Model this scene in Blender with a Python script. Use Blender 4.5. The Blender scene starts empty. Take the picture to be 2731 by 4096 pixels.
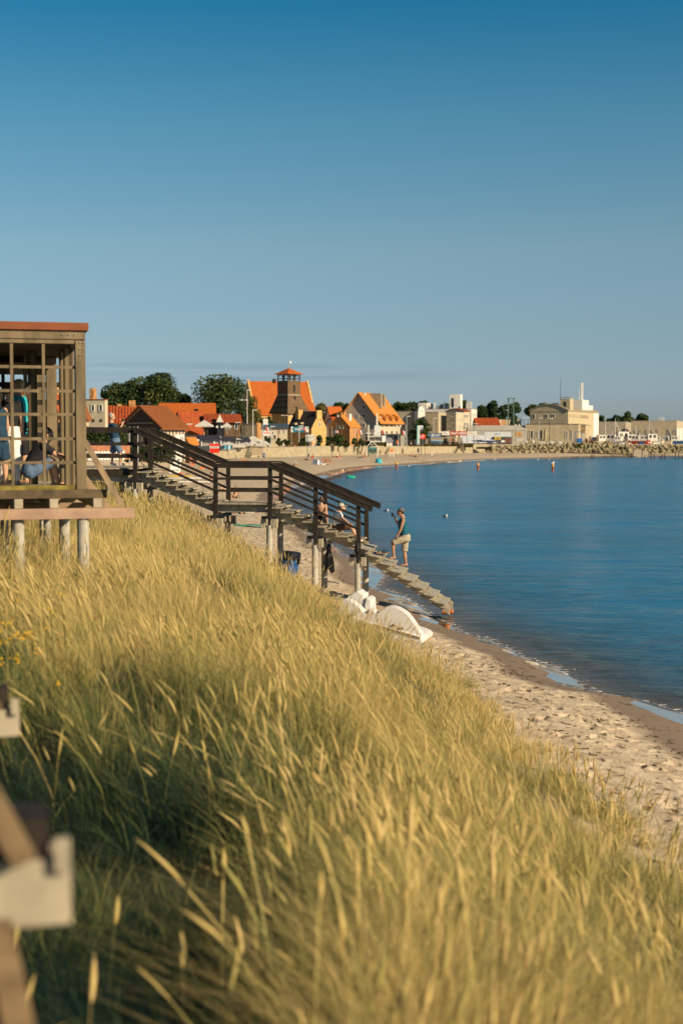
import bpy, bmesh, math, random
import numpy as np
from mathutils import Vector, Matrix
R = math.radians
random.seed(7); RNG = np.random.default_rng(11)
SC = bpy.context.scene
COL = SC.collection
CAMZ = 5.4; F = 5689.0; TH = math.atan(303/5689.0)
CT, ST = math.cos(TH), math.sin(TH)

def ray(u, v):
    a, b = (u-1365.5)/F, (2048-v)/F
    return Vector((a, CT + b*ST, -ST + b*CT))
def W(u, v, y):
    r = ray(u, v); t = y/r.y
    return Vector((r.x*t, y, CAMZ + r.z*t))
def G(u, v, z):
    r = ray(u, v); t = (z-CAMZ)/r.z
    return Vector((r.x*t, r.y*t, z))
def X(u, y, v=1745): return W(u, v, y).x
def Z(v, y): return W(1365, v, y).z

# ---------------------------------------------------------------- materials
M = {}
def mat(name, col, rough=0.8, var=0.12, scale=6.0, bump=0.0, metal=0.0, col2=None, spec=0.3, stretch=None, transl=0.0, alpha=1.0):
    if name in M: return M[name]
    m = bpy.data.materials.new(name); m.use_nodes = True
    nt = m.node_tree; N = nt.nodes; L = nt.links
    b = N['Principled BSDF']
    b.inputs['Roughness'].default_value = rough; b.inputs['Metallic'].default_value = metal
    b.inputs['Specular IOR Level'].default_value = spec
    tc = N.new('ShaderNodeTexCoord'); mp = N.new('ShaderNodeMapping'); nz = N.new('ShaderNodeTexNoise')
    nz.inputs['Scale'].default_value = scale; nz.inputs['Detail'].default_value = 5
    if stretch: mp.inputs['Scale'].default_value = stretch
    L.new(tc.outputs['Object'], mp.inputs[0]); L.new(mp.outputs[0], nz.inputs[0])
    rp = N.new('ShaderNodeValToRGB')
    c = col; d = col2 if col2 else tuple(max(0, x*(1-2.2*var)) for x in c)
    e = tuple(min(1, x*(1+var)) for x in c)
    rp.color_ramp.elements[0].position = 0.3; rp.color_ramp.elements[0].color = (*d, 1)
    rp.color_ramp.elements[1].position = 0.62; rp.color_ramp.elements[1].color = (*e, 1)
    L.new(nz.outputs[0], rp.inputs[0]); L.new(rp.outputs[0], b.inputs['Base Color'])
    if bump:
        bp = N.new('ShaderNodeBump'); bp.inputs['Strength'].default_value = bump; bp.inputs['Distance'].default_value = 0.02
        L.new(nz.outputs[0], bp.inputs['Height']); L.new(bp.outputs[0], b.inputs['Normal'])
    if alpha < 1: b.inputs['Alpha'].default_value = alpha
    if transl:
        tr = N.new('ShaderNodeBsdfTranslucent'); mx = N.new('ShaderNodeMixShader'); mx.inputs[0].default_value = transl
        L.new(rp.outputs[0], tr.inputs[0]); L.new(b.outputs[0], mx.inputs[1]); L.new(tr.outputs[0], mx.inputs[2])
        L.new(mx.outputs[0], N['Material Output'].inputs[0])
    M[name] = m
    return m

def stripes(name, c1, c2, period=0.3, axis=0, rough=0.75, bump=0.6, noise=0.25):
    """colour / relief stripes across a local axis (pantiles, boards) with blotchy wear"""
    if name in M: return M[name]
    m = bpy.data.materials.new(name); m.use_nodes = True
    nt = m.node_tree; N = nt.nodes; L = nt.links; b = N['Principled BSDF']
    b.inputs['Roughness'].default_value = rough; b.inputs['Specular IOR Level'].default_value = 0.2
    tc = N.new('ShaderNodeTexCoord'); sp = N.new('ShaderNodeSeparateXYZ'); L.new(tc.outputs['Object'], sp.inputs[0])
    ml = N.new('ShaderNodeMath'); ml.operation = 'MULTIPLY'; ml.inputs[1].default_value = 2*math.pi/period
    L.new(sp.outputs[axis], ml.inputs[0])
    sn = N.new('ShaderNodeMath'); sn.operation = 'SINE'; L.new(ml.outputs[0], sn.inputs[0])
    nz = N.new('ShaderNodeTexNoise'); nz.inputs['Scale'].default_value = 1.6; nz.inputs['Detail'].default_value = 6
    L.new(tc.outputs['Object'], nz.inputs[0])
    nr = N.new('ShaderNodeMath'); nr.operation = 'MULTIPLY_ADD'; nr.inputs[1].default_value = noise*6; nr.inputs[2].default_value = -noise*3
    L.new(nz.outputs[0], nr.inputs[0])
    ad = N.new('ShaderNodeMath'); ad.operation = 'MULTIPLY_ADD'; ad.inputs[1].default_value = 0.42; ad.inputs[2].default_value = 0.5
    L.new(sn.outputs[0], ad.inputs[0])
    a2 = N.new('ShaderNodeMath'); a2.operation = 'ADD'; a2.use_clamp = True; L.new(ad.outputs[0], a2.inputs[0]); L.new(nr.outputs[0], a2.inputs[1])
    mx = N.new('ShaderNodeMix'); mx.data_type = 'RGBA'; mx.inputs[6].default_value = (*c1, 1); mx.inputs[7].default_value = (*c2, 1)
    L.new(a2.outputs[0], mx.inputs[0]); L.new(mx.outputs[2], b.inputs['Base Color'])
    if bump:
        bp = N.new('ShaderNodeBump'); bp.inputs['Strength'].default_value = bump; bp.inputs['Distance'].default_value = period*0.15
        L.new(sn.outputs[0], bp.inputs['Height']); L.new(bp.outputs[0], b.inputs['Normal'])
    M[name] = m
    return m

# ---------------------------------------------------------------- mesh collector
class MB:
    def __init__(s): s.v = []; s.f = []; s.mi = []; s.cur = 0
    def add(s, vs, fs):
        o = len(s.v); s.v += [tuple(p) for p in vs]
        for f in fs: s.f.append(tuple(i+o for i in f)); s.mi.append(s.cur)
        return s
    def box(s, c, d, rz=0, mtx=None):
        x, y, z = d[0]/2, d[1]/2, d[2]/2
        p = [Vector((i*x, j*y, k*z)) for k in (-1, 1) for j in (-1, 1) for i in (-1, 1)]
        if mtx: p = [mtx @ q for q in p]
        elif rz:
            m = Matrix.Rotation(rz, 3, 'Z'); p = [m @ q for q in p]
        c = Vector(c); p = [q + c for q in p]
        return s.add(p, [(0,2,3,1),(4,5,7,6),(0,1,5,4),(2,6,7,3),(0,4,6,2),(1,3,7,5)])
    def bx(s, x0, x1, y0, y1, z0, z1):
        return s.box(((x0+x1)/2, (y0+y1)/2, (z0+z1)/2), (abs(x1-x0), abs(y1-y0), abs(z1-z0)))
    def beam(s, a, b, w, h, side=None):
        """box from a to b: w = width across (horizontal), h = height"""
        a, b = Vector(a), Vector(b); d = (b-a)
        if d.length < 1e-6: return s
        d.normalize()
        if side is None:
            side = d.cross(Vector((0,0,1)))
            if side.length < 1e-4: side = Vector((1,0,0))
        side = Vector(side).normalized(); up = side.cross(d).normalized()
        p = []
        for q in (a, b):
            for i, j in ((-1,-1),(1,-1),(1,1),(-1,1)): p.append(q + side*i*w/2 + up*j*h/2)
        return s.add(p, [(0,1,2,3),(7,6,5,4),(0,4,5,1),(1,5,6,2),(2,6,7,3),(3,7,4,0)])
    def tube(s, a, b, r0, r1=None, n=10, cap=True):
        r1 = r0 if r1 is None else r1
        a, b = Vector(a), Vector(b); d = (b-a).normalized()
        t = Vector((1,0,0)) if abs(d.x) < 0.9 else Vector((0,1,0))
        e1 = d.cross(t).normalized(); e2 = d.cross(e1)
        p = []
        for q, r in ((a, r0), (b, r1)):
            for i in range(n):
                g = 2*math.pi*i/n; p.append(q + e1*r*math.cos(g) + e2*r*math.sin(g))
        f = [(i, (i+1) % n, n+(i+1) % n, n+i) for i in range(n)]
        if cap: f += [tuple(range(n-1, -1, -1)), tuple(range(n, 2*n))]
        return s.add(p, f)
    def path(s, pts, rs, n=8):
        """smooth tube through points"""
        pts = [Vector(p) for p in pts]
        if not isinstance(rs, (list, tuple)): rs = [rs]*len(pts)
        vs = []; prev = None
        for i, p in enumerate(pts):
            d = (pts[min(i+1, len(pts)-1)] - pts[max(i-1, 0)]).normalized()
            if prev is None:
                t = Vector((0,0,1)) if abs(d.z) < 0.9 else Vector((1,0,0)); e1 = d.cross(t).normalized()
            else:
                e1 = (prev - d*prev.dot(d)).normalized()
            prev = e1; e2 = d.cross(e1)
            for k in range(n):
                g = 2*math.pi*k/n; vs.append(p + (e1*math.cos(g) + e2*math.sin(g))*rs[i])
        fs = [(i*n+k, i*n+(k+1) % n, (i+1)*n+(k+1) % n, (i+1)*n+k) for i in range(len(pts)-1) for k in range(n)]
        fs += [tuple(range(n-1, -1, -1)), tuple(range((len(pts)-1)*n, len(pts)*n))]
        return s.add(vs, fs)
    def prism(s, poly, ext):
        """poly: list of 3D points, extruded by vector ext"""
        n = len(poly); e = Vector(ext); P = [Vector(p) for p in poly]
        return s.add(P + [p+e for p in P], [tuple(range(n-1, -1, -1)), tuple(range(n, 2*n))] + [(i, (i+1) % n, n+(i+1) % n, n+i) for i in range(n)])
    def quad(s, a, b, c, d): return s.add([a, b, c, d], [(0,1,2,3)])
    def lathe(s, c, prof, n=14):
        c = Vector(c); vs = []
        for r, z in prof:
            for k in range(n):
                g = 2*math.pi*k/n; vs.append(c + Vector((r*math.cos(g), r*math.sin(g), z)))
        fs = [(i*n+k, i*n+(k+1) % n, (i+1)*n+(k+1) % n, (i+1)*n+k) for i in range(len(prof)-1) for k in range(n)]
        fs += [tuple(range(n-1, -1, -1)), tuple(range((len(prof)-1)*n, len(prof)*n))]
        return s.add(vs, fs)
    def ball(s, c, r, sc=(1,1,1), n=10):
        vs = []; c = Vector(c); m = n//2+1
        for i in range(1, m):
            a = math.pi*i/m
            for k in range(n):
                g = 2*math.pi*k/n
                vs.append(c + Vector((r*sc[0]*math.sin(a)*math.cos(g), r*sc[1]*math.sin(a)*math.sin(g), r*sc[2]*math.cos(a))))
        k0 = len(vs); vs += [c + Vector((0,0,r*sc[2])), c - Vector((0,0,r*sc[2]))]
        fs = [(i*n+k, (i+1)*n+k, (i+1)*n+(k+1) % n, i*n+(k+1) % n) for i in range(m-2) for k in range(n)]
        fs += [(k0, k, (k+1) % n) for k in range(n)] + [(k0+1, (m-2)*n+(k+1) % n, (m-2)*n+k) for k in range(n)]
        return s.add(vs, fs)
    def build(s, name, mats, parent=None, smooth=False, bevel=0.0):
        me = bpy.data.meshes.new(name); me.from_pydata(s.v, [], s.f)
        if not isinstance(mats, (list, tuple)): mats = [mats]
        for m in mats: me.materials.append(m)
        me.polygons.foreach_set('material_index', s.mi)
        if smooth: me.polygons.foreach_set('use_smooth', [True]*len(me.polygons))
        me.update()
        o = bpy.data.objects.new(name, me); COL.objects.link(o)
        if parent: o.parent = parent
        if bevel:
            b = o.modifiers.new('bevel', 'BEVEL'); b.width = bevel; b.segments = 2; b.limit_method = 'ANGLE'
        return o

def tag(o, label=None, cat=None, group=None, kind=None):
    if label: o['label'] = label
    if cat: o['category'] = cat
    if group: o['group'] = group
    if kind: o['kind'] = kind
    return o
def thing(name, label, cat, loc=(0,0,0), rz=0, group=None):
    o = bpy.data.objects.new(name, None); COL.objects.link(o); o.location = loc; o.rotation_euler = (0,0,rz)
    o.empty_display_size = 0.2
    return tag(o, label, cat, group)
def kids(o): return [c for c in COL.objects if c.parent == o]
_ch = {}
def copy_tree(o, parent=None, top=True):
    c = o.copy(); COL.objects.link(c)
    if not top: c.parent = parent
    for ch in [q for q in COL.objects if q.parent == o]: copy_tree(ch, c, False)
    return c

def text_mesh(s, size, m, parent, name='lettering', loc=(0,0,0), rot=(R(90),0,0), align='CENTER', width=None, bold=0.0, ext=0.01):
    cu = bpy.data.curves.new('t', 'FONT'); cu.body = s; cu.size = size; cu.align_x = align; cu.align_y = 'CENTER'
    cu.extrude = ext; cu.offset = bold; cu.resolution_u = 3
    to = bpy.data.objects.new('t', cu); COL.objects.link(to)
    dg = bpy.context.evaluated_depsgraph_get(); me = bpy.data.meshes.new_from_object(to.evaluated_get(dg))
    bpy.data.objects.remove(to); bpy.data.curves.remove(cu)
    me.materials.clear(); me.materials.append(m)
    o = bpy.data.objects.new(name, me); COL.objects.link(o); o.location = loc; o.rotation_euler = rot
    if width:
        xs = [v.co.x for v in me.vertices]; w = max(xs)-min(xs)
        if w > 0: o.scale = (width/w, 1, 1)
    if parent: o.parent = parent
    return o

# ---------------------------------------------------------------- value noise
_T = RNG.random((256, 256))
def vnoise(x, y, s=1.0, seed=0):
    x = np.asarray(x, float)*s + 37.3*seed + 1000; y = np.asarray(y, float)*s + 91.7*seed + 1000
    xi = np.floor(x).astype(int); yi = np.floor(y).astype(int); fx = x-xi; fy = y-yi
    fx = fx*fx*(3-2*fx); fy = fy*fy*(3-2*fy)
    a = _T[xi % 256, yi % 256]; b = _T[(xi+1) % 256, yi % 256]; c = _T[xi % 256, (yi+1) % 256]; d = _T[(xi+1) % 256, (yi+1) % 256]
    return (a*(1-fx)+b*fx)*(1-fy) + (c*(1-fx)+d*fx)*fy
def fbm(x, y, s=1.0, seed=0, o=3):
    t = 0; a = 0.5
    for i in range(o): t = t + a*vnoise(x, y, s*2**i, seed+i); a *= 0.5
    return t/(1-0.5**o)
# ================================================================ camera, sun, sky
cam = bpy.data.cameras.new('camera'); camo = bpy.data.objects.new('camera', cam); COL.objects.link(camo)
camo.location = (0, 0, CAMZ); camo.rotation_euler = (R(90)-TH, 0, 0)
cam.sensor_fit = 'VERTICAL'; cam.sensor_height = 36; cam.lens = 50; cam.clip_start = 0.1; cam.clip_end = 30000
cam.dof.use_dof = True; cam.dof.focus_distance = 42; cam.dof.aperture_fstop = 1.5
SC.camera = camo
SUN_AZ = R(54); SUN_EL = R(27)      # azimuth: from straight behind the camera towards its right
sd = Vector((math.sin(SUN_AZ)*math.cos(SUN_EL), -math.cos(SUN_AZ)*math.cos(SUN_EL), math.sin(SUN_EL)))
sl = bpy.data.lights.new('sun', 'SUN'); sl.energy = 4.6; sl.angle = R(0.5); sl.color = (1.0, 0.80, 0.54)
so = bpy.data.objects.new('sun', sl); COL.objects.link(so); so.rotation_euler = (-sd).to_track_quat('-Z', 'Y').to_euler()
so.location = (30, -20, 40)
wd = bpy.data.worlds.new('World'); SC.world = wd; wd.use_nodes = True
nt = wd.node_tree; N = nt.nodes; L = nt.links; N.clear()
out = N.new('ShaderNodeOutputWorld'); bg = N.new('ShaderNodeBackground'); bg.inputs[1].default_value = 0.095
sky = N.new('ShaderNodeTexSky'); sky.sky_type = 'NISHITA'; sky.sun_disc = False
sky.sun_elevation = SUN_EL; sky.sun_rotation = math.pi - SUN_AZ
sky.air_density = 1.0; sky.dust_density = 0.6; sky.ozone_density = 2.2; sky.altitude = 0
geo = N.new('ShaderNodeTexCoord'); sx = N.new('ShaderNodeSeparateXYZ'); L.new(geo.outputs['Generated'], sx.inputs[0])
# the sky of the photo is graded: deep azure up, dusty blue low down
tint = N.new('ShaderNodeValToRGB'); L.new(sx.outputs[2], tint.inputs[0])
cr = tint.color_ramp
SKYT = [(0.0, (0.428, 0.531, 0.751)), (0.025, (0.428, 0.531, 0.751)), (0.0675, (0.432, 0.513, 0.617)), (0.13, (0.475, 0.575, 0.58)), (0.214, (0.285, 0.56, 0.585)), (0.293, (0.065, 0.456, 0.566)), (0.36, (0.055, 0.36, 0.50)), (0.6, (0.07, 0.25, 0.40)), (1.0, (0.10, 0.22, 0.36))]
cr.elements[0].position = 0; cr.elements[0].color = (*SKYT[0][1], 1)
cr.elements[1].position = 1; cr.elements[1].color = (*SKYT[-1][1], 1)
for p, c in SKYT[1:-1]:
    e = cr.elements.new(p); e.color = (*c, 1)
mul = N.new('ShaderNodeMix'); mul.data_type = 'RGBA'; mul.blend_type = 'MULTIPLY'; mul.inputs[0].default_value = 1
L.new(sky.outputs[0], mul.inputs[6]); L.new(tint.outputs[0], mul.inputs[7])
# thin grey cloud streaks low over the town
mp = N.new('ShaderNodeMapping'); mp.inputs['Scale'].default_value = (5, 5, 160); L.new(geo.outputs['Generated'], mp.inputs[0])
nz = N.new('ShaderNodeTexNoise'); nz.inputs['Scale'].default_value = 1.0; nz.inputs['Detail'].default_value = 4; L.new(mp.outputs[0], nz.inputs[0])
band = N.new('ShaderNodeValToRGB'); L.new(sx.outputs[2], band.inputs[0]); be = band.color_ramp
be.elements[0].position = 0.028; be.elements[0].color = (0, 0, 0, 1); be.elements[1].position = 0.062; be.elements[1].color = (0, 0, 0, 1)
e = be.elements.new(0.045); e.color = (1, 1, 1, 1)
th = N.new('ShaderNodeValToRGB'); th.color_ramp.elements[0].position = 0.47; th.color_ramp.elements[0].color = (0,0,0,1); th.color_ramp.elements[1].position = 0.62; L.new(nz.outputs[0], th.inputs[0])
mm = N.new('ShaderNodeMath'); mm.operation = 'MULTIPLY'; L.new(band.outputs[0], mm.inputs[0]); L.new(th.outputs[0], mm.inputs[1])
az_ = N.new('ShaderNodeMapRange'); az_.inputs[1].default_value = .02; az_.inputs[2].default_value = .09; az_.inputs[3].default_value = .45; az_.inputs[4].default_value = 0.06; L.new(sx.outputs[0], az_.inputs[0])
m3 = N.new('ShaderNodeMath'); m3.operation = 'MULTIPLY'; L.new(mm.outputs[0], m3.inputs[0]); L.new(az_.outputs[0], m3.inputs[1])
cl = N.new('ShaderNodeMix'); cl.data_type = 'RGBA'; cl.blend_type = 'MULTIPLY'; cl.inputs[7].default_value = (0.62, 0.66, 0.78, 1)
L.new(m3.outputs[0], cl.inputs[0]); L.new(mul.outputs[2], cl.inputs[6])
L.new(cl.outputs[2], bg.inputs[0]); L.new(bg.outputs[0], out.inputs[0])
SC.view_settings.view_transform = 'Standard'; SC.view_settings.look = 'None'; SC.view_settings.exposure = 0.55; SC.view_settings.gamma = 1.0
SC.view_settings.use_curve_mapping = False
SC.cycles.max_bounces = 6; SC.cycles.transparent_max_bounces = 6; SC.cycles.use_denoising = True

# ================================================================ terrain
SH = [(3600,3400),(2731,2859),(2620,2813),(2423,2786),(2325,2754),(2272,2701),(2213,2662),(2094,2629),(1963,2563),(1825,2523),(1769,2487),(1656,2418),(1615,2385),(1515,2348),(1509,2338),(1527,2302),(1490,2265),(1457,2248),(1366,2219),(1290,2153),(1190,2100),(1115,2040),(1107,1996),(1160,1960),(1214,1938),(1250,1923),(1312,1907),(1388,1885),(1491,1871),(1580,1866),(1696,1859),(1768,1852),(1946,1841),(2100,1837),(2200,1834),(2293,1831),(2450,1828)]
SHO = [G(u, v, 0) for u, v in SH]
SHO = [(9.5, -60, 0), (9.0, 5, 0)] + [tuple(p) for p in SHO] + [(260, 372, 0), (260, 2000, 0)]
SHO = np.array([(p[0], p[1]) for p in SHO])
FOOT = np.array([(-60,4.4),(5,4.1),(13,3.55),(18.6,3.0),(22,2.55),(27,2.0),(30,1.25),(34,0.35),(40,-0.55),(45,-1.35),(50,-2.9),(60,-5.8),(70,-10),(80,-15.5),(100,-27),(140,-48),(400,-200)])
WALLP = [(-400, 60), (X(-200, 105), 105), (X(120, 128), 128), (X(420, 150), 150), (X(600, 172), 172), (X(700, 205), 205), (X(800, 240), 240), (X(850, 268), 268), (X(1000, 284), 284), (X(1300, 311), 311), (X(1500, 333), 333), (X(1700, 353), 353), (X(1985, 372), 372), (X(2731, 383), 383), (X(3300, 392), 392), (400, 420)]
WALLP = np.array(WALLP)
def seg_dist(px, py, P):
    best = np.full(px.shape, 1e9); sgn = np.ones(px.shape)
    for i in range(len(P)-1):
        ax, ay = P[i]; bx, by = P[i+1]; dx, dy = bx-ax, by-ay; l2 = dx*dx+dy*dy
        t = np.clip(((px-ax)*dx + (py-ay)*dy)/l2, 0, 1)
        qx = px-(ax+t*dx); qy = py-(ay+t*dy); d = qx*qx+qy*qy
        cr_ = dx*qy - dy*qx
        m = d < best; best = np.where(m, d, best); sgn = np.where(m, np.where(cr_ >= 0, 1.0, -1.0), sgn)
    return np.sqrt(best)*sgn
def foot_x(y): return np.interp(y, FOOT[:, 0], FOOT[:, 1]) + 0.5*(fbm(y, y*0, 0.35, 3, 2)-0.5)
def smooth(a, b, x):
    t = np.clip((x-a)/(b-a), 0, 1); return t*t*(3-2*t)
def height(x, y):
    x = np.asarray(x, float); y = np.asarray(y, float)
    d = seg_dist(x, y, SHO) + 0.35*(fbm(x, y, 0.5, 5, 2)-0.5)*np.clip(1 - y/400, 0, 1)
    z = np.where(d > 0, 0.95*(1-np.exp(-d/3.6)) + 0.30*(1-np.exp(-d/30)), np.maximum(-2.5, 0.11*d))
    z = z + np.where(d > 1.8, 0.06*(fbm(x, y, 0.45, 9, 2)-0.5)*np.clip((d-1.8), 0, 1), 0)
    t = (foot_x(y) - x)/7.6
    tt = np.clip(t, 0, 1); dn = np.sin(tt*math.pi/2)**1.03
    crest = 2.10 + 0.50*smooth(24, 38, y) + 0.3*(fbm(x, y, 0.16, 21, 2)-0.5)
    zd = crest*dn*(1 - 0.45*smooth(90, 150, y)) + 0.30*(fbm(x, y, 0.45, 31, 3)-0.5)*tt
    zd = zd - .75*smooth(.02, -.13, (x-.1)/np.maximum(y, 2))*smooth(15, 7, y)*tt  # hollow sunk into the dune on purpose, so its grass falls into shade
    z = z + np.where(t > 0, zd, 0)
    w = seg_dist(x, y, WALLP)
    town = np.where(w > 2.2, 1.0, 0.0)
    z = z*(1-town) + np.maximum(z, 2.55)*town
    return z, d, t

def axis(segs):
    a = []
    for lo, hi, st in segs: a += list(np.arange(lo, hi, st))
    return np.array(sorted(set(np.round(a, 4))))
xs = axis([(-6000, -1000, 1000), (-1000, -200, 100), (-200, -60, 8), (-60, -14, 1.5), (-14, -5, 0.22), (-5, 8.6, 0.065), (8.6, 20, 0.3), (20, 50, 1.0), (50, 130, 3), (130, 400, 20), (400, 6001, 800)])
ys = axis([(-300, -10, 40), (-10, 9, 0.8), (9, 12, 0.2), (12, 34, 0.075), (34, 62, 0.11), (62, 80, 0.2), (80, 130, 0.5), (130, 400, 1.5), (400, 700, 20), (700, 15001, 1200)])
GX, GY = np.meshgrid(xs, ys)
HZ, DS, TT = height(GX, GY)
# footprints pressed into the dry sand
def stamp(cx, cy, ln, wd_, ang, dep):
    ix0, ix1 = np.searchsorted(xs, [cx-0.5, cx+0.5]); iy0, iy1 = np.searchsorted(ys, [cy-0.5, cy+0.5])
    if ix1-ix0 < 2 or iy1-iy0 < 2: return
    x = GX[iy0:iy1, ix0:ix1]-cx; y = GY[iy0:iy1, ix0:ix1]-cy
    a = x*math.cos(ang)+y*math.sin(ang); b = -x*math.sin(ang)+y*math.cos(ang)
    r2 = (a/ln)**2+(b/wd_)**2
    k = np.clip((DS[iy0:iy1, ix0:ix1]-1.75)/0.4, 0, 1)
    HZ[iy0:iy1, ix0:ix1] += k*dep*(-np.exp(-r2*1.3) + 0.30*np.exp(-(np.sqrt(r2)-1.5)**2*5))
nst = 0
while nst < 4200:
    y = 11 + 68*random.random()**1.1; lo = float(foot_x(np.array(y)))-0.6
    x = random.uniform(lo, lo+7.5)
    if x > 8 or x < -6: nst += 1; continue
    stamp(x, y, random.uniform(.08, .13), random.uniform(.045, .075), random.uniform(-.5, .9), random.choice((.02, .03, .06, .10, .13))); nst += 1
def grid_mesh(name, Zv, attrs, m, keep=None):
    ny, nx = GX.shape; co = np.stack([GX, GY, Zv], -1).reshape(-1, 3)
    ii = (np.arange(ny-1)[:, None]*nx + np.arange(nx-1)[None, :])
    q = np.stack([ii, ii+1, ii+1+nx, ii+nx], -1).reshape(-1, 4)
    if keep is not None: q = q[keep.reshape(-1)]
    used = np.unique(q); remap = np.zeros(len(co), int); remap[used] = np.arange(len(used)); q = remap[q]; co = co[used]
    me = bpy.data.meshes.new(name); me.vertices.add(len(co)); me.vertices.foreach_set('co', co.ravel())
    me.loops.add(q.size); me.loops.foreach_set('vertex_index', q.ravel())
    me.polygons.add(len(q)); me.polygons.foreach_set('loop_start', np.arange(0, q.size, 4)); me.polygons.foreach_set('loop_total', np.full(len(q), 4))
    me.polygons.foreach_set('use_smooth', np.ones(len(q), bool)); me.update(calc_edges=True)
    for k, a in attrs.items():
        at = me.attributes.new(k, 'FLOAT', 'POINT'); at.data.foreach_set('value', a.reshape(-1)[used].astype(np.float32))
    me.materials.append(m); o = bpy.data.objects.new(name, me); COL.objects.link(o); return o

def sand_mat():
    m = bpy.data.materials.new('sand'); m.use_nodes = True; N = m.node_tree.nodes; L = m.node_tree.links; b = N['Principled BSDF']
    at = N.new('ShaderNodeAttribute'); at.attribute_name = 'shore'
    g = N.new('ShaderNodeNewGeometry')
    nz = N.new('ShaderNodeTexNoise'); nz.inputs['Scale'].default_value = 2.2; nz.inputs['Detail'].default_value = 8; L.new(g.outputs['Position'], nz.inputs[0])
    fine = N.new('ShaderNodeTexNoise'); fine.inputs['Scale'].default_value = 14; fine.inputs['Detail'].default_value = 6; L.new(g.outputs['Position'], fine.inputs[0])
    dry = N.new('ShaderNodeValToRGB'); dry.color_ramp.elements[0].position = .30; dry.color_ramp.elements[0].color = (.42,.325,.21,1); dry.color_ramp.elements[1].position = .62; dry.color_ramp.elements[1].color = (.60,.49,.34,1)
    L.new(nz.outputs[0], dry.inputs[0])
    # distance to the waterline, jittered
    j = N.new('ShaderNodeMath'); j.operation = 'MULTIPLY_ADD'; j.inputs[1].default_value = 0.5; L.new(nz.outputs[0], j.inputs[0]); L.new(at.outputs['Fac'], j.inputs[2])
    wet = N.new('ShaderNodeMapRange'); wet.inputs[1].default_value = 1.75; wet.inputs[2].default_value = 2.15; wet.inputs[3].default_value = 1; wet.inputs[4].default_value = 0; L.new(j.outputs[0], wet.inputs[0])
    lf = N.new('ShaderNodeTexNoise'); lf.inputs['Scale'].default_value = .45; lf.inputs['Detail'].default_value = 2; L.new(g.outputs['Position'], lf.inputs[0])
    jf = N.new('ShaderNodeMath'); jf.operation = 'MULTIPLY_ADD'; jf.inputs[1].default_value = -3.2; L.new(lf.outputs[0], jf.inputs[0]); L.new(at.outputs['Fac'], jf.inputs[2])
    film = N.new('ShaderNodeMapRange'); film.inputs[1].default_value = -1.05; film.inputs[2].default_value = -1.0; film.inputs[3].default_value = 1; film.inputs[4].default_value = 0; L.new(jf.outputs[0], film.inputs[0])
    mx = N.new('ShaderNodeMix'); mx.data_type = 'RGBA'; L.new(wet.outputs[0], mx.inputs[0]); L.new(dry.outputs[0], mx.inputs[6]); mx.inputs[7].default_value = (.215,.160,.11,1)
    # dark flecks of seaweed and twigs
    vo = N.new('ShaderNodeTexNoise'); vo.inputs['Scale'].default_value = 5.5; vo.inputs['Detail'].default_value = 3; L.new(g.outputs['Position'], vo.inputs[0])
    fl = N.new('ShaderNodeValToRGB'); fl.color_ramp.elements[0].position = .60; fl.color_ramp.elements[0].color = (0,0,0,1); fl.color_ramp.elements[1].position = .645; L.new(vo.outputs[0], fl.inputs[0])
    mx2 = N.new('ShaderNodeMix'); mx2.data_type = 'RGBA'; L.new(fl.outputs[0], mx2.inputs[0]); L.new(mx.outputs[2], mx2.inputs[6]); mx2.inputs[7].default_value = (.10,.065,.035,1)
    ad_ = N.new('ShaderNodeAttribute'); ad_.attribute_name = 'dune'; mx4 = N.new('ShaderNodeMix'); mx4.data_type = 'RGBA'; L.new(ad_.outputs['Fac'], mx4.inputs[0]); L.new(mx2.outputs[2], mx4.inputs[6]); mx4.inputs[7].default_value = (.022,.026,.013,1)  # dark litter under the grass, darkened further to stand for shade in the gaps
    L.new(mx4.outputs[2], b.inputs['Base Color'])
    ro = N.new('ShaderNodeMix'); ro.data_type = 'FLOAT'; L.new(film.outputs[0], ro.inputs[0]); ro.inputs[2].default_value = .85; ro.inputs[3].default_value = .08
    L.new(ro.outputs[0], b.inputs['Roughness'])
    b.inputs['Specular IOR Level'].default_value = .25
    cw = N.new('ShaderNodeMath'); cw.operation = 'MULTIPLY'; cw.inputs[1].default_value = 1.0; L.new(film.outputs[0], cw.inputs[0]); L.new(cw.outputs[0], b.inputs['Coat Weight'])
    b.inputs['Coat Roughness'].default_value = .04
    bs = N.new('ShaderNodeMath'); bs.operation = 'MULTIPLY_ADD'; bs.inputs[1].default_value = -.85; bs.inputs[2].default_value = .9; L.new(wet.outputs[0], bs.inputs[0])
    ad = N.new('ShaderNodeMath'); ad.operation = 'ADD'; L.new(nz.outputs[0], ad.inputs[0]); L.new(fine.outputs[0], ad.inputs[1])
    bp = N.new('ShaderNodeBump'); sy_ = N.new('ShaderNodeSeparateXYZ'); L.new(g.outputs['Position'], sy_.inputs[0]); bd = N.new('ShaderNodeMapRange'); bd.inputs[1].default_value = 60; bd.inputs[2].default_value = 160; bd.inputs[3].default_value = .03; bd.inputs[4].default_value = .10; L.new(sy_.outputs[1], bd.inputs[0]); L.new(bd.outputs[0], bp.inputs['Distance']); L.new(bs.outputs[0], bp.inputs['Strength']); L.new(ad.outputs[0], bp.inputs['Height']); L.new(bp.outputs[0], b.inputs['Normal'])
    M['sand'] = m; return m
tag(grid_mesh('beach', HZ, {'shore': DS, 'dune': smooth(.02, .14, TT)*np.where(GY < 118, 1, 0)}, sand_mat()), kind='structure')

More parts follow.
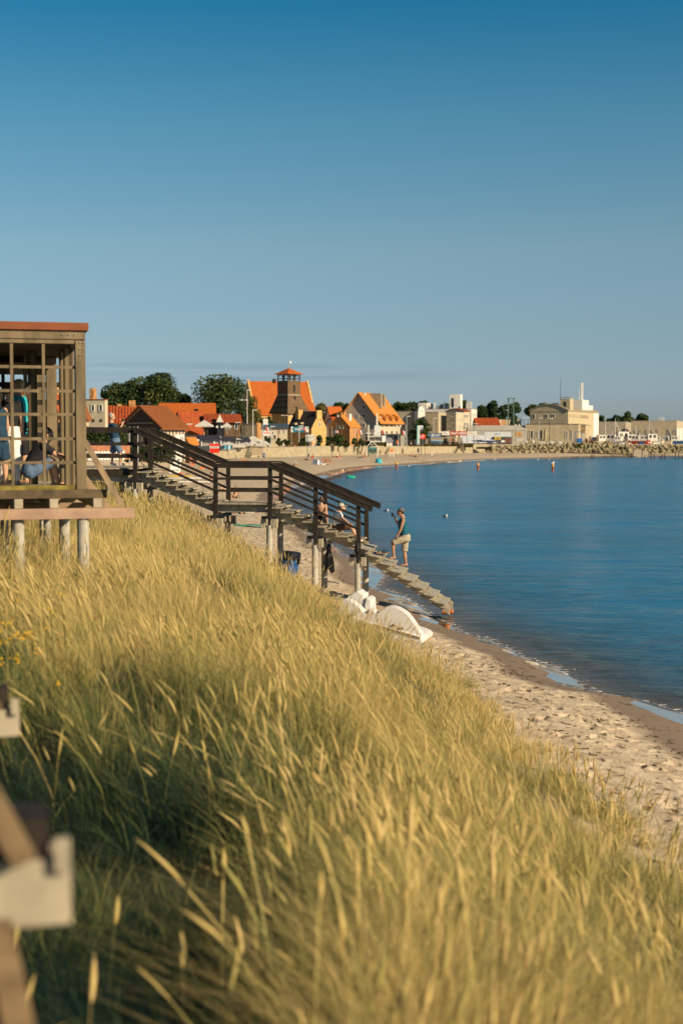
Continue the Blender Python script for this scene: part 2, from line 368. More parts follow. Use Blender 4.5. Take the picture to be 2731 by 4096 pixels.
def water_mat():
    m = bpy.data.materials.new('sea_water'); m.use_nodes = True; N = m.node_tree.nodes; L = m.node_tree.links; b = N['Principled BSDF']
    at = N.new('ShaderNodeAttribute'); at.attribute_name = 'shore'
    g = N.new('ShaderNodeNewGeometry')
    mp = N.new('ShaderNodeMapping'); mp.inputs['Scale'].default_value = (0.55, 1.5, 1); mp.inputs['Rotation'].default_value = (0, 0, R(12)); L.new(g.outputs['Position'], mp.inputs[0])
    n1 = N.new('ShaderNodeTexNoise'); n1.inputs['Scale'].default_value = 1.7; n1.inputs['Detail'].default_value = 5; n1.inputs['Roughness'].default_value = .6; L.new(mp.outputs[0], n1.inputs[0])
    n2 = N.new('ShaderNodeTexNoise'); n2.inputs['Scale'].default_value = .22; n2.inputs['Detail'].default_value = 3; L.new(mp.outputs[0], n2.inputs[0])
    big = N.new('ShaderNodeTexNoise'); big.inputs['Scale'].default_value = .035; big.inputs['Detail'].default_value = 3; L.new(mp.outputs[0], big.inputs[0])
    st = N.new('ShaderNodeMapRange'); st.inputs[1].default_value = .38; st.inputs[2].default_value = .62; st.inputs[3].default_value = .35; st.inputs[4].default_value = 1.0; L.new(big.outputs[0], st.inputs[0])
    sm = N.new('ShaderNodeMath'); sm.operation = 'MULTIPLY_ADD'; sm.inputs[1].default_value = 2.5; L.new(n2.outputs[0], sm.inputs[0]); L.new(n1.outputs[0], sm.inputs[2])
    bp = N.new('ShaderNodeBump'); bp.inputs['Distance'].default_value = .55; L.new(st.outputs[0], bp.inputs['Strength']); L.new(sm.outputs[0], bp.inputs['Height']); L.new(bp.outputs[0], b.inputs['Normal'])
    cr = N.new('ShaderNodeValToRGB'); mr = N.new('ShaderNodeMapRange'); mr.inputs[1].default_value = 0; mr.inputs[2].default_value = -7; L.new(at.outputs['Fac'], mr.inputs[0]); L.new(mr.outputs[0], cr.inputs[0])
    e = cr.color_ramp.elements; e[0].position = 0; e[0].color = (.10,.075,.05,1); e[1].position = 1; e[1].color = (.010,.140,.275,1)
    k = e.new(.16); k.color = (.045,.055,.055,1); k = e.new(.45); k.color = (.016,.10,.18,1)
    # foam lacework right at the edge
    nf = N.new('ShaderNodeTexNoise'); nf.inputs['Scale'].default_value = 6; nf.inputs['Detail'].default_value = 6; L.new(g.outputs['Position'], nf.inputs[0])
    fr = N.new('ShaderNodeMapRange'); fr.inputs[1].default_value = -.9; fr.inputs[2].default_value = .05; fr.inputs[3].default_value = -.32; fr.inputs[4].default_value = .13; L.new(at.outputs['Fac'], fr.inputs[0])
    fa = N.new('ShaderNodeMath'); fa.operation = 'ADD'; L.new(fr.outputs[0], fa.inputs[0]); L.new(nf.outputs[0], fa.inputs[1])
    ft = N.new('ShaderNodeMapRange'); ft.inputs[1].default_value = .57; ft.inputs[2].default_value = .64; L.new(fa.outputs[0], ft.inputs[0])
    mf = N.new('ShaderNodeMix'); mf.data_type = 'RGBA'; L.new(ft.outputs[0], mf.inputs[0]); L.new(cr.outputs[0], mf.inputs[6]); mf.inputs[7].default_value = (.55,.53,.50,1)
    L.new(mf.outputs[2], b.inputs['Base Color'])
    rr = N.new('ShaderNodeMath'); rr.operation = 'MULTIPLY_ADD'; rr.inputs[1].default_value = .5; rr.inputs[2].default_value = .2; L.new(ft.outputs[0], rr.inputs[0]); L.new(rr.outputs[0], b.inputs['Roughness'])
    b.inputs['IOR'].default_value = 1.33
    return m
M['sea_water'] = water_mat()
WZ = (0.085*(fbm(GX+GY*.3, GY*2.4, 0.55, 40, 3)-0.5)*np.clip(1.4 - GY/80, 0, 1) + 0.16*(fbm(GX+GY*.2, GY*2.2, 0.12, 47, 3)-0.5)*np.clip(GY/60-.4, 0, 1)*np.clip(1.6-GY/220, 0, 1))*np.clip(-DS*.8+.15, .08, 1) + 0.05*np.exp(-((DS+1.1)/0.35)**2)*fbm(GX, GY, 0.25, 44, 2)*np.clip(2-GY/60, 0, 1)
kp = (DS < 1.3); kp = kp[:-1, :-1] | kp[1:, 1:] | kp[:-1, 1:] | kp[1:, :-1]
tag(grid_mesh('sea', WZ, {'shore': DS}, M['sea_water'], kp), kind='structure')
# ================================================================ dune grass: one mass of marram blades and seed heads
def grass_mat(name, rough=.6, transl=.22):
    m = bpy.data.materials.new(name); m.use_nodes = True; N = m.node_tree.nodes; L = m.node_tree.links; b = N['Principled BSDF']
    at = N.new('ShaderNodeAttribute'); at.attribute_name = 'tint'
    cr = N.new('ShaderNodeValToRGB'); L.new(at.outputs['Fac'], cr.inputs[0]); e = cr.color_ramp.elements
    cols = [(0, (.008,.030,.024)), (.25, (.11,.165,.06)), (.5, (.38,.335,.11)), (.75, (.60,.455,.165)), (1, (.74,.55,.25))]  # first stop nearly black: painted shade for the hollow's blades
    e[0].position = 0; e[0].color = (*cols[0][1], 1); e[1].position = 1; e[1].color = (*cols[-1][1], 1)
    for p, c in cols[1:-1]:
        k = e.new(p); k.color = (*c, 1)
    L.new(cr.outputs[0], b.inputs['Base Color']); b.inputs['Roughness'].default_value = rough; b.inputs['Specular IOR Level'].default_value = .2
    tr = N.new('ShaderNodeBsdfTranslucent'); mx = N.new('ShaderNodeMixShader'); mx.inputs[0].default_value = transl
    L.new(cr.outputs[0], tr.inputs[0]); L.new(b.outputs[0], mx.inputs[1]); L.new(tr.outputs[0], mx.inputs[2]); L.new(mx.outputs[0], N['Material Output'].inputs[0])
    return m
def np_mesh(name, co, faces4, tint, m):
    me = bpy.data.meshes.new(name); me.vertices.add(len(co)); me.vertices.foreach_set('co', co.astype(np.float32).ravel())
    me.loops.add(faces4.size); me.loops.foreach_set('vertex_index', faces4.ravel())
    me.polygons.add(len(faces4)); me.polygons.foreach_set('loop_start', np.arange(0, faces4.size, 4)); me.polygons.foreach_set('loop_total', np.full(len(faces4), 4))
    me.update(calc_edges=True)
    if tint is not None:
        at = me.attributes.new('tint', 'FLOAT', 'POINT'); at.data.foreach_set('value', tint.astype(np.float32))
    me.materials.append(m); o = bpy.data.objects.new(name, me); COL.objects.link(o); return o

def scatter(y0, y1, dens, lush=True):
    """random points on the dune face inside (a bit more than) the view"""
    n = int((y1-y0)*(0.50*y1+4.5)*dens)
    y = RNG.uniform(y0, y1, n); half = 0.245*y+1.6
    x = RNG.uniform(-1, 1, n)*(0.25*y1+2)
    k = (np.abs(x) < half); x, y = x[k], y[k]
    t = foot_x(y) - x
    cl = vnoise(x, y, .9, 60)*.55 + vnoise(x, y, 2.6, 61)*.45
    p = smooth(-.55, .35, t + .8*(vnoise(x, y, 1.1, 62)-.5))*(0.03+1.35*smooth(.34, .60, cl))
    p = p + .45*smooth(-.02, .05, x/np.maximum(y, 2))*smooth(.22, .12, x/np.maximum(y, 2))*smooth(12, 8, y)*(t > .3)  # thicker band added on the sun side to shade the hollow
    p *= np.clip((112-y)/40, 0, 1)
    p *= np.where((y < 11) & (x < -0.30*y+0.55), 0.5, 1)            # trodden gap under the walkway
    k = RNG.random(len(x)) < p
    return x[k], y[k]
def deep(x, y): return smooth(.02, -.14, (x-.1)/np.maximum(y, 2))*smooth(17, 7, y)      # 1 in the green hollow by the walkway; its tint carries painted shade
def tussocks(y0, y1, dens, nb, rad_):
    """tussock centres and the blades that stand in them"""
    x, y = scatter(y0, y1, dens/nb); n = len(x)
    hf = RNG.uniform(.60, 1.15, n)*(.68+.72*vnoise(x, y, .55, 90)); tf = RNG.normal(0, .16, n); wl = RNG.normal(-.05, .20, n); rr = rad_*RNG.uniform(.5, 1.4, n)
    i = np.repeat(np.arange(n), nb); m = len(i); a = RNG.uniform(0, 2*np.pi, m); q = np.sqrt(RNG.random(m))
    return x[i]+np.cos(a)*q*rr[i], y[i]+np.sin(a)*q*rr[i], a, q, hf[i], tf[i], wl[i]
def blades(T, hmin, hmax, w, nseg, lean=0.35, tint_mu=.5):
    x, y, a0, q0, hf, tf, wl = T
    n = len(x); z, _, t = height(x, y); patch = .5*fbm(x, y, .28, 72, 3)+.5*vnoise(x, y, .8, 77)
    h = RNG.uniform(hmin, hmax, n)*hf*np.clip(.45+t*1.6, .4, 1)*(1-.15*deep(x, y))*(1+.18*smooth(0, .05, x/np.maximum(y, 2))*smooth(.2, .1, x/np.maximum(y, 2))*smooth(14, 8, y))
    az = a0+RNG.normal(0, .5, n); ln = np.abs(q0*lean*1.15+RNG.normal(0, lean*.45, n))
    lx = np.cos(az)*ln + wl + .85*(vnoise(x, y, .42, 75)-.5); ly = np.sin(az)*ln + .7*(vnoise(x, y, .42, 76)-.5)
    fa = RNG.uniform(0, np.pi, n); fx, fy = np.cos(fa), np.sin(fa)
    rows = nseg+1; s = np.linspace(0, 1, rows)[None, :]
    bend = RNG.uniform(1.3, 2.8, n)[:, None]
    dx = lx[:, None]*h[:, None]*s**bend; dy = ly[:, None]*h[:, None]*s**bend
    dz = h[:, None]*s*(1-.30*ln[:, None]*s)
    br = (RNG.random(n) < .06)[:, None]                                # broken blades fold over
    dz = np.where(br & (s > .55), dz-(s-.55)*h[:, None]*1.2, dz); dx = np.where(br & (s > .55), dx+np.sign(lx)[:, None]*(s-.55)*h[:, None]*.9, dx)
    wid = (w*RNG.uniform(.55, 1.35, n))[:, None]*np.where(s < .99, 1-.55*s, .08)
    cx = x[:, None]+dx; cy = y[:, None]+dy; cz = (z-.03)[:, None]+dz
    a = np.stack([cx-fx[:, None]*wid/2, cy-fy[:, None]*wid/2, cz], -1); b = np.stack([cx+fx[:, None]*wid/2, cy+fy[:, None]*wid/2, cz], -1)
    co = np.stack([a, b], 2).reshape(-1, 3)
    base = (np.arange(n)*rows*2)[:, None] + (np.arange(nseg)*2)[None, :]
    fc = np.stack([base, base+1, base+3, base+2], -1).reshape(-1, 4)
    ti = tint_mu + 1.0*(patch-.5) + tf + RNG.normal(0, .17, n) - .85*deep(x, y)  # last term paints the hollow's shade into the blade colour
    tv = np.stack([ti[:, None]+.40*s-.22]*2, 2).reshape(-1)  # feet naturally greener, also darkened as painted shade in the gaps
    return co, fc, np.clip(tv, 0, 1)
def heads(x, y, hmin, hmax, r, hl):
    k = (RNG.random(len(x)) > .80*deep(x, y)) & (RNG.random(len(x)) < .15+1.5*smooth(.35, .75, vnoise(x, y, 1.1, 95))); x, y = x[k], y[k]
    n = len(x); z, _, t = height(x, y)
    h = RNG.uniform(hmin, hmax, n)*(.68+.66*vnoise(x, y, .55, 90))*np.clip(.5+t*1.5, .5, 1)
    az = RNG.uniform(0, 2*np.pi, n); ln = np.abs(RNG.normal(0, .24, n)) + (RNG.random(n) < .08)*.4
    lx = np.cos(az)*ln - .05 + .8*(vnoise(x, y, .42, 75)-.5); ly = np.sin(az)*ln + .6*(vnoise(x, y, .42, 76)-.5)
    L_ = RNG.uniform(.55, 1.4, n)*hl; r = (r*RNG.uniform(.55, 1.35, n))[:, None]
    s = np.array([0, .4, .75, 1.0])[None, :]
    sx = x[:, None]+lx[:, None]*h[:, None]*s**1.8; sy = y[:, None]+ly[:, None]*h[:, None]*s**1.8; sz = (z-.03)[:, None]+h[:, None]*s*(1-.12*np.abs(lx)[:, None]*s)
    # head continues in the tip direction, drooping slightly
    tx = sx[:, 3]-sx[:, 2]; ty = sy[:, 3]-sy[:, 2]; tz = sz[:, 3]-sz[:, 2]; q = np.sqrt(tx*tx+ty*ty+tz*tz); tx, ty, tz = tx/q, ty/q, tz/q
    cos_, fcs = [], []
    # stem: 2-vertex rows; head: 4-sided spindle with 5 rings
    fa = RNG.uniform(0, np.pi, n); fx, fy = np.cos(fa), np.sin(fa); w = r[:, 0]*.30; w = w[:, None]
    a = np.stack([sx-fx[:, None]*w, sy-fy[:, None]*w, sz], -1); b = np.stack([sx+fx[:, None]*w, sy+fy[:, None]*w, sz], -1)
    st = np.stack([a, b], 2).reshape(n, 8, 3)
    u = np.array([-.02, .12, .42, .75, 1.0]); rr = np.array([.25, .75, 1.0, .60, .06])
    droop = RNG.uniform(-.02, .10, n)
    hx = sx[:, 3, None]+tx[:, None]*L_[:, None]*u + (lx*.3*L_)[:, None]*u**2; hy = sy[:, 3, None]+ty[:, None]*L_[:, None]*u; hz = sz[:, 3, None]+tz[:, None]*L_[:, None]*u - (droop*L_)[:, None]*u**2
    ring = []
    for k in range(4):
        g = math.pi/2*k
        ring.append(np.stack([hx+rr*r*math.cos(g), hy+rr*r*math.sin(g), hz+0*hx], -1))
    hd = np.stack(ring, 2).reshape(n, 20, 3)
    co = np.concatenate([st, hd], 1)
    base = (np.arange(n)*28)[:, None]
    f = [[0,1,3,2],[2,3,5,4],[4,5,7,6]]
    for i in range(4):
        for k in range(4):
            f.append([8+i*4+k, 8+i*4+(k+1) % 4, 8+(i+1)*4+(k+1) % 4, 8+(i+1)*4+k])
    f = np.array(f); fc = (base[:, :, None]+f[None]).reshape(-1, 4)
    ti = np.clip(.74+RNG.normal(0, .12, n), .45, .95)
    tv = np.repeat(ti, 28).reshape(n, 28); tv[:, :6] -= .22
    return co.reshape(-1, 3), fc, tv.reshape(-1)
cs, fs_, ts = [], [], []; off = 0
def put(r):
    global off
    cs.append(r[0]); fs_.append(r[1]+off); ts.append(r[2]); off += len(r[0])
GQ = 1.3
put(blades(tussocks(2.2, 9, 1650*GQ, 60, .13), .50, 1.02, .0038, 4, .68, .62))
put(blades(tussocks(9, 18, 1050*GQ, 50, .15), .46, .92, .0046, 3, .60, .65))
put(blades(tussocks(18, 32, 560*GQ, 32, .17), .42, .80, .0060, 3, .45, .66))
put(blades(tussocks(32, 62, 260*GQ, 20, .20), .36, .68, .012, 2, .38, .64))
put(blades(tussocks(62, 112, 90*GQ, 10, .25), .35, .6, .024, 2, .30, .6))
put(heads(*scatter(2.2, 9, 30), .66, 1.12, .0130, .20))
put(heads(*scatter(9, 18, 52), .62, 1.0, .0100, .18))
put(heads(*scatter(18, 32, 46), .58, .88, .008, .17))
put(heads(*scatter(32, 62, 50), .46, .72, .010, .15))
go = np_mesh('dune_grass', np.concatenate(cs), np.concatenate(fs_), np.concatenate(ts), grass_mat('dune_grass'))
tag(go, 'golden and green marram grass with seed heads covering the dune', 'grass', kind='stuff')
print('grass verts', off, 'faces', sum(len(f) for f in fs_))

# a patch of yellow-flowered weeds in the grass at the left
q = MB(); q.cur = 0
for i in range(24):
    u, v = random.gauss(95, 75), random.gauss(2540, 80); yy = 8.0; P = W(u, v, yy)
    while yy < 22:
        P = W(u, v, yy); gz = float(height(np.array([P.x]), np.array([P.y]))[0][0])
        if P.z-gz < .78: break
        yy += .5
    if P.z < gz+.2: continue
    q.cur = 1; q.path([(P.x+.05, P.y, gz), (P.x+.02, P.y, (gz+P.z)/2), (P.x, P.y, P.z)], .004, 4); q.cur = 0
    for _ in range(5): q.ball((P.x+random.gauss(0, .022), P.y+random.gauss(0, .02), P.z+random.gauss(0, .016)), random.uniform(.008, .015), (1,1,.7), 5)
tag(q.build('yellow_flowers', [mat('yellow_petals', (.70,.42,.02), .7), mat('weed_stem', (.05,.09,.03), .7)]), 'yellow flowering weeds in the dark grass at the left edge below the pavilion', 'flowers', kind='stuff')
# ================================================================ people
mat('skin', (.52,.30,.19), .55, .08, 9); mat('skin_tan', (.42,.22,.12), .55, .08, 9); mat('skin_pale', (.62,.40,.29), .55, .06, 9)
for k, c in dict(navy=(.015,.045,.085), teal=(.01,.10,.15), khaki=(.36,.31,.22), white=(.78,.75,.70), black=(.015,.015,.018), red=(.62,.035,.02), orange=(.75,.20,.03), blue=(.02,.10,.30), cyan=(.02,.38,.42), grey=(.25,.25,.26), yellow=(.75,.50,.04), pink=(.60,.25,.28), green=(.03,.25,.16), beige=(.55,.45,.32), purple=(.14,.06,.22), lightblue=(.20,.45,.62), brown=(.14,.07,.035), denim=(.10,.16,.26), maroon=(.25,.03,.03)).items():
    mat('cloth_'+k, c, .85, .10, 14, bump=.15)
mat('hair_dark', (.025,.016,.010), .6, .2, 30); mat('hair_fair', (.40,.27,.13), .6, .15, 30); mat('hair_grey', (.34,.31,.28), .6, .15, 30); mat('hair_brown', (.10,.055,.03), .6, .2, 30)
def erings(q, pts, rs, side, n=12):
    """closed tube of elliptical rings; rs = (half width along side, half depth)"""
    pts = [Vector(p) for p in pts]; vs = []; side = Vector(side).normalized(); N_ = len(pts)
    for i, p in enumerate(pts):
        d = (pts[min(i+1, N_-1)]-pts[max(i-1, 0)]).normalized(); s_ = (side-d*side.dot(d)).normalized(); t_ = d.cross(s_)
        for k in range(n):
            g = 2*math.pi*k/n; vs.append(p+s_*math.cos(g)*rs[i][0]+t_*math.sin(g)*rs[i][1])
    fs = [(i*n+k, i*n+(k+1) % n, (i+1)*n+(k+1) % n, (i+1)*n+k) for i in range(N_-1) for k in range(n)]
    fs += [tuple(range(n-1, -1, -1)), tuple(range((N_-1)*n, N_*n))]
    q.add(vs, fs)
def limb(q, a, b, prof, side, s, off=0, t1=1.0, n=10):
    """tapered limb a->b following prof = [(t, radius)]"""
    a, b = Vector(a), Vector(b); pts = []; rs = []
    for t, r in prof:
        if t > t1: break
        pts.append(a.lerp(b, t)); rs.append(((r+off)*s, (r+off)*s))
    if t1 < 1: pts.append(a.lerp(b, t1)); rs.append(rs[-1])
    erings(q, pts, rs, side, n)
THIGH = [(0,.088),(.25,.087),(.6,.068),(.9,.055),(1,.053)]; SHIN = [(0,.053),(.12,.052),(.33,.057),(.65,.042),(.92,.034),(1,.036)]
UPARM = [(0,.052),(.2,.052),(.5,.047),(.9,.038),(1,.037)]; FOREARM = [(0,.037),(.2,.041),(.6,.031),(1,.026)]
def remesh(o, vox, it=3):
    m = o.modifiers.new('remesh', 'REMESH'); m.mode = 'VOXEL'; m.voxel_size = vox; m.use_smooth_shade = True
    if it: c = o.modifiers.new('smooth', 'SMOOTH'); c.factor = .5; c.iterations = it
    bake(o)
def bake(o):
    dg = bpy.context.evaluated_depsgraph_get(); me = bpy.data.meshes.new_from_object(o.evaluated_get(dg))
    for p in me.polygons: p.use_smooth = True
    o.modifiers.clear(); old = o.data; o.data = me; nm = old.name; bpy.data.meshes.remove(old)

def fig(lean=0, head=0, armL=(0, 10), armR=(0, 10), legL=(0, 0), legR=(0, 0), spread=.09, ashift=.0, footL=None, footR=None, curl=0):
    """joints of a 1.75 m figure facing +x; angles in degrees, limbs measured from straight down, + = forwards"""
    def d(a): a = R(a); return Vector((math.sin(a), 0, -math.cos(a)))
    J = {}; P = Vector((0, 0, 0)); u1 = Vector((math.sin(R(lean)), 0, math.cos(R(lean)))); u2 = Vector((math.sin(R(lean+curl)), 0, math.cos(R(lean+curl))))
    J['pelvis'] = P; J['waist'] = P+u1*.16; J['chest'] = J['waist']+u2*.20; J['neck'] = J['chest']+u2*.17
    h = Vector((math.sin(R(head)), 0, math.cos(R(head))))
    J['head'] = J['neck']+h*.135+Vector((.015, 0, 0)); J['top'] = J['head']+h*.085
    for s, k, ar, lg, ft in ((1, 'L', armL, legL, footL), (-1, 'R', armR, legR, footR)):
        J['sh'+k] = J['chest']+u2*.10+Vector((0, s*.165, 0))
        J['el'+k] = J['sh'+k]+d(ar[0])*.28+Vector((0, s*(.05+ashift), 0)); J['wr'+k] = J['el'+k]+d(ar[1])*.25+Vector((0, -s*ashift*.5, 0)); J['ha'+k] = J['wr'+k]+d(ar[1]+(ar[2] if len(ar) > 2 else 0))*.10
        J['hip'+k] = P+Vector((0, s*spread, -.04)); J['kn'+k] = J['hip'+k]+d(lg[0])*.42+Vector((0, s*.02, 0)); J['an'+k] = J['kn'+k]+d(lg[1])*.41
        fa = ft if ft is not None else lg[1]+90; J['to'+k] = J['an'+k]+d(min(fa, 95) if ft is None else fa)*.15+Vector((0, s*.03, -.02 if ft is None else 0))
    return J
RAD = dict(pelvis=.125, waist=.115, chest=.125, neck=.055, head=.088, top=.062, sh=.068, el=.042, wr=.029, ha=.034, hip=.092, kn=.056, an=.037, to=.030)
def rad(j): return RAD[j] if j in RAD else RAD[j[:-1]]
def torso(q, J, s, fat, side, off=0, lo=-.10, hi=1.0, n=14):
    P, Wa, C, Nk = J['pelvis'], J['waist'], J['chest'], J['neck']; d0 = (Wa-P).normalized(); L = [(P-d0*.11*s, .135, .095), (P-d0*.03*s, .165, .125*fat), (P.lerp(Wa, .5), .152, .118*fat), (Wa, .138, .112*fat), (Wa.lerp(C, .55), .150, .122*fat), (C, .168, .125*fat), (C.lerp(Nk, .40), .178, .112), (C.lerp(Nk, .66), .150, .088), (C.lerp(Nk, .85), .085, .068)]
    if not off: L += [(Nk, .058, .062), (Nk.lerp(J['head'], .5), .052, .058)]
    k0 = {-.10: 0, 'waist': 0}.get(lo, 0); L = L[k0:] if hi == 1.0 else L[k0:hi]
    erings(q, [a for a, b, c in L], [((b+off)*s, (c+off)*s) for a, b, c in L], side, n)
def person(label, loc, rz, J, skin='skin', clothes=(), hair='dark', s=1.0, fat=1.0, detail=0, ground=True, hat=None, group=None, tiltx=None, cat='person'):
    t = thing('person', label, cat, loc, rz, group)
    J = dict(J); fwd = Vector(J.pop('face', (1,0,0))).normalized()
    J = {k: Vector(v)*s for k, v in J.items()}
    if tiltx is not None:
        Mx = Matrix.Rotation(tiltx, 3, 'Y'); J = {k: Mx @ v for k, v in J.items()}; fwd = Mx @ fwd
    if ground:
        mz = min(J[k].z-rad(k)*s*.9 for k in J); J = {k: v-Vector((0, 0, mz)) for k, v in J.items()}
    side = (J['shL']-J['shR']).normalized(); up = (J['top']-J['head']).normalized()
    fwd = (fwd-up*fwd.dot(up)).normalized(); hs = up.cross(fwd)
    n = 12 if detail else 7; q = MB(); torso(q, J, s, fat, side, n=14 if detail else 9)
    H = J['head']
    erings(q, [H-up*.115*s+fwd*.02*s, H-up*.09*s+fwd*.018*s, H-up*.04*s+fwd*.008*s, H+up*.02*s, H+up*.07*s-fwd*.004*s, H+up*.105*s-fwd*.01*s, H+up*.122*s-fwd*.01*s], [(.025*s,.035*s),(.050*s,.066*s),(.066*s,.086*s),(.077*s,.097*s),(.070*s,.090*s),(.045*s,.062*s),(.015*s,.02*s)], hs, n)
    for k in 'LR':
        sg = 1 if k == 'L' else -1
        limb(q, J['hip'+k], J['kn'+k], THIGH, side, s, n=n); limb(q, J['kn'+k], J['an'+k], SHIN, side, s, n=n); q.ball(J['kn'+k], .053*s, n=8)
        limb(q, J['sh'+k], J['el'+k], UPARM, side, s, n=n); limb(q, J['el'+k], J['wr'+k], FOREARM, side, s, n=n); q.ball(J['sh'+k], .058*s, n=8); q.ball(J['el'+k], .038*s, n=8)
        q.beam(J['chest'].lerp(J['neck'], .45), J['sh'+k]+(J['neck']-J['chest'])*.05, .09*s, .08*s)
        ft = J['to'+k]-J['an'+k]; fl = ft.normalized(); dn = (J['an'+k]-J['kn'+k]).normalized(); hp = J['an'+k]+dn*.035*s-fl*.045*s
        erings(q, [hp-fl*.01*s, hp+fl*.03*s, J['an'+k]+fl*.06*s+dn*.02*s, J['to'+k]+fl*.01*s, J['to'+k]+fl*.07*s+dn*.008*s], [(.022*s,.026*s),(.032*s,.036*s),(.036*s,.034*s),(.044*s,.022*s),(.030*s,.012*s)], side, n)
        h = J['ha'+k]; dr = (h-J['wr'+k]).normalized(); pl = dr.cross(Vector((0,0,1))); pl = pl.normalized() if pl.length > .1 else Vector((0,1,0)); dnn = pl.cross(dr)
        erings(q, [J['wr'+k], h-dr*.03*s, h+dr*.01*s, h+dr*.04*s], [(.026*s,.020*s),(.038*s,.018*s),(.043*s,.018*s),(.040*s,.014*s)], pl, n)
        if detail:
            for of, ln in ((-.031,.060), (-.011,.075), (.010,.071), (.030,.054)):
                a = h+(dr*.03+pl*of)*s; b_ = h+(dr*(.035+ln*.5)+pl*of*1.1)*s; c = h+(dr*(.030+ln*.85)+pl*of*1.1+dnn*.030)*s
                q.path([a, b_, c], [.0105*s, .0095*s, .008*s], 6)
            q.path([h+(dr*-.03+pl*.035)*s, h+(dr*.005+pl*.055+dnn*.01)*s, h+(dr*.04+pl*.058+dnn*.03)*s], [.014*s, .011*s, .009*s], 6)
        else: q.path([h+dr*.03*s, h+dr*.10*s+dnn*.03*s], [.034*s, .014*s], 5)
        if detail: q.ball(H+hs*sg*.076*s-up*.012*s-fwd*.008*s, .022*s, (.6,.6,1.3), 8)
    if detail: q.path([H+fwd*.085*s+up*.018*s, H+fwd*.112*s-up*.028*s, H+fwd*.085*s-up*.035*s], [.010*s, .016*s, .010*s], 6); q.ball(H+fwd*.088*s-up*.058*s, .016*s, n=6)
    b = q.build('body', M[skin], t); remesh(b, .0085 if detail else .036, 2 if detail else 1)
    if detail:
        e = MB(); e.ball(H+(fwd*.088+hs*.030+up*.012)*s, .010*s, n=6); e.build('eye', M['cloth_black'], t); e = MB(); e.ball(H+(fwd*.088-hs*.030+up*.012)*s, .010*s, n=6); e.build('eye', M['cloth_black'], t)
        e = MB(); e.beam(H+(fwd*.098-up*.055-hs*.02)*s, H+(fwd*.098-up*.055+hs*.02)*s, .012*s, .008*s); e.build('mouth', mat('lips', (.35,.12,.09), .5), t)
    for kind, m in clothes:
        q = MB(); vox = .012 if detail else .04; g = .016 if detail else .022; d0 = J['waist']-J['pelvis']
        if kind == 'bra':
            for k in 'LR': q.ball(J['chest'].lerp(J['sh'+k], .45)+fwd*.09*s, .062*s, n=8)
            C = J['chest']; erings(q, [C-(J['chest']-J['waist'])*.12, C+(J['neck']-C)*.08], [(.178*s,.138*s)]*2, side, 12); q.build('bikini_top', M['cloth_'+m], t); continue
        if kind in ('tshirt','tank','longsleeve','dress'):
            torso(q, J, s, fat, side, off=g, n=14)
            for k in 'LR':
                if kind == 'tshirt': limb(q, J['sh'+k], J['el'+k], UPARM, side, s, .022, .62); q.ball(J['sh'+k], .078*s, n=8)
                if kind == 'longsleeve': limb(q, J['sh'+k], J['el'+k], UPARM, side, s, .020); limb(q, J['el'+k], J['wr'+k], FOREARM, side, s, .018, .95); q.ball(J['sh'+k], .078*s, n=8); q.ball(J['el'+k], .056*s, n=8)
                q.beam(J['chest'].lerp(J['neck'], .50), J['sh'+k].lerp(J['chest'], .35)+(J['neck']-J['chest'])*.25, .10*s, .09*s)
        if kind in ('shorts','trousers','swim','dress'):
            P = J['pelvis']; erings(q, [P-d0*.55, P, P+d0*.55], [((.15+g)*s, (.11+g)*s*fat), ((.172+g)*s, (.13+g)*fat*s), ((.158+g)*s, (.122+g)*fat*s)], side, 14)
            for k in 'LR':
                q.ball(J['hip'+k], (.094+g)*s, n=8)
                if kind == 'swim': limb(q, J['hip'+k], J['kn'+k], THIGH, side, s, g, .3)
                else:
                    limb(q, J['hip'+k], J['kn'+k], [(0,.09),(.3,.095),(.7,.088),(1,.080)], side, s, g*.8, .97 if kind != 'trousers' else 1)
                    if kind == 'trousers': q.ball(J['kn'+k], (.075)*s, n=8); limb(q, J['kn'+k], J['an'+k], [(0,.066),(.5,.060),(1,.058)], side, s, g*.6, .95)
        nm = {'tshirt':'shirt','tank':'tank_top','longsleeve':'shirt','shorts':'shorts','trousers':'trousers','swim':'swimwear','dress':'dress'}[kind]
        o = q.build(nm, M['cloth_'+m], t); remesh(o, vox, 2 if detail else 1)
    if hair:
        q = MB(); erings(q, [H-up*.03*s-fwd*.050*s, H+up*.03*s-fwd*.028*s, H+up*.085*s-fwd*.018*s, H+up*.120*s-fwd*.014*s, H+up*.137*s-fwd*.012*s], [(.062*s,.050*s),(.083*s,.080*s),(.078*s,.092*s),(.052*s,.066*s),(.018*s,.022*s)], hs, 12 if detail else 8); q.build('hair', M['hair_'+hair], t, smooth=True)
    if hat:
        q = MB(); A_ = -fwd*.012*s; erings(q, [H+up*.035*s+A_, H+up*.075*s+A_, H+up*.118*s+A_, H+up*.142*s+A_, H+up*.152*s+A_], [(.088*s,.108*s),(.086*s,.106*s),(.068*s,.085*s),(.038*s,.048*s),(.012*s,.014*s)], hs, 14 if detail else 8)
        if hat[0] == 'cap': q.prism([H+up*.045*s+fwd*.07*s-hs*.06*s, H+up*.040*s+fwd*.17*s-hs*.04*s, H+up*.040*s+fwd*.17*s+hs*.04*s, H+up*.045*s+fwd*.07*s+hs*.06*s], up*.012*s)
        if hat[0] == 'hat': q.lathe(H+up*.04*s, [(.17*s,0),(.16*s,.012*s),(.05*s,.014*s)], 12)
        q.build({'cap':'cap','beanie':'bandana','hat':'sun_hat'}[hat[0]], hat[1] if not isinstance(hat[1], str) else M['cloth_'+hat[1]], t, smooth=True)
    return t, J
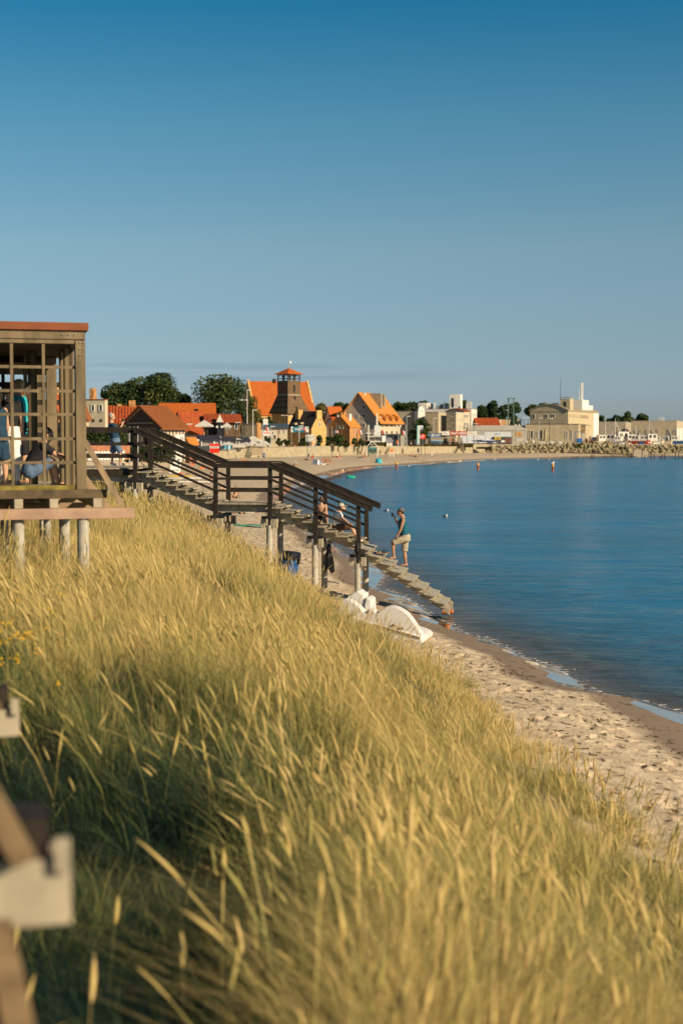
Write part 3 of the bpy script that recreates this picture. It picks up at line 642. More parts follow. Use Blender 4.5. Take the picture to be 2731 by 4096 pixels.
POSE = dict(
 stand=fig(2, 0, (5,15), (-4,10), (3,0), (-3,-4)),
 walk=fig(4, 5, (22,40), (-22,-5), (24,8), (-18,-34)),
 wade=fig(10, 15, (30,60), (15,50), (20,-8), (-8,-14)),
 sit=fig(-12, 5, (-25,-15), (-30,-12), (118,12), (112,18)),
 sitfwd=fig(22, 10, (60,80), (55,75), (122,8), (118,14), curl=12),
 recline=fig(-48, -5, (-30,-20), (-38,-20), (96,70), (100,60)),
 crouch=fig(42, 10, (35,50), (30,45), (95,-35), (90,-30), curl=15),
 bend=fig(70, 60, (10,15), (20,20), (8,-5), (2,-6), curl=10),
 lie=fig(0, 6, (10,140), (8,150), (0,2), (4,-2), spread=.10, footL=10, footR=12),
 sitlegs=fig(-18, 10, (-30,-20), (-34,-18), (88,86), (92,84)),
)
# ================================================================ wooden stairs to the beach
wood_dark = mat('rail_timber', (.026,.019,.013), .75, .25, 9, bump=.4, stretch=(1,1,.25))
wood_grey = mat('grey_timber', (.40,.34,.25), .85, .16, 7, bump=.3)
wood_light = mat('pale_timber', (.38,.325,.235), .8, .10, 7, bump=.2)
wood_tread = mat('tread_timber', (.36,.31,.22), .85, .18, 11, bump=.4, stretch=(1,.2,1))
wood_tan = mat('tan_timber', (.30,.21,.125), .8, .18, 7, bump=.3, stretch=(1,1,.3))
wood_brace = mat('brace_timber', (.17,.115,.06), .85, .2, 7, bump=.3)
concrete = mat('concrete_pile', (.40,.37,.31), .9, .10, 5, bump=.2)
black_metal = mat('black_metal', (.02,.02,.022), .5, .1, 8)
steel = mat('galvanised_steel', (.42,.43,.43), .45, .1, 12, metal=.6)
AN = R(10); DSR = Vector((math.cos(AN), -math.sin(AN), 0)); DN = Vector((math.sin(AN), math.cos(AN), 0))
S0 = Vector((X(545, 43), 43, 0)); SW = 1.35
def t_at(u):
    k = (u-1365.5)/F; return (k*43.2 - S0.x)/(math.cos(AN) + k*math.sin(AN))
TB, TC, TD, TE, TF = [t_at(u) for u in (868, 1084, 1265, 1435, 1782)]
TZ = [(0, 4.43), (TB, 3.38), (TC, 3.38), (TE, 2.28), (TF, .50)]
def tz(t): return float(np.interp(t, [a for a, _ in TZ], [b for _, b in TZ]))
def SP(t, w, z): return S0 + DSR*t + DN*w + Vector((0, 0, z))      # w: 0 near side .. SW far side
stairs = thing('beach_stairs', 'long wooden staircase with dark handrails on concrete piles leading down to the water', 'stairs', tuple(SP(TB, .6, 0)))
def sp(t, w, z): return SP(t, w, z) - stairs.location
def flight(t0, t1, n, tilt, sw_off=0.0, metal=False):
    dt = (t1-t0)/n
    for i in range(n):
        tc = t0 + dt*(i+.5); z = tz(t0+dt*(i+1)) + abs((tz(t1)-tz(t0))/n)*.0 + .02
        z = tz(t0 + dt*(i+.95))+.03
        tw = dt*1.12
        mb = MB()
        for q in (-1, 1):
            rot = Matrix((DSR, DN, Vector((0,0,1)))).transposed() @ Matrix.Rotation(tilt, 3, 'Y')
            if metal:
                mb.cur = 0; mb.box(sp(tc+q*tw*.245*math.cos(tilt), SW/2-.03, z - q*tw*.245*math.sin(tilt)), (tw*.475, SW+.18, .035), mtx=rot)
            else:
                mb.box(sp(tc+q*tw*.25, SW/2-.03, z), (tw*.47, SW+.18, .045), mtx=rot)
        mb.build('tread', wood_tread if not metal else mat('grating_tread', (.33,.31,.25), .8, .15, 20), stairs)
        # triangular bracket under each tread on both stringers
        for w in (.12, SW-.16):
            bm_ = MB()
            z1 = z-.03 - 0*tilt
            a = sp(tc-tw*.42, w, z1+tw*.42*math.sin(tilt)); b = sp(tc+tw*.42, w, z1-tw*.42*math.sin(tilt)); c = sp(tc+tw*.30, w, z1-.15); d = sp(tc-tw*.42, w, z1-.11)
            bm_.prism([a, b, c, d], DN*.05)
            bm_.build('bracket', wood_grey, stairs)
    for w in (.16, SW-.22):
        mb = MB(); z0, z1 = tz(t0)-.12, tz(t1)-.07
        a, b = sp(t0-.05, w, z0), sp(t1+.10, w, z1-.02*0)
        dd = Vector((0,0,-.27))
        mb.prism([a, b, b+dd, a+dd], DN*.06); mb.build('stringer', wood_grey, stairs)
flight(0.05, TB, 8, 0); flight(TC, TE, 8, 0); flight(TE, TF, 8, R(12), metal=True)
mb = MB()
for i in range(12):
    tq = TB + (TC-TB)*(i+.5)/12+.02; mb.bx(0,0,0,0,0,0) if False else mb.box(sp(tq, SW/2-.03, 3.39), ((TC-TB)/12-.012, SW+.18, .045), rz=-AN)
mb.build('landing', wood_tread, stairs)
for w in (.10, SW-.16):
    mb = MB(); mb.beam(sp(TB-.1, w, 3.24), sp(TC+.15, w, 3.24), .06, .22); mb.build('landing_beam', wood_grey, stairs)
POSTS = [0, TB, TC, TD, TE]
for i, t in enumerate(POSTS):
    z = tz(t)
    for w in (-.10, SW+.06):
        top = z+1.12; m = MB()
        m.prism([sp(t-.075, w-.04, z-.42), sp(t+.075, w-.04, z-.42), sp(t+.06, w-.04, top), sp(t-.055, w-.04, top)], DN*.09)
        m.build('rail_post', wood_dark, stairs, bevel=.008)
        gz = float(height(np.array([SP(t, w, 0).x]), np.array([SP(t, w, 0).y]))[0][0])
        m = MB(); m.tube(sp(t-.02, w, gz-.6), sp(t-.02, w, z-.62), .092, .09, 16); m.build('pile', concrete, stairs, smooth=False)
        for q in (-.20, .16):
            m = MB(); m.box(sp(t+q, w, z-.56), (.13, .16, .26), rz=-AN); m.build('pile_cap', wood_light, stairs, bevel=.006)
        m = MB(); m.tube(sp(t-.02, w, z-.72), sp(t-.02, w, z-.40), .045, None, 8); m.build('post_shoe', black_metal, stairs)
    m = MB(); m.beam(sp(t-.02, -.32, z-.38), sp(t-.02, SW+.28, z-.38), .16, .09); m.box(sp(t-.02, -.12, z-.385), (.46, .10, .075), rz=-AN); m.build('cross_beam', black_metal, stairs)
# handrails, one board per side and run, plus two mid rails
KT = [0, TB, TC, TE+.42]
KZ = [4.43, 3.38, 3.38, 3.38+(2.28-3.38)/(TE-TC)*(TE+.42-TC)]
for w in (-.155, SW+.115):
    for j in range(3):
        a0, a1, b0, b1 = KT[j], KT[j+1], KZ[j], KZ[j+1]
        m = MB(); m.beam(sp(a0, w, b0+1.14), sp(a1, w, b1+1.14), .05, .125); m.beam(sp(a0, w+.03, b0+1.235), sp(a1, w+.03, b1+1.235), .13, .045)
        m.build('handrail', wood_dark, stairs)
        if j == 2: a1 = TE; b1 = 2.28
        for hh in (.76, .40):
            m = MB(); m.beam(sp(a0, w, b0+hh), sp(a1, w, b1+hh), .04, .07); m.build('mid_rail', wood_dark, stairs)
# the deck at the head of the stairs
deck = thing('stair_deck', 'dark-railed timber deck at the head of the beach stairs, with a man photographing from it', 'deck', (S0.x-2.6, 44.6, 0))
dl = deck.location
def dp(x, y, z): return Vector((x-dl.x, y-dl.y, z))
x1, x0 = S0.x+.02, S0.x-7.0
m = MB()
for i in range(26): m.bx(x0-dl.x+i*(x1-x0)/26, x0-dl.x+(i+1)*(x1-x0)/26-.012, 43.2-dl.y, 46.4-dl.y, 4.40, 4.445)
m.build('planks', wood_tread, deck)
for yy in (-1.44, 1.69):
    m = MB(); m.bx(x0-dl.x, x1-dl.x-.1, yy-.03, yy+.03, 4.22, 4.395); m.build('edge_board', wood_dark, deck)
for yy in (-1.2, 0, 1.4):
    m = MB(); m.bx(x0-dl.x, x1-dl.x-.15, yy-.05, yy+.05, 4.02, 4.215); m.build('joist', wood_grey, deck)
for xx in (x1-.9, x1-3.0, x1-5.1):
    for yy in (-1.2, 1.4):
        m = MB(); m.tube(dp(xx, 44.6+yy, 3.0), dp(xx, 44.6+yy, 4.02), .10, None, 12); m.build('pile', concrete, deck)
for xx in (x1-.06, x1-2.3, x1-4.5):
    for yy in ((-1.50, 1.78) if xx < x1-1 else (1.78,)):
        m = MB(); m.box(dp(xx, 44.6+yy, 4.85), (.13, .09, 1.35)); m.build('rail_post', wood_dark, deck)
for yy in (-1.56, 1.84):
    for hh, th_ in ((1.16, .17), (.74, .10), (.36, .10)):
        m = MB(); m.beam(dp(x0, 44.6+yy, 4.43+hh), dp(x1-(.1 if yy < 0 else -.05), 44.6+yy, 4.43+hh), .05, th_); m.build('handrail' if hh > 1 else 'mid_rail', wood_dark, deck)

# ================================================================ pavilion on piles (left)
PX = Vector((math.cos(R(15.5)), math.sin(R(15.5)), 0)); PY = Vector((-math.sin(R(15.5)), math.cos(R(15.5)), 0))
P0 = Vector((X(345, 21.5), 21.5, 0))
pav = thing('pavilion', 'weathered timber pavilion with a lattice wall and red-brown roof edge standing on concrete piles', 'pavilion', tuple(P0), R(15.5))
wood_pav = mat('weathered_timber', (.18,.135,.078), .85, .22, 5, bump=.5, stretch=(1,1,.22))
wood_board = stripes('board_wall', (.10,.075,.045), (.19,.145,.08), .11, 0, bump=.7, noise=.2)
S_ = 21.5/F     # metres per full-resolution pixel at the front face
def pz(v, y=21.5): return Z(v, y)
zf = pz(1958)
def add(name, boxes, m, bev=0.0):
    b = MB()
    for q in boxes: b.bx(*q)
    return b.build(name, m, pav, bevel=bev)
add('roof', [(-5.2, .045, -.09, 4.6, pz(1325)+.002, pz(1293))], mat('red_brown_fascia', (.22,.065,.022), .55, .08, 3), .006)
add('ceiling', [(-5.1, -.01, .18, 4.45, pz(1368), pz(1325)-.004)], mat('ceiling_boards', (.06,.045,.03), .85, .15, 6))
add('top_beam', [(-5.1, .0, -.05, .10, pz(1360)+.003, pz(1325)-.002)], wood_pav, .006)
add('lower_beam', [(-5.1, -.155, -.03, .08, pz(1376), pz(1360))], wood_pav)
add('side_beam', [(-.15, 0, .105, 4.4, pz(1372), pz(1328))], wood_pav)
add('back_beam', [(-5.1, -.2, 4.3, 4.42, pz(1372)-.3, pz(1328))], wood_pav)
add('corner_post', [(-.152, .0, -.052, .15, zf, pz(1362)-.004)], wood_pav, .01)
bolt = MB()
for (u, v) in ((248,1341),(273,1341),(298,1341),(318,1372),(332,1372),(318,1397),(332,1397),(318,1422),(332,1422)):
    p = W(u, v, 21.5)-P0; lx = p.dot(PX); bolt.ball((lx, -.058, p.z), .014, n=6)
bolt.build('bolts', steel, pav)
# lattice
zt_, zb_ = pz(1376), pz(1950)
for u in (-95, -22, 63, 182):
    lx = (X(u, 21.4)-P0.x)/math.cos(R(15.5))+.0
    add('lattice_upright', [(lx-.022, lx+.022, -.012, .03, zb_, zt_)], wood_pav)
for v in (1470, 1565, 1658, 1755, 1850):
    add('lattice_rail', [(-5.0, -.156, .004, .036, pz(v)-.022, pz(v)+.022)], wood_pav)
add('sill', [(-5.0, -.156, -.02, .08, zf, pz(1940))], mat('mossy_timber', (.22,.17,.04), .9, .2, 6, bump=.4))
# boarded posts further inside
def inner_post(u0, u1, y, wide_board=True):
    xa, xb = X(u0, y), X(u1, y); c = Vector((xa, y, 0))-P0; lx, ly = c.dot(PX), c.dot(PY); w = (xb-xa)/math.cos(R(15.5))
    add('inner_post', [(lx, lx+w, ly, ly+.26, zf, pz(1372)-.002)], wood_board if wide_board else wood_pav)
inner_post(262, 298, 22.6); inner_post(244, 260, 23.4); inner_post(190, 228, 25.4, False); inner_post(152, 177, 26.2, False); inner_post(118, 150, 23.8); inner_post(100, 112, 24.8)
inner_post(-60, -30, 24.5); 
for v, y in ((1540, 25.6), (1610, 25.6), (1700, 25.6), (1740, 25.6), (1808, 25.6)):
    c = Vector((X(170, y), y, 0))-P0; ly = c.dot(PY)
    add('rear_rail', [(-5.0, c.dot(PX)+.40, ly-.12, ly-.07, Z(v, y)-.045, Z(v, y)+.045)], wood_dark)
for u in (16, 55, -40):
    y = 25.6; c = Vector((X(u, y), y, 0))-P0
    add('rear_upright', [(c.dot(PX)-.03, c.dot(PX)+.03, c.dot(PY)-.06, c.dot(PY), zf, Z(1440, y))], wood_dark)
add('rear_header', [(-5.1, -.3, 4.1, 4.25, Z(1452, 25.6), pz(1372)-.002)], wood_dark)
add('floor', [(-5.1, -.0, .12, 4.5, zf-.05, zf)], wood_tread)
add('floor_beam', [(-5.2, .30, -.06, .06, pz(1992), zf-.001)], mat('dark_floor_beam', (.11,.08,.045), .85, .2, 5, bump=.4), .006)
add('bench', [(-4.4, -1.5, 1.6, 2.0, zf+.38, zf+.44), (-4.3, -4.2, 1.7, 1.95, zf, zf+.378), (-1.7, -1.6, 1.7, 1.95, zf, zf+.378)], wood_pav)
for u, w in ((62, 33), (194, 33), (360, 33)):
    c = (X(u, 21.35)-P0.x)/math.cos(R(15.5)); add('joist', [(c, c+.125, -.16, 4.3, pz(2029), pz(1992)-.002)], wood_light, .005)
add('bearer', [(-5.2, .68, -.30, -.10, pz(2071), pz(2030))], mat('pink_timber', (.40,.26,.18), .8, .10, 5, bump=.2), .006)
add('rear_bearer', [(-5.2, .52, 1.55, 1.72, pz(2071)+.06, pz(2030))], wood_tan); add('rear_bearer', [(-5.2, .45, 3.6, 3.75, pz(2071)+.06, pz(2030))], wood_tan)
for u, y, wp in ((333, 21.3, 47), (75, 21.1, 46), (20, 22.9, 30), (259, 22.9, 42), (190, 25.1, 30), (170, 26.0, 22), (-40, 21.0, 46), (-60, 23, 40), (60, 25, 30)):
    c = Vector((X(u, y, 2100), y, 0))-P0
    m = MB(); m.tube((c.dot(PX), c.dot(PY), 2.6), (c.dot(PX), c.dot(PY), pz(2071)), wp*y/F/2, None, 16); m.build('pile', concrete, pav)
m = MB(); a = W(341, 1765, 21.45)-P0; b = W(492, 2022, 21.3)-P0
m.beam((a.dot(PX), -.02, a.z), (b.dot(PX), -.20, b.z), .05, .085, side=(0,1,0)); m.build('brace', wood_tan, pav)
m = MB(); m.beam((.02, 1.64, pz(1890)), (.42, 1.64, pz(2030)), .05, .11, side=(0,1,0)); m.build('brace', wood_tan, pav)

# ================================================================ walkway beside the camera
WD = Vector((-.92, 3.5, 0)).normalized(); WN = Vector((WD.y, -WD.x, 0))     # WN points right
w0 = Vector((-.67, 3.5, 0))
wk = thing('walkway', 'timber walkway at the left edge with pale beam ends and tan braces', 'walkway', tuple(w0), math.atan2(WD.y, WD.x)-math.pi/2)
def wl(name, boxes, m, bev=0.0):
    b = MB()
    for q in boxes: b.bx(*q)
    return b.build(name, m, wk, bevel=bev)
wl('deck_boards', [(-2.6, -.62, -4.5+i*.14, -4.5+i*.14+.125, 4.40, 4.44) for i in range(125)], wood_tread)
wl('edge_beam', [(-.66, -.60, -4.5, 13, 4.22, 4.396)], wood_grey); wl('edge_beam', [(-2.6, -2.54, -4.5, 13, 4.22, 4.396)], wood_grey)
for k, (yy, zt2, hh) in enumerate(((0, 4.37, .165), (3.62, 4.06, .135), (-3.6, 4.37, .16))):
    wl('outrigger', [(-2.8, -.01, yy-.07, yy+.07, zt2-hh, zt2)], wood_light, .004)
    wl('dark_bearer', [(-2.8, -.06, yy-.065, yy+.10, zt2+.001, zt2+.10)], wood_dark)
    wl('outrigger_block', [(-.050, -.012, yy-.10, yy-.071, zt2-hh*.15, zt2+.055)], wood_light)
    m = MB(); m.beam((-.12, yy-.10, zt2+.01), (-.60, yy-.10, zt2+.95), .04, .06, side=(0,1,0)); m.build('brace', wood_brace, wk)
    m = MB(); m.box((-.655, yy, 4.9), (.09, .12, 1.2)); m.build('rail_post', wood_dark, wk)
    for xx in (-.75, -2.4):
        m = MB(); m.tube((xx, yy, 2.4), (xx, yy, zt2-hh), .10, None, 14); m.build('pile', concrete, wk)
wl('handrail', [(-.72, -.61, -4.5, 13, 5.501, 5.55)], wood_dark); wl('mid_rail', [(-.61, -.57, -4.5, 13, 4.95, 5.04)], wood_dark)
# the long tan strut in the bottom left corner runs down from the outrigger to the pile
m = MB(); m.beam((-.19, -.06, 4.20), (-.02, -1.10, 3.55), .07, .08); m.build('strut', wood_brace, wk)

# ================================================================ people near by
def jl(base, y0, pts):
    """joints read in a side view -> local coordinates of the figure's base"""
    return {k: W(p[0], p[1], y0+(p[2] if len(p) > 2 else 0)) - base for k, p in pts.items()}
ym = 41.9
base = W(1610, 2262, ym)
JM = jl(base, ym, dict(pelvis=(1620,2152,.0), waist=(1616,2127,0), chest=(1611,2100,0), neck=(1610,2068,.0), head=(1601,2050,0), top=(1603,2042.5,0),
  shL=(1612,2082,-.17), elL=(1601,2120,-.20), wrL=(1583,2152,-.16), haL=(1571,2162,-.12), shR=(1606,2082,.17), elR=(1590,2093,.22), wrR=(1579,2070,.20), haR=(1573,2063,.17),
  hipL=(1614,2156,-.10), knL=(1570,2172,-.12), anL=(1575,2226,-.12), toL=(1560,2232,-.14), hipR=(1620,2158,.10), knR=(1617,2207,.09), anR=(1623,2255,.08), toR=(1607,2260.5,.08)))
JM['face'] = Vector((-1, .05, -.05))
band = mat('bandana_print', (.012,.012,.016), .8, .1, 40, col2=(.25,.25,.25))
man, JA = person('barefoot man in teal tank top and khaki shorts standing on the lower stairs', tuple(base), 0, JM, skin='skin_tan', clothes=[('tank','teal'), ('shorts','khaki')], hair='dark', detail=1, ground=False, hat=('beanie', band), fat=1.12)
m = MB(); h = JA['wrL']; m.tube(h+Vector((.006,0,.012)), h+Vector((-.012,0,-.016)), .036, None, 12); m.build('wristwatch', black_metal, man)
cup = thing('cup', 'small dark drinking cup in the raised hand of the man on the stairs', 'cup', tuple(base+JA['haR']+Vector((-.03, 0, .02))))
m = MB(); m.lathe((0,0,-.045), [(.026,0),(.034,.10),(.030,.10),(.024,.012)], 14); m.build('cup_body', mat('dark_plastic', (.03,.025,.03), .4), cup)
m = MB(); m.lathe((0,0,.052), [(.036,0),(.036,.012),(.02,.016)], 14); m.build('lid', mat('dark_plastic', (.03,.025,.03), .4), cup)

ys_ = 42.3; base = W(1330, 2120, ys_)
JS = jl(base, ys_, dict(pelvis=(1347,2106,0), waist=(1344,2090,0), chest=(1348,2068,0), neck=(1358,2044,0), head=(1367,2031,0), top=(1366,2023.5,0),
  shL=(1352,2056,-.17), elL=(1368,2078,-.20), wrL=(1389,2092,-.15), haL=(1400,2098,-.12), shR=(1357,2056,.17), elR=(1372,2076,.20), wrR=(1392,2090,.16), haR=(1403,2096,.12),
  hipL=(1352,2108,-.10), knL=(1404,2106,-.13), anL=(1428,2156,-.13), toL=(1441,2163,-.14), hipR=(1352,2108,.10), knR=(1406,2104,.14), anR=(1429,2154,.14), toR=(1443,2161,.14)))
JS['face'] = Vector((.95, -.1, -.3)); camo_h = mat('camouflage_cap', (.55,.55,.50), .85, .1, 30, col2=(.06,.07,.05))
seat_m, JA = person('person in white T-shirt and patterned cap sitting on the stairs behind the railing', tuple(base), 0, JS, skin='skin', clothes=[('tshirt','white'), ('shorts','brown')], hair='dark', detail=1, ground=False, hat=('cap', camo_h), fat=1.05)
m = MB()
for k in 'LR': m.ball(JA['an'+k].lerp(JA['to'+k], .55)-Vector((0,0,.015)), .055, (1.9,.9,.75), 10)
m.build('shoes', M['cloth_white'], seat_m, smooth=True)
bb = W(1262, 2108, 43.4)
person('bare-backed child in dark trunks sitting at the far rail of the stairs behind a post', tuple(SP(t_at(1262), SW-.35, tz(t_at(1262))-.12)), R(80), POSE['sit'], skin='skin', clothes=[('swim','black')], hair='brown', s=.80, detail=1)
# man photographing on the deck
yd = 45.2; base = W(468, 1857, yd); base.z = 4.445
JD = jl(base, yd, dict(pelvis=(462,1765,0), waist=(459,1742,0), chest=(450,1716,0), neck=(446,1688,0), head=(448,1668,0), top=(448,1659,0),
  shL=(455,1703,-.17), elL=(476,1721,-.20), wrL=(489,1700,-.16), haL=(491,1688,-.10), shR=(452,1702,.17), elR=(478,1722,.18), wrR=(490,1699,.10), haR=(492,1687,.02),
  hipL=(462,1770,-.1), knL=(483,1810,-.11), anL=(482,1850,-.12), toL=(493,1857,-.12), hipR=(458,1770,.1), knR=(452,1812,.11), anR=(449,1850,.11), toR=(459,1857,.11)))
JD['face'] = Vector((1, -.1, -.05))
dm, JA = person('grey-haired man in a navy T-shirt and denim shorts photographing from the deck rail', tuple(base), 0, JD, skin='skin', clothes=[('tshirt','navy'), ('shorts','denim')], hair='grey', detail=1, ground=False, fat=1.12)
m = MB(); m.box(JA['haL'].lerp(JA['haR'], .5)+Vector((.03,0,.05)), (.03,.15,.09)); ph = m.build('phone', black_metal, None); ph.location = base
tag(ph, 'dark phone held up by the man on the deck', 'phone')
m = MB()
for k in 'LR': m.ball(JA['an'+k].lerp(JA['to'+k], .5)-Vector((0,0,.03)), .05, (2.0,.9,.8), 8)
m.build('shoes', M['cloth_white'], dm, smooth=True)
# people in and behind the pavilion
person('person in a turquoise T-shirt with cropped hair standing behind the pavilion lattice', (X(82, 24.3), 24.3, zf), R(170), fig(2, 0, (5,70), (0,12), (3,0), (-3,-4)), clothes=[('tshirt','cyan'), ('shorts','black')], hair='fair', detail=1, s=1.03)
person('person in white trousers and a dark top standing at the pavilion bench', (X(38, 23.2), 23.2, zf), R(100), POSE['stand'], clothes=[('tshirt','black'), ('trousers','white')], hair='dark', detail=1, s=.95)
person('person with sunlit shoulder at the left picture edge in the pavilion', (X(-2, 22.9), 22.9, zf), R(150), POSE['stand'], clothes=[('dress','navy')], hair='fair', detail=1, s=.88)
person('person in dark clothes crouching low on the pavilion floor with bare knees', (X(118, 22.8), 22.8, zf), R(20), POSE['sitfwd'], clothes=[('tshirt','black'), ('shorts','denim')], hair='dark', detail=1, s=.95)

# ================================================================ things on and around the stairs
tt_ = t_at(1515); p = SP(tt_, .35, tz(tt_)+.07)
for k, (dx, dy, rz) in enumerate(((-.02, -.10, .3), (.14, -.02, -.2))):
    sd2 = thing('sandal', ('brown strappy sandal lying nearer the railing on the step above the standing man', 'brown strappy sandal turned sideways at the outer edge of the step above the standing man')[k], 'sandal', tuple(p+Vector((dx, dy, 0))), rz, 'pair of sandals on the step')
    MB().box((0,0,.012), (.25,.09,.024)).build('sole', mat('tan_leather', (.38,.20,.07), .7), sd2, bevel=.01)
    m = MB(); m.path([(.05,-.045,.02),(.05,-.03,.07),(.05,.03,.07),(.05,.045,.02)], .011, 6); m.path([(-.05,-.045,.02),(-.06,-.03,.09),(-.06,.03,.09),(-.05,.045,.02)], .011, 6); m.path([(.05,0,.07),(-.06,0,.09)], .010, 6)
    m.build('straps', mat('dark_leather', (.05,.03,.02), .6), sd2)
# black bag hung on the last post
tb = TE-.02; p = SP(tb, -.22, tz(tb)-.16)
bag = thing('bag', 'black bag hanging on the last railing post of the stairs', 'bag', tuple(p))
m = MB(); m.path([(0,0,-.17),(0,0,-.12),(.01,0,.02),(0,0,.12),(0,0,.18)], [.04,.075,.085,.06,.03], 10); m.build('pouch', mat('black_fabric', (.012,.012,.014), .7, .2, 8, bump=.3), bag, smooth=True)
m = MB(); m.path([(-.09,0,.15),(-.05,-.01,.38),(.05,-.01,.38),(.09,0,.15)], .012, 6); m.build('strap', M['black_fabric'], bag)
# long fins hanging under the stairs
yf = 42.2; pf = W(1316, 2160, yf)
for k, (u1, v1, lab, tone) in enumerate(((1300, 2292, 'glossy black long swim fin, left one of the hanging pair', (.015,.015,.018)), (1330, 2292, 'matt grey swim fin with an orange tip, right one of the hanging pair', (.06,.055,.055)))):
    fn = thing('swim_fin', lab, 'swim fin', tuple(pf), 0, 'long swim fins hung under the stairs')
    a = W(1313+k*5, 2195, yf-.03*k)-pf; b = W(u1, v1, yf-.03*k)-pf; ax = (b-a).normalized(); sd3 = ax.cross(Vector((0,1,0)))
    pl = [a-sd3*.035, a+ax*.18-sd3*.075, a+ax*.45-sd3*.105, a+ax*.68-sd3*.085, a+ax*.75-sd3*.02, a+ax*.70+sd3*.06, a+ax*.45+sd3*.085, a+ax*.18+sd3*.06, a+sd3*.03]
    m = MB(); m.prism(pl, (0,.03,0)); m.build('blade', mat('fin_'+str(k), tone, .25 if k == 0 else .6, .1), fn, bevel=.006)
    m = MB(); m.ball(a-ax*.05, .06, (1,.9,1.7), 10); m.build('foot_pocket', mat('fin_pocket', (.012,.012,.014), .5), fn, smooth=True)
    m = MB(); m.path([a-ax*.12, pf*0+Vector((.02,0,.0)), Vector((.03,.02,.08))], .008, 6); m.build('cord', black_metal, fn)
    if k: MB().box(b-ax*.03+sd3*.0, (.05,.034,.03)).build('orange_tip', M['cloth_red'], fn)
# blue litter drum half hidden in the grass
def drum(name, lab, loc, s=1.0, tilt=0, rz=0, group=None, black_rim=False):
    o = thing(name, lab, 'litter bin', loc, rz, group); o.rotation_euler = (0, tilt, rz)
    m = MB(); m.lathe((0,0,0), [(.28*s,0),(.29*s,.03*s),(.285*s,.29*s),(.298*s,.30*s),(.285*s,.32*s),(.285*s,.58*s),(.298*s,.59*s),(.285*s,.61*s),(.29*s,.86*s),(.27*s,.86*s),(.26*s,.3*s)], 20); m.build('drum', mat('blue_plastic', (.012,.075,.24), .35, .15, 4), o, smooth=False)
    if black_rim:
        m = MB(); m.lathe((0,0,.66*s), [(.305*s,0),(.32*s,.10*s),(.315*s,.22*s),(.28*s,.23*s),(.27*s,.05*s)], 16)
        for g in range(7): m.box((.31*s*math.cos(g*.9), .31*s*math.sin(g*.9), .62*s-.03*(g % 3)), (.06*s,.03*s,.14*s), rz=g*.9)
        m.build('bin_liner', mat('black_bag', (.012,.013,.018), .3, .2, 20, bump=.4), o)
    else:
        m = MB(); m.lathe((0,0,.80*s), [(.30*s,0),(.305*s,.07*s),(.27*s,.07*s)], 16); m.build('rim', black_metal, o)
        m = MB(); m.box((0,-.288*s,.45*s), (.16*s,.012,.2*s)); m.build('sticker', M['cloth_white'], o)
    return o
p = W(1146, 2290, 46.5); p.z = float(height(np.array([p.x]), np.array([p.y]))[0][0])-.06
drum('litter_drum', 'blue drum with a torn black bin liner tilting in the grass between the stair piles', tuple(p), 1.15, R(7), .3, None, True)
# white pedal boat behind the grass
pb = W(1560, 2500, 33.6); pb.z = .95
bo = thing('pedal_boat', 'white plastic pedal boat lying on the sand behind the dune grass', 'pedal boat', tuple(pb), R(-14))
gel = mat('white_gelcoat', (.66,.64,.61), .4, .03, 1.5)
def bl(u, v, dy=0):
    q = W(u, v, 33.6+dy)-pb; r = Matrix.Rotation(R(14), 3, 'Z') @ q; return (r.x, r.z)
prof = [bl(1692,2543), bl(1655,2578), bl(1500,2575), bl(1335,2500), bl(1355,2420), bl(1372,2400), bl(1415,2420), bl(1432,2435), bl(1460,2460), bl(1475,2438), bl(1490,2443), bl(1505,2455), bl(1518,2448), bl(1545,2428), bl(1580,2427), bl(1620,2445), bl(1650,2475), bl(1675,2512)]
def cat_(P, k=4):
    n = len(P); out = []
    for i in range(n):
        a, b, c, d = P[i-1], P[i], P[(i+1) % n], P[(i+2) % n]
        for j in range(k):
            t = j/k; out.append(tuple(.5*((2*b[q])+(-a[q]+c[q])*t+(2*a[q]-5*b[q]+4*c[q]-d[q])*t*t+(-a[q]+3*b[q]-3*c[q]+d[q])*t**3) for q in (0, 1)))
    return out
m = MB(); m.prism([(x, -.05, z) for x, z in cat_(prof)], (0, .34, 0)); h1 = m.build('wheel_cover', gel, bo, bevel=.03)
hull = [bl(1692,2543), bl(1655,2590), bl(1450,2580), bl(1290,2470), bl(1340,2452), bl(1520,2500)]
m = MB(); m.prism([(x, -.12, z) for x, z in cat_(hull)], (0, 1.35, 0)); m.build('hull', gel, bo, bevel=.04)
m = MB(); (xa, za), (xb, zb) = bl(1345,2408), bl(1398,2375)
m.prism([(xa,.35,za-.35),(xb+.20,.35,za-.35),(xb+.22,.35,zb-.10),(xb+.05,.35,zb+.02),(xa+.1,.35,za+.05)], (0,.5,0)); m.build('seat', gel, bo, bevel=.03)
m = MB(); (xa, za), (xb, zb) = bl(1425,2452), bl(1470,2400)
m.prism([(xa,.30,za-.3),(xb,.30,za-.3),(xb-.02,.30,zb-.04),(xa+.12,.30,zb+.02)], (0,.55,0)); m.build('seat_back', gel, bo, bevel=.03)
m = MB(); m.path([(bl(1500,2497)[0], -.135, bl(1500,2497)[1]), (bl(1600,2523)[0], -.14, bl(1600,2523)[1]), (bl(1690,2545)[0], -.135, bl(1690,2545)[1])], .018, 8); m.build('rubbing_strip', mat('brown_rubber', (.16,.07,.05), .6), bo)
m = MB()
for u, v in ((1577,2499),(1612,2511),(1597,2514)): x, z = bl(u, v); m.ball((x, -.075, z), .035, n=8)
x, z = bl(1577,2499); x2, z2 = bl(1612,2511); m.tube((x,-.09,z),(x2,-.09,z2), .010); m.build('grab_handle', mat('brown_rubber', (.16,.07,.05), .6), bo)
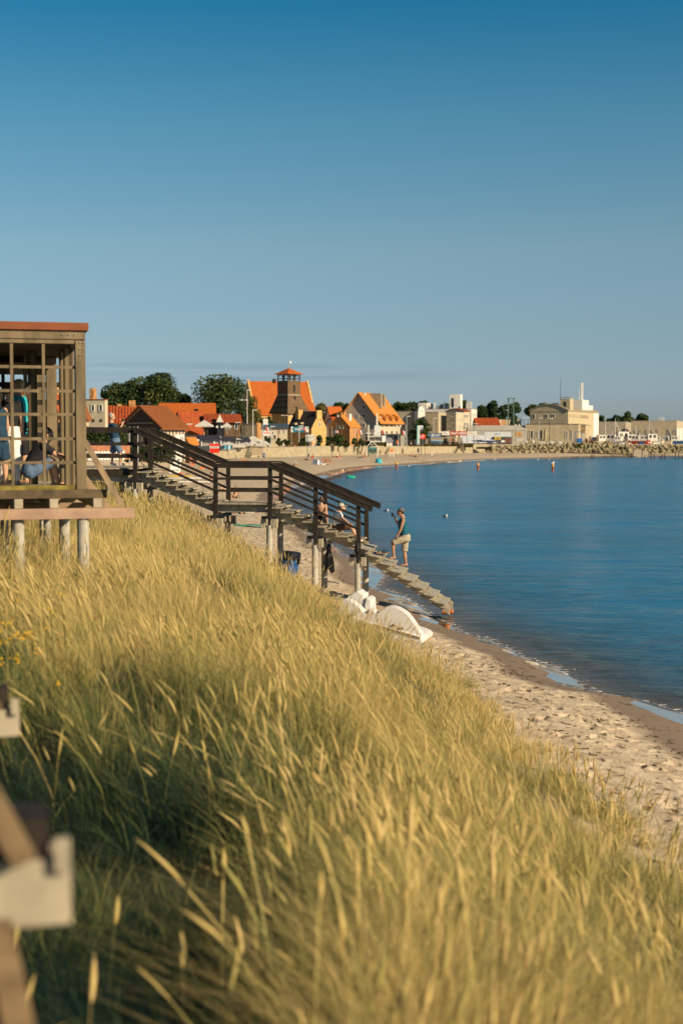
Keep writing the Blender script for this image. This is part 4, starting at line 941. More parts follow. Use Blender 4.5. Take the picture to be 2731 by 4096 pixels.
# mast-like white pole lying left of the boat
a = G(1290, 2355, .75); b = G(1362, 2376, .7)
m = MB(); m.tube((0,0,0), b-a+Vector((0,0,.06)), .02); o = m.build('pole', M['cloth_white'], None); o.location = a+Vector((0,0,.25)); tag(o, 'thin white pole lying in the grass left of the pedal boat', 'pole')
# orange float under the stair foot
p = G(1790, 2458, .03); o = thing('float', 'worn orange plastic float under the foot of the stairs at the waterline', 'float', tuple(p))
m = MB(); m.tube((-.17,0,.10), (.13,0,.10), .095, None, 14)
for q in range(5): m.tube((-.14+q*.06,0,.10), (-.125+q*.06,0,.10), .105, None, 14)
m.tube((.13,0,.10), (.18,0,.10), .05, .03, 10); m.build('barrel', mat('faded_orange', (.62,.17,.02), .6, .2, 12), o)
m = MB(); m.box((.0,.03,.215), (.34,.10,.03)); m.build('strap', wood_dark, o)
p = G(1738, 2472, .03); m = MB(); m.ball((0,0,.03), .30, (1.4,.35,.13), 14); o = m.build('bodyboard', mat('board_dark', (.04,.09,.08), .3), None, smooth=True); o.location = p; o.rotation_euler = (0,0,-.25)
tag(o, 'dark green bodyboard lying in the wash left of the orange float', 'bodyboard')
# driftwood bits, seaweed
m = MB()
clu = [random.uniform(14, 80) for _ in range(16)]
for k in range(330):
    i = random.choice(clu)+random.gauss(0, .8); x = float(np.interp(i, SHO[:, 1][1:22][np.argsort(SHO[:, 1][1:22])], SHO[:, 0][1:22][np.argsort(SHO[:, 1][1:22])])) - abs(random.gauss(1.75, .22))
    z = float(height(np.array([x]), np.array([i]))[0][0]); a = random.uniform(0, 3.1); l = random.uniform(.02, .12)
    m.path([(x, i, z+.005), (x+math.cos(a)*l*.5, i+math.sin(a)*l*.5, z+.022), (x+math.cos(a)*l, i+math.sin(a)*l, z+.004)], .007, 4)
tag(m.build('seaweed', mat('dry_seaweed', (.07,.04,.02), .9)), 'thin line of dry seaweed and twigs washed up above the waterline', 'seaweed', kind='stuff')
for k, (u, v, s, yy) in enumerate(((1545, 2046, 1.0, 0), (1780, 2068, .95, 0))):
    p = G(u, v, 0); g = thing('gull', ('white and dark gull floating on the sea left of the standing man', 'white gull floating on the open sea right of the standing man')[k], 'gull', tuple(p), 0, 'gulls floating near the stairs')
    m = MB(); m.path([(-.24*s,0,.09),(-.14*s,0,.07),(0,0,.05),(.07*s,0,.05),(.10*s,0,.07)], [.010,.04,.065,.06,.035], 10); m.build('back', mat('gull_grey', (.25,.26,.28) if k else (.03,.03,.035), .6), g, smooth=True)
    m = MB(); m.path([(.0,0,.0),(.08*s,0,.04),(.10*s,0,.11),(.115*s,0,.145)], [.05,.058,.035,.03], 10); m.ball((.12*s,0,.155), .035*s, n=8); m.build('breast', mat('gull_white', (.8,.78,.75), .6), g, smooth=True)
    m = MB(); m.tube((.15*s,0,.15), (.19*s,0,.14), .009, .003, 6); m.build('beak', M['cloth_yellow'], g)
# ================================================================ buildings
plaster = {k: mat('plaster_'+k, tuple(q*.82 for q in c), .9, .07, .8, bump=.1) for k, c in dict(cream=(.62,.54,.38), beige=(.50,.43,.30), greige=(.50,.42,.31), white=(.78,.74,.66), sand=(.55,.46,.30), grey=(.42,.39,.33), dim=(.36,.31,.22), pinkish=(.47,.39,.31)).items()}
brick = mat('brick', (.42,.22,.08), .9, .22, 2.5, bump=.3); brick2 = mat('brick_gold', (.55,.33,.12), .9, .2, 2.5, bump=.3)
glass = mat('window_glass', (.02,.025,.03), .15, .2, 1); white_p = mat('white_paint', (.70,.68,.62), .6, .05, 2)
tile_or = {a: stripes('orange_tiles_%d' % a, (.36,.085,.014), (.45,.115,.02), .33, a, bump=.25, noise=.5) for a in (0, 1)}
tile_rd = {a: stripes('red_tiles_%d' % a, (.17,.028,.010), (.44,.10,.025), .42, a, noise=.25) for a in (0, 1)}
tile_yl = {a: stripes('yellow_orange_tiles_%d' % a, (.46,.175,.036), (.55,.22,.05), .33, a, bump=.25, noise=.5) for a in (0, 1)}
tile_br = {a: stripes('brown_tiles_%d' % a, (.19,.062,.020), (.235,.080,.026), .3, a, bump=.25, noise=.5) for a in (0, 1)}
roof_dk = mat('dark_roof', (.035,.028,.025), .8, .2, 2); roof_gy = mat('grey_roof', (.26,.26,.27), .8, .1, 2)
boards = {a: stripes('weathered_boards_%d' % a, (.09,.055,.032), (.20,.125,.068), .35, a, noise=.35) for a in (0, 1)}
timber_dk = mat('dark_half_timber', (.05,.035,.025), .8, .2, 3)
class B: pass
def building(name, label, uA, uB, uC, y, a, ve, vr=None, roof='flat', walls=None, rmat=None, z0=2.3, ov=.35, win=(), parapet=True, wmat=None, cat='building', Wd=None):
    b = B(); a = R(a); b.a = a; P = Vector((X(uB, y), y, z0)); b.P = P
    kA, kC = (uA-1365.5)/F, (uC-1365.5)/F
    b.L = (kC*P.y-P.x)/(math.cos(a)-kC*math.sin(a)); den = math.sin(a)+kA*math.cos(a); b.W = Wd or ((P.x-kA*P.y)/den if den > .12 and uB-uA > 6 else 8.0)
    b.ex = Vector((math.cos(a), math.sin(a), 0)); b.ey = Vector((-math.sin(a), math.cos(a), 0))
    b.h = Z(ve, y)-z0; b.o = thing(name, label, cat, tuple(P), a); L_, W_ = b.L, b.W
    if roof == 'gx': yr = y+W_/2*math.cos(a)
    elif roof == 'gy': yr = y+L_/2*math.sin(a)
    else: yr = y
    b.r = (Z(vr, yr)-z0) if vr else b.h
    m = MB(); h, r = b.h, b.r
    if roof == 'gx':
        pr = [(0,0,0),(0,W_,0),(0,W_,h),(0,W_/2,r),(0,0,h)]; m.prism(pr, (L_,0,0))
    elif roof == 'gy':
        pr = [(0,0,0),(L_,0,0),(L_,0,h),(L_/2,0,r),(0,0,h)]; m.prism(pr, (0,W_,0))
    else: m.bx(0, L_, 0, W_, 0, h)
    m.build('walls', walls, b.o)
    th_ = .22; m = MB()
    if roof in ('gx', 'gy'):
        S = W_ if roof == 'gx' else L_; D = L_ if roof == 'gx' else W_; sl_ = (r-h)/(S/2); e = ov
        pf = [(-e, h-e*sl_+.03), (S/2, r+.03), (S+e, h-e*sl_+.03), (S+e, h-e*sl_+.03+th_), (S/2, r+.03+th_*1.2), (-e, h-e*sl_+.03+th_)]
        if roof == 'gx': m.prism([(-ov*.6, p, z) for p, z in pf], (D+ov*1.2,0,0))
        else: m.prism([(p, -ov*.6, z) for p, z in pf], (0,D+ov*1.2,0))
    elif roof == 'flat':
        m.bx(-.06, L_+.06, -.06, W_+.06, h+.002, h+.14)
    elif roof in ('hip', 'pyr'):
        e = ov; q = [(-e,-e,h),(L_+e,-e,h),(L_+e,W_+e,h),(-e,W_+e,h)]
        if roof == 'pyr' or abs(L_-W_) < .5: m.add(q+[(L_/2,W_/2,r)], [(3,2,1,0),(0,1,4),(1,2,4),(2,3,4),(3,0,4)])
        elif L_ > W_: m.add(q+[(W_/2,W_/2,r),(L_-W_/2,W_/2,r)], [(3,2,1,0),(0,1,5,4),(1,2,5),(2,3,4,5),(3,0,4)])
        else: m.add(q+[(L_/2,L_/2,r),(L_/2,W_-L_/2,r)], [(3,2,1,0),(0,1,4),(1,2,5,4),(2,3,5),(3,0,4,5)])
    elif roof == 'mono':
        m.prism([(-ov,-ov,h),(L_+ov,-ov,h),(L_+ov,W_+ov,h+(r-h)),(-ov,W_+ov,h+(r-h))], (0,0,.2))
    b.roof = m.build('roof', rmat or roof_gy, b.o)
    for q in win: b_win(b, *q)
    return b
def b_face(b, f, u):
    k = (u-1365.5)/F; P = b.P
    if f == 'F': return (k*P.y-P.x)/(math.cos(b.a)-k*math.sin(b.a))
    return (P.x-k*P.y)/(math.sin(b.a)+k*math.cos(b.a))
def b_win(b, f, u, v, w, h, m=None, name='window', fr=True, d=.05):
    s0, s1 = b_face(b, f, u-w/2), b_face(b, f, u+w/2); s = (s0+s1)/2
    dep = b.P.y + (s*math.sin(b.a) if f == 'F' else s*math.cos(b.a))
    z = Z(v, dep)-b.P.z; hh = h*dep/F; ww = abs(s1-s0)
    q = MB()
    if f == 'F': q.box((s, -.01, z), (ww, 2*d, hh))
    else: q.box((-.01, s, z), (2*d, ww, hh))
    o = q.build(name, m or glass, b.o)
    if name == 'window' and fr and hh > .5:
        q = MB(); t = .10
        for (cx, cz, sx_, sz_) in ((0, hh/2, ww+2*t, t), (0, -hh/2, ww+2*t, t), (-ww/2-t/2, 0, t, hh), (ww/2+t/2, 0, t, hh)):
            if f == 'F': q.box((s+cx, -.02, z+cz), (sx_, 2*d+.06, sz_))
            else: q.box((-.02, s+cx, z+cz), (2*d+.06, sx_, sz_))
        fo = q.build('frame', white_p, o)
    return o
def b_box(b, name, x0, x1, y0, y1, z0, z1, m): q = MB(); q.bx(x0, x1, y0, y1, z0, z1); return q.build(name, m, b.o)
def chimney(b, x, y, w, d, h, m, z=None):
    zz = z if z is not None else b.r-.3; b_box(b, 'chimney', x-w/2, x+w/2, y-d/2, y+d/2, zz, zz+h, m)

# --- left, seen through the pavilion and behind the deck
b = building('restaurant', 'long low restaurant with a pale grey roof seen through the pavilion lattice', -260, 95, 170, 150, 20, 1655, 1612, 'gx', plaster['white'], roof_gy, ov=.6, win=[('L',40,1672,40,16,white_p),('L',5,1672,20,14,glass),('L',-30,1672,20,14,glass)])
b = building('house', 'house with a steep orange roof and white gable seen through the pavilion lattice', 30, 68, 125, 190, 60, 1618, 1566, 'gy', plaster['white'], tile_or[1], ov=.8); chimney(b, 1, 3, .6, .6, 1.6, brick)
b = building('house', 'tall narrow red-tiled house seen between the inner pavilion posts', 180, 236, 262, 175, 55, 1650, 1568, 'gx', brick, tile_rd[0]); chimney(b, 1.0, 1.2, .8, .6, 1.5, brick)
b = building('cream_house', 'cream flat-roofed house with two tall windows right behind the pavilion corner', 300, 422, 434, 190, 75, 1600, None, 'flat', plaster['cream'], tile_br[0], win=[('L',376,1632,9,26),('L',407,1632,9,26),('L',376,1682,9,10),('L',407,1682,9,10)])
b_box(b, 'chimney', .5, 1.5, b.W*.42, b.W*.55, b.h+.14, b.h+1.6, brick)
b = building('brown_house', 'small house edge with a brown tiled roof touching the pavilion post', 300, 346, 358, 178, 55, 1665, 1608, 'gx', plaster['sand'], tile_br[0])
b = building('red_roof_house', 'long low house under corrugated red tiles behind the man on the deck', 425, 440, 566, 196, 8, 1688, 1630, 'gx', plaster['sand'], tile_rd[0], ov=.5)
chimney(b, b.L*.72, b.W*.5, .9, .7, 1.3, brick); chimney(b, b.L*.3, b.W*.5, .7, .6, .8, brick)
b = building('timber_house', 'half-timbered house with a dark boarded gable and brown tiled roof above the handrail', 486, 645, 742, 176, 52, 1708, 1630, 'gx', plaster['greige'], tile_br[0], ov=.55)
q = MB(); q.prism([(-.07, .15, b.h-.5), (-.07, b.W-.15, b.h-.5), (-.07, b.W-.15, b.h), (-.07, b.W/2, b.r-.25), (-.07, .15, b.h)], (.06,0,0)); q.build('boarded_gable', timber_dk, b.o)
for k in range(7): b_box(b, 'timber_stud', b.L*(k+.3)/7, b.L*(k+.3)/7+.13, -.04, .02, 0, b.h-.3, timber_dk)
b_box(b, 'timber_rail', 0, b.L, -.05, .015, b.h*.38, b.h*.38+.16, timber_dk)
for k in range(6): b_box(b, 'timber_stud', -.045, .02, b.W*(k+.15)/6, b.W*(k+.15)/6+.15, 0, b.h-.52, timber_dk)
b_box(b, 'timber_rail', -.05, .025, 0, b.W, b.h*.35, b.h*.35+.16, timber_dk); b_box(b, 'beam', -.16, -.08, b.W*.18, b.W*.82, b.r-2.0, b.r-1.88, mat('grey_beam', (.25,.24,.2), .8))
for s in (.30, .62): b_box(b, 'window', -.06, .03, b.W*s, b.W*s+.9, b.h*.52, b.h-.7, glass)
b = building('orange_roof_house', 'house with a long plain bright orange roof and one skylight before the big trees', 622, 640, 862, 318, 6, 1664, 1617, 'gx', plaster['sand'], tile_or[0], ov=.4)
b_box(b, 'skylight', b.L*.62, b.L*.62+.8, -.0, .05, 0, .01, glass) if False else None
q = MB(); xx = b.L*.66; yy = b.W*.2; zz = b.h+(b.r-b.h)*.4; q.box((xx, yy, zz+.28), (.9, .8, .1), mtx=Matrix.Rotation(math.atan2(b.r-b.h, b.W/2), 3, 'X')); q.build('skylight', glass, b.o)
b = building('restaurant', 'restaurant with a very steep corrugated red roof and triangular gables behind the stalls', 686, 742, 812, 286, 40, 1728, 1650, 'gx', plaster['greige'], tile_rd[0], ov=.4)
b = building('restaurant', 'restaurant with steep red roof and dark triangular gable left of the big white parasol', 742, 798, 838, 294, 40, 1722, 1652, 'gx', timber_dk, tile_rd[0], ov=.4)
b = building('restaurant', 'low restaurant with a red corrugated roof, bay window and terrace behind the market', 812, 826, 893, 292, 6, 1687, 1661, 'gx', timber_dk, tile_rd[0], ov=.9)
b_box(b, 'terrace_wall', -.5, b.L*1.0, -3.0, -2.8, 0, 1.1, plaster['cream']); b_box(b, 'terrace_rail', b.L*.15, b.L*.55, -2.9, -2.84, 1.1, 2.0, timber_dk)
b_box(b, 'bay_window', b.L*.63, b.L*.97, -1.6, 0, 1.2, b.h-.1, glass); b_box(b, 'bay_base', b.L*.62, b.L*.98, -1.7, .01, 0, 1.2, plaster['white'])
q = MB(); q.prism([(b.L*.58,-1.9,b.h-.1),(b.L*1.02,-1.9,b.h-.1),(b.L*.8,-1.9,b.h+1.5)], (0,1.8,0)); q.build('bay_gable', plaster['white'], b.o)
b = building('restaurant', 'wooden restaurant with orange corrugated roof at the right end of the row', 884, 898, 962, 300, 8, 1687, 1662, 'gx', boards[0], tile_rd[0], ov=.7, win=[('F',912,1706,16,20),('F',946,1706,10,20)])
b_box(b, 'terrace_rail', 0, b.L*.8, -1.6, -1.5, .1, 1.3, timber_dk)
# --- beige block and cream hall right of the market
b = building('beige_block', 'plain beige flat block with a brown pillar between market and flags', 968, 1025, 1041, 310, 62, 1697, None, 'flat', plaster['sand'], None, win=[]); b_box(b, 'pillar', 0, b.L+.02, -.25, 0, 0, b.h+.3, brick)
b = building('cream_hall', 'cream hall under a low dark blue roof with small windows beside the flag', 1030, 1040, 1150, 318, 4, 1712, 1699, 'gx', plaster['cream'], mat('blue_roof', (.05,.08,.11), .6), ov=.5, win=[('F',1121,1726,3,14),('F',1138,1726,3,14),('F',1100,1748,8,18),('F',1092,1731,5,10,timber_dk)])
b_box(b, 'roof_unit', b.L*.12, b.L*.3, b.W*.3, b.W*.6, b.r, b.r+1.3, white_p); b_box(b, 'sign_panel', b.L*.10, b.L*.42, -.12, -.02, b.h-1.75, b.h-.7, white_p)
b_box(b, 'red_lettering', b.L*.15, b.L*.36, -.14, -.122, b.h-1.2, b.h-1.0, M['cloth_red'])
b_box(b, 'corner_strip', b.L*.66, b.L*.68, -.06, 0, 0, b.h, brick)
# --- church
ch = building('church', 'brick church with a steep orange tiled roof behind the boarded tower', 1018, 1022, 1262, 372, 20, 1656, 1529, 'gx', brick2, tile_or[0], z0=2.3, ov=.3, Wd=13.5)
L_, W_, h, r = ch.L, ch.W, ch.h, ch.r
def church_fix():
    # deep nave: widen so that the roof pitch is steep but real
    pass
for s in (0, L_):
    q = MB(); q.prism([(s-.25,-.9,h-1.2),(s-.25,W_/2,r+.75),(s-.25,W_+.9,h-1.2),(s-.25,W_+.3,h-1.2),(s-.25,W_/2,r-.5),(s-.25,-.3,h-1.2)], (.5,0,0)); q.build('coping', brick2, ch.o)
q = MB(); q.bx(L_*.42, L_*.46, W_*.45, W_*.55, r, r+1); q.build('ridge_vent', roof_dk, ch.o)
for s in (.09, .24, .8):
    q = MB(); cx = L_*s; q.prism([(cx-.6,-.06,h*.25),(cx+.6,-.06,h*.25),(cx+.6,-.06,h*.68),(cx+.35,-.06,h*.8),(cx,-.06,h*.86),(cx-.35,-.06,h*.8),(cx-.6,-.06,h*.68)], (0,.1,0)); q.build('arched_window', glass, ch.o)
yt = 350; tw = thing('church_tower', 'dark boarded church tower with an open belfry, orange pyramid roof and weathervane', 'tower', (X(1152, yt), yt, 2.3), R(45))
def tz_(v, y=yt): return Z(v, y)-2.3
kk = yt/F/math.cos(R(45)); Lr, Wl = 48*kk, 44*kk
zb0, zb1, zt0, zt1 = tz_(1655), tz_(1578), tz_(1522), tz_(1496)
q = MB(); fl = 2.05; q.bx(-.2, Lr+1.9, -.2, Wl+1.9, 0, zb0); q.build('brick_base', brick2, tw)
q = MB(); e0 = 1.9
lo = [(-1.2,-e0*.6,zb0),(Lr+2.5,-e0*.6,zb0),(Lr+2.5,Wl+2,zb0),(-1.2,Wl+2,zb0)]; hi = [(0,0,zb1),(Lr,0,zb1),(Lr,Wl,zb1),(0,Wl,zb1)]
q.add(lo+hi, [(3,2,1,0),(4,5,6,7),(0,1,5,4),(1,2,6,5),(2,3,7,6),(3,0,4,7)]); q.build('boarded_skirt', boards[0], tw)
q = MB(); q.bx(0, Lr, 0, Wl, zb1+.002, zt0); q.build('boarded_shaft', boards[0], tw)
q = MB(); q.bx(-.05, Lr+.05, -.05, Wl+.05, zb1-.15, zb1+.05); q.build('string_course', wood_grey, tw)
for (x, y) in [(0,0),(Lr/2,0),(Lr,0),(0,Wl/2),(0,Wl),(Lr,Wl),(Lr,Wl/2),(Lr/2,Wl)]:
    q = MB(); q.box((min(max(x,.12),Lr-.12), min(max(y,.12),Wl-.12), (zt0+zt1)/2), (.22,.22,zt1-zt0)); q.build('belfry_post', timber_dk, tw)
for i in range(4):
    for y in (.12, Wl-.12):
        x = Lr*i/4; q = MB(); q.beam((x if i % 2 == 0 else x+Lr/4, y, zt1-.65), (x+Lr/4 if i % 2 == 0 else x, y, zt1-.05), .12, .12); q.build('belfry_brace', timber_dk, tw)
    for x in (.12, Lr-.12):
        y = Wl*i/4; q = MB(); q.beam((x, y if i % 2 == 0 else y+Wl/4, zt1-.65), (x, y+Wl/4 if i % 2 == 0 else y, zt1-.05), .12, .12); q.build('belfry_brace', timber_dk, tw)
q = MB()
for p0, p1 in (((0,0),(Lr,0)),((Lr,0),(Lr,Wl)),((Lr,Wl),(0,Wl)),((0,Wl),(0,0))): q.beam((p0[0],p0[1],zt0+.55), (p1[0],p1[1],zt0+.55), .1, .14)
q.build('belfry_rail', timber_dk, tw)
q = MB(); e = .75; q.add([(-e,-e,zt1),(Lr+e,-e,zt1),(Lr+e,Wl+e,zt1),(-e,Wl+e,zt1),(Lr/2,Wl/2,tz_(1472, yt+3))], [(3,2,1,0),(0,1,4),(1,2,4),(2,3,4),(3,0,4)]); q.build('pyramid_roof', tile_or[0], tw)
zz = tz_(1472, yt+3); q = MB(); q.tube((Lr/2,Wl/2,zz-.2), (Lr/2,Wl/2,zz+1.5), .05, .03, 6); q.ball((Lr/2,Wl/2,zz+.35), .17, n=8); vn = q.build('finial', mat('gilt', (.8,.6,.25), .3, metal=.7), tw)
q = MB(); q.bx(Lr/2, Lr/2+.5, Wl/2-.35-.02, Wl/2-.35+.02, zz+1.15, zz+1.62); q.tube((Lr/2,Wl/2,zz+1.45),(Lr/2+.02,Wl/2-.34,zz+1.4), .03); q.build('weathervane', white_p, vn)
for i, v in enumerate((1544, 1554, 1564, 1592, 1634)):
    q = MB(); zz = tz_(v); q.box((Lr*.5, -.05-(.0 if v < 1578 else e0*.6*(zb1-zz)/(zb1-zb0)), zz), (.45,.2,.6 if v < 1578 else .9)); q.build('louvre_window', glass, tw)
for v in (1552, 1565): q = MB(); q.box((-.03, Wl*.5, tz_(v)), (.15,.45,.7)); q.build('louvre_window', mat('rust_panel', (.25,.06,.02), .8), tw)
q = MB(); cx = Lr*.62; q.prism([(cx-.75,-.28,zb0*.45),(cx+.75,-.28,zb0*.45),(cx+.75,-.28,zb0*.72),(cx+.4,-.28,zb0*.86),(cx-.4,-.28,zb0*.86),(cx-.75,-.28,zb0*.72)], (0,.12,0)); q.build('arched_window', glass, tw)
# --- brick houses before the church
b = building('toilet_house', 'brick-gabled house with a dark steep roof behind the toilets banner', 1152, 1246, 1306, 332, 50, 1711, 1649, 'gy', brick2, roof_dk, ov=.15)
q = MB(); s = b.L/2; q.bx(s-.9, s+.9, -.12, .35, b.r-1.6, b.r+.45); q.build('gable_turret', brick2, b.o); chimney(b, b.L*.3, b.W*.72, 1.5, 1.0, 2.2, brick2, b.r-1.6)
b_win(b, 'F', 1277, 1697, 5, 12); b_win(b, 'L', 1205, 1693, 10, 8, plaster['sand'], 'dormer', d=.4); b_win(b, 'L', 1180, 1695, 10, 8, plaster['sand'], 'dormer', d=.4)
b = building('red_house', 'house with an orange-red roof behind the brick houses', 1300, 1322, 1372, 378, 30, 1672, 1630, 'gx', plaster['white'], tile_or[0], ov=.4)
b = building('white_gable_house', 'small house showing a white gable and red roof left of the brick house', 1300, 1342, 1360, 356, 60, 1702, 1672, 'gx', plaster['white'], tile_rd[0], ov=.3)
b = building('brick_house', 'tall brick house with an orange roof, arched windows and white chimney', 1314, 1398, 1440, 344, 58, 1708, 1660, 'gx', brick, tile_yl[0], ov=.2, win=[('L',1351,1709,8,13),('L',1368,1709,8,13)])
q = MB(); q.bx(-.1, .4, b.W/2-.7, b.W/2+.7, b.r-.8, b.r+.6); q.build('gable_top', brick, b.o); chimney(b, b.L*.55, b.W*.3, .9, .8, 2.3, white_p, b.r-2.0); chimney(b, b.L*.4, b.W*.5, .8, .8, 1.1, brick)
b_box(b, 'drainpipe', -.12, .0, .1, .25, 0, b.h, black_metal)
# --- hotel
b = building('hotel', 'tall gabled hotel with a long ochre roof, big chimneys and white balconied front', 1366, 1506, 1594, 366, 70, 1668, 1573, 'gx', plaster['pinkish'], tile_yl[0], ov=1.4)
b_box(b, 'white_front', .6, b.L, -.35, -.002, 0, b.h, plaster['cream'])
for (u, v, w, h_) in ((1429,1601,7,13),(1454,1629,8,14),(1429,1663,7,10),(1454,1666,8,17),(1429,1698,7,10),(1454,1702,8,17)): b_win(b, 'L', u, v, w, h_)
for k in range(4):
    b_box(b, 'window', b.L*(.12+.23*k), b.L*(.12+.23*k)+1.0, -.42, -.35, b.h-5.6, b.h-3.6, glass); b_box(b, 'window', b.L*(.12+.23*k), b.L*(.12+.23*k)+1.0, -.42, -.35, b.h-2.4, b.h-.6, glass)
for k in (0, 1): b_box(b, 'balcony', b.L*(.1+.5*k), b.L*(.32+.5*k), -1.3, -.352, b.h-6.2, b.h-5.0, mat('rust_balcony', (.22,.07,.04), .7)); 
for k in range(3):
    q = MB(); x = b.L*(.16+.28*k); q.prism([(x,-1.6,b.h-.7),(x+1.6,-1.6,b.h-.7),(x+1.6,-1.6,b.h+.1),(x,-1.6,b.h+.1)], (0,1.55,.9)); q.build('dormer', tile_yl[0], b.o)
def rz_at(y_): return b.h + (b.r-b.h)*min(y_, b.W-y_)/(b.W/2)
for (x, y_, w, d, ht, mm_) in ((b.L*.16, b.W*.48, 1.2, .9, 1.8, plaster['cream']), (b.L*.42, b.W*.30, 1.0, 3.2, 3.9, plaster['dim']), (b.L*.66, b.W*.33, 1.0, 2.6, 3.4, plaster['dim']), (b.L*.9, b.W*.5, .5, .5, 1.2, white_p)):
    b_box(b, 'chimney', x-w/2, x+w/2, y_-d/2, y_+d/2, rz_at(y_)-1.3, rz_at(y_)-1.3+ht, mm_)
# --- apartment blocks
b = building('apartment_block', 'long beige windowless block behind the front tree', 1560, 1669, 1682, 400, 74, 1646, None, 'flat', plaster['beige'], None, win=[('L',1622,1670,4,9),('L',1622,1703,4,9)])
b = building('white_building', 'long white building with roof machinery, stair box and stepped white gable at its right end', 1670, 1884, 1905, 440, 74, 1636, None, 'flat', plaster['white'], None, win=[('F',1889,1660,2,14),('F',1897,1660,2,14),('F',1889,1690,2,14),('F',1897,1690,2,14)])
Wb = b.W; b_box(b, 'stair_box', 1, 4.5, Wb*.22, Wb*.42, b.h, b.h+4.6, white_p); b_box(b, 'window', .9, 1, Wb*.34, Wb*.38, b.h+.6, b.h+3.4, glass); b_box(b, 'raised_end', .5, 6, Wb*.84, Wb*1.0, b.h, b.h+2.0, plaster['white'])
b_box(b, 'gable_step', 0, .5, -.02, 1.6, b.h, b.h+2.2, plaster['white'])
for k in range(6): b_box(b, 'roof_unit', 2, 3.2, Wb*(.46+.06*k), Wb*(.49+.06*k), b.h+.14, b.h+1.1+(k*37 % 10)*.12, (steel, white_p, black_metal)[k % 3])
b = building('apartment_block', 'narrow block with ornate white front and faded lettering above the tree', 1656, 1671, 1698, 398, 40, 1645, None, 'flat', plaster['white'], None, win=[('F',1680,1676,3,14),('F',1690,1676,3,14)])
q = MB(); q.prism([(0,-.02,b.h),(b.L,-.02,b.h),(b.L*.85,-.02,b.h+1),(b.L*.6,-.02,b.h+1.3),(b.L*.5,-.02,b.h+2),(b.L*.4,-.02,b.h+1.3),(b.L*.15,-.02,b.h+1)], (0,.4,0)); q.build('gable_scroll', plaster['white'], b.o)
b = building('apartment_block', 'beige block with a narrow cream front, left of the two facing the sea', 1699, 1752, 1783, 392, 68, 1649, None, 'flat', plaster['sand'], None)
for u in (1758, 1767, 1776):
    for v in (1677, 1708): b_win(b, 'F', u, v, 2.2, 16, plaster['dim'])
b = building('apartment_block', 'block with a stained side wall and cream front, right of the two facing the sea', 1784, 1821, 1850, 392, 68, 1650, None, 'flat', mat('stained_wall', (.30,.26,.19), .9, .25, .5, stretch=(1,1,4)), None)
b_box(b, 'front', -.02, b.L+.02, -.12, -.002, 0, b.h, plaster['cream'])
for u in (1828, 1835, 1843):
    for v in (1680, 1708): b_win(b, 'F', u, v, 2.2, 14, plaster['dim'], d=.16)
b = building('bay_house', 'small house with stacked glazed balconies right of the cream fronts', 1850, 1853, 1876, 410, 35, 1645, 1637, 'gx', plaster['cream'], tile_rd[0], win=[('F',1858,1665,4,12),('F',1866,1665,4,12),('F',1858,1697,4,14),('F',1868,1697,4,14)])
b = building('red_roof_shed', 'low building with a dark red roof right of the white gable', 1902, 1905, 1996, 440, 5, 1700, 1675, 'gx', plaster['sand'], tile_rd[0], ov=.4)
b = building('beige_sheds', 'row of low beige sheds with an orange door below the poplars', 1985, 1990, 2082, 446, 5, 1678, None, 'flat', plaster['cream'], roof_dk, win=[('F',2012,1690,14,20,mat('orange_door',(.5,.25,.1),.8),'door')])
b = building('old_warehouse', 'crumbling grey warehouse wall with a wavy top behind the snack bars', 1862, 1870, 2108, 392, 4, 1722, 1706, 'gx', plaster['grey'], plaster['grey'], ov=.1, win=[('F',2070,1737,24,18,brick,'bricked_arch')])
b = building('arched_hall', 'big beige hall with a shallow arched roof and rooftop cabin', 2117, 2270, 2388, 432, 66, 1646, None, 'flat', plaster['sand'], plaster['sand'], win=[('L',2131,1666,9,20),('L',2182,1664,8,14),('L',2210,1664,8,14)])
Wb, h = b.W, b.h; n = 12; pts = [(-.3, Wb*i/n, h+.15+2.0*math.sin(math.pi*i/n)) for i in range(n+1)]
q = MB(); q.prism([(-.1, Wb+.0, h)]+[(-.1, p[1], p[2]) for p in pts[::-1]]+[(-.1, 0, h)], (b.L*.97,0,0)); q.build('arched_gable', plaster['sand'], b.o)
q = MB(); q.prism([(-.4, p[1]*1.04-Wb*.02, p[2]+.02) for p in pts]+[(-.4, p[1]*1.04-Wb*.02, p[2]+.3) for p in pts[::-1]], (b.L,0,0)); q.build('arched_roof', plaster['dim'], b.o)
for k in range(12): b_win(b, 'F', 2276+k*6.4, 1664+.4*k, 2, 13, plaster['dim'] if k < 7 else timber_dk, fr=False)
b_box(b, 'roof_cabin', 2, 6, 0, Wb*.25, h+.3, h+3.9, plaster['sand']); b_box(b, 'cabin_window', 1.9, 2.05, Wb*.10, Wb*.16, h+1.4, h+3.0, glass); b_box(b, 'cabin_rail', 1.8, 6.2, -.1, Wb*.26, h+4.3, h+4.4, plaster['sand'])
b_box(b, 'white_end', b.L*.82, b.L*1.0, -.2, -.01, 0, h-.1, white_p); b_box(b, 'white_turret', b.L*.5, b.L*.72, .5, 4.5, h+.15, h+4.0, white_p); b_box(b, 'turret_annex', b.L*.72, b.L*.9, .8, 4, h+.15, h+2.4, white_p)
for x, ht in ((.55, 4), (.62, 5.5), (.66, 5.5)):
    q = MB(); q.tube((b.L*x, 2, h+4), (b.L*x, 2, h+4+ht), .18 if x > .6 else .07, None, 6); q.build('aerial', white_p, b.o)
q = MB(); q.tube((2, Wb*.25, h+3.5), (2, Wb*.25, h+10.5), .08, .04, 6); q.build('aerial', black_metal, b.o)
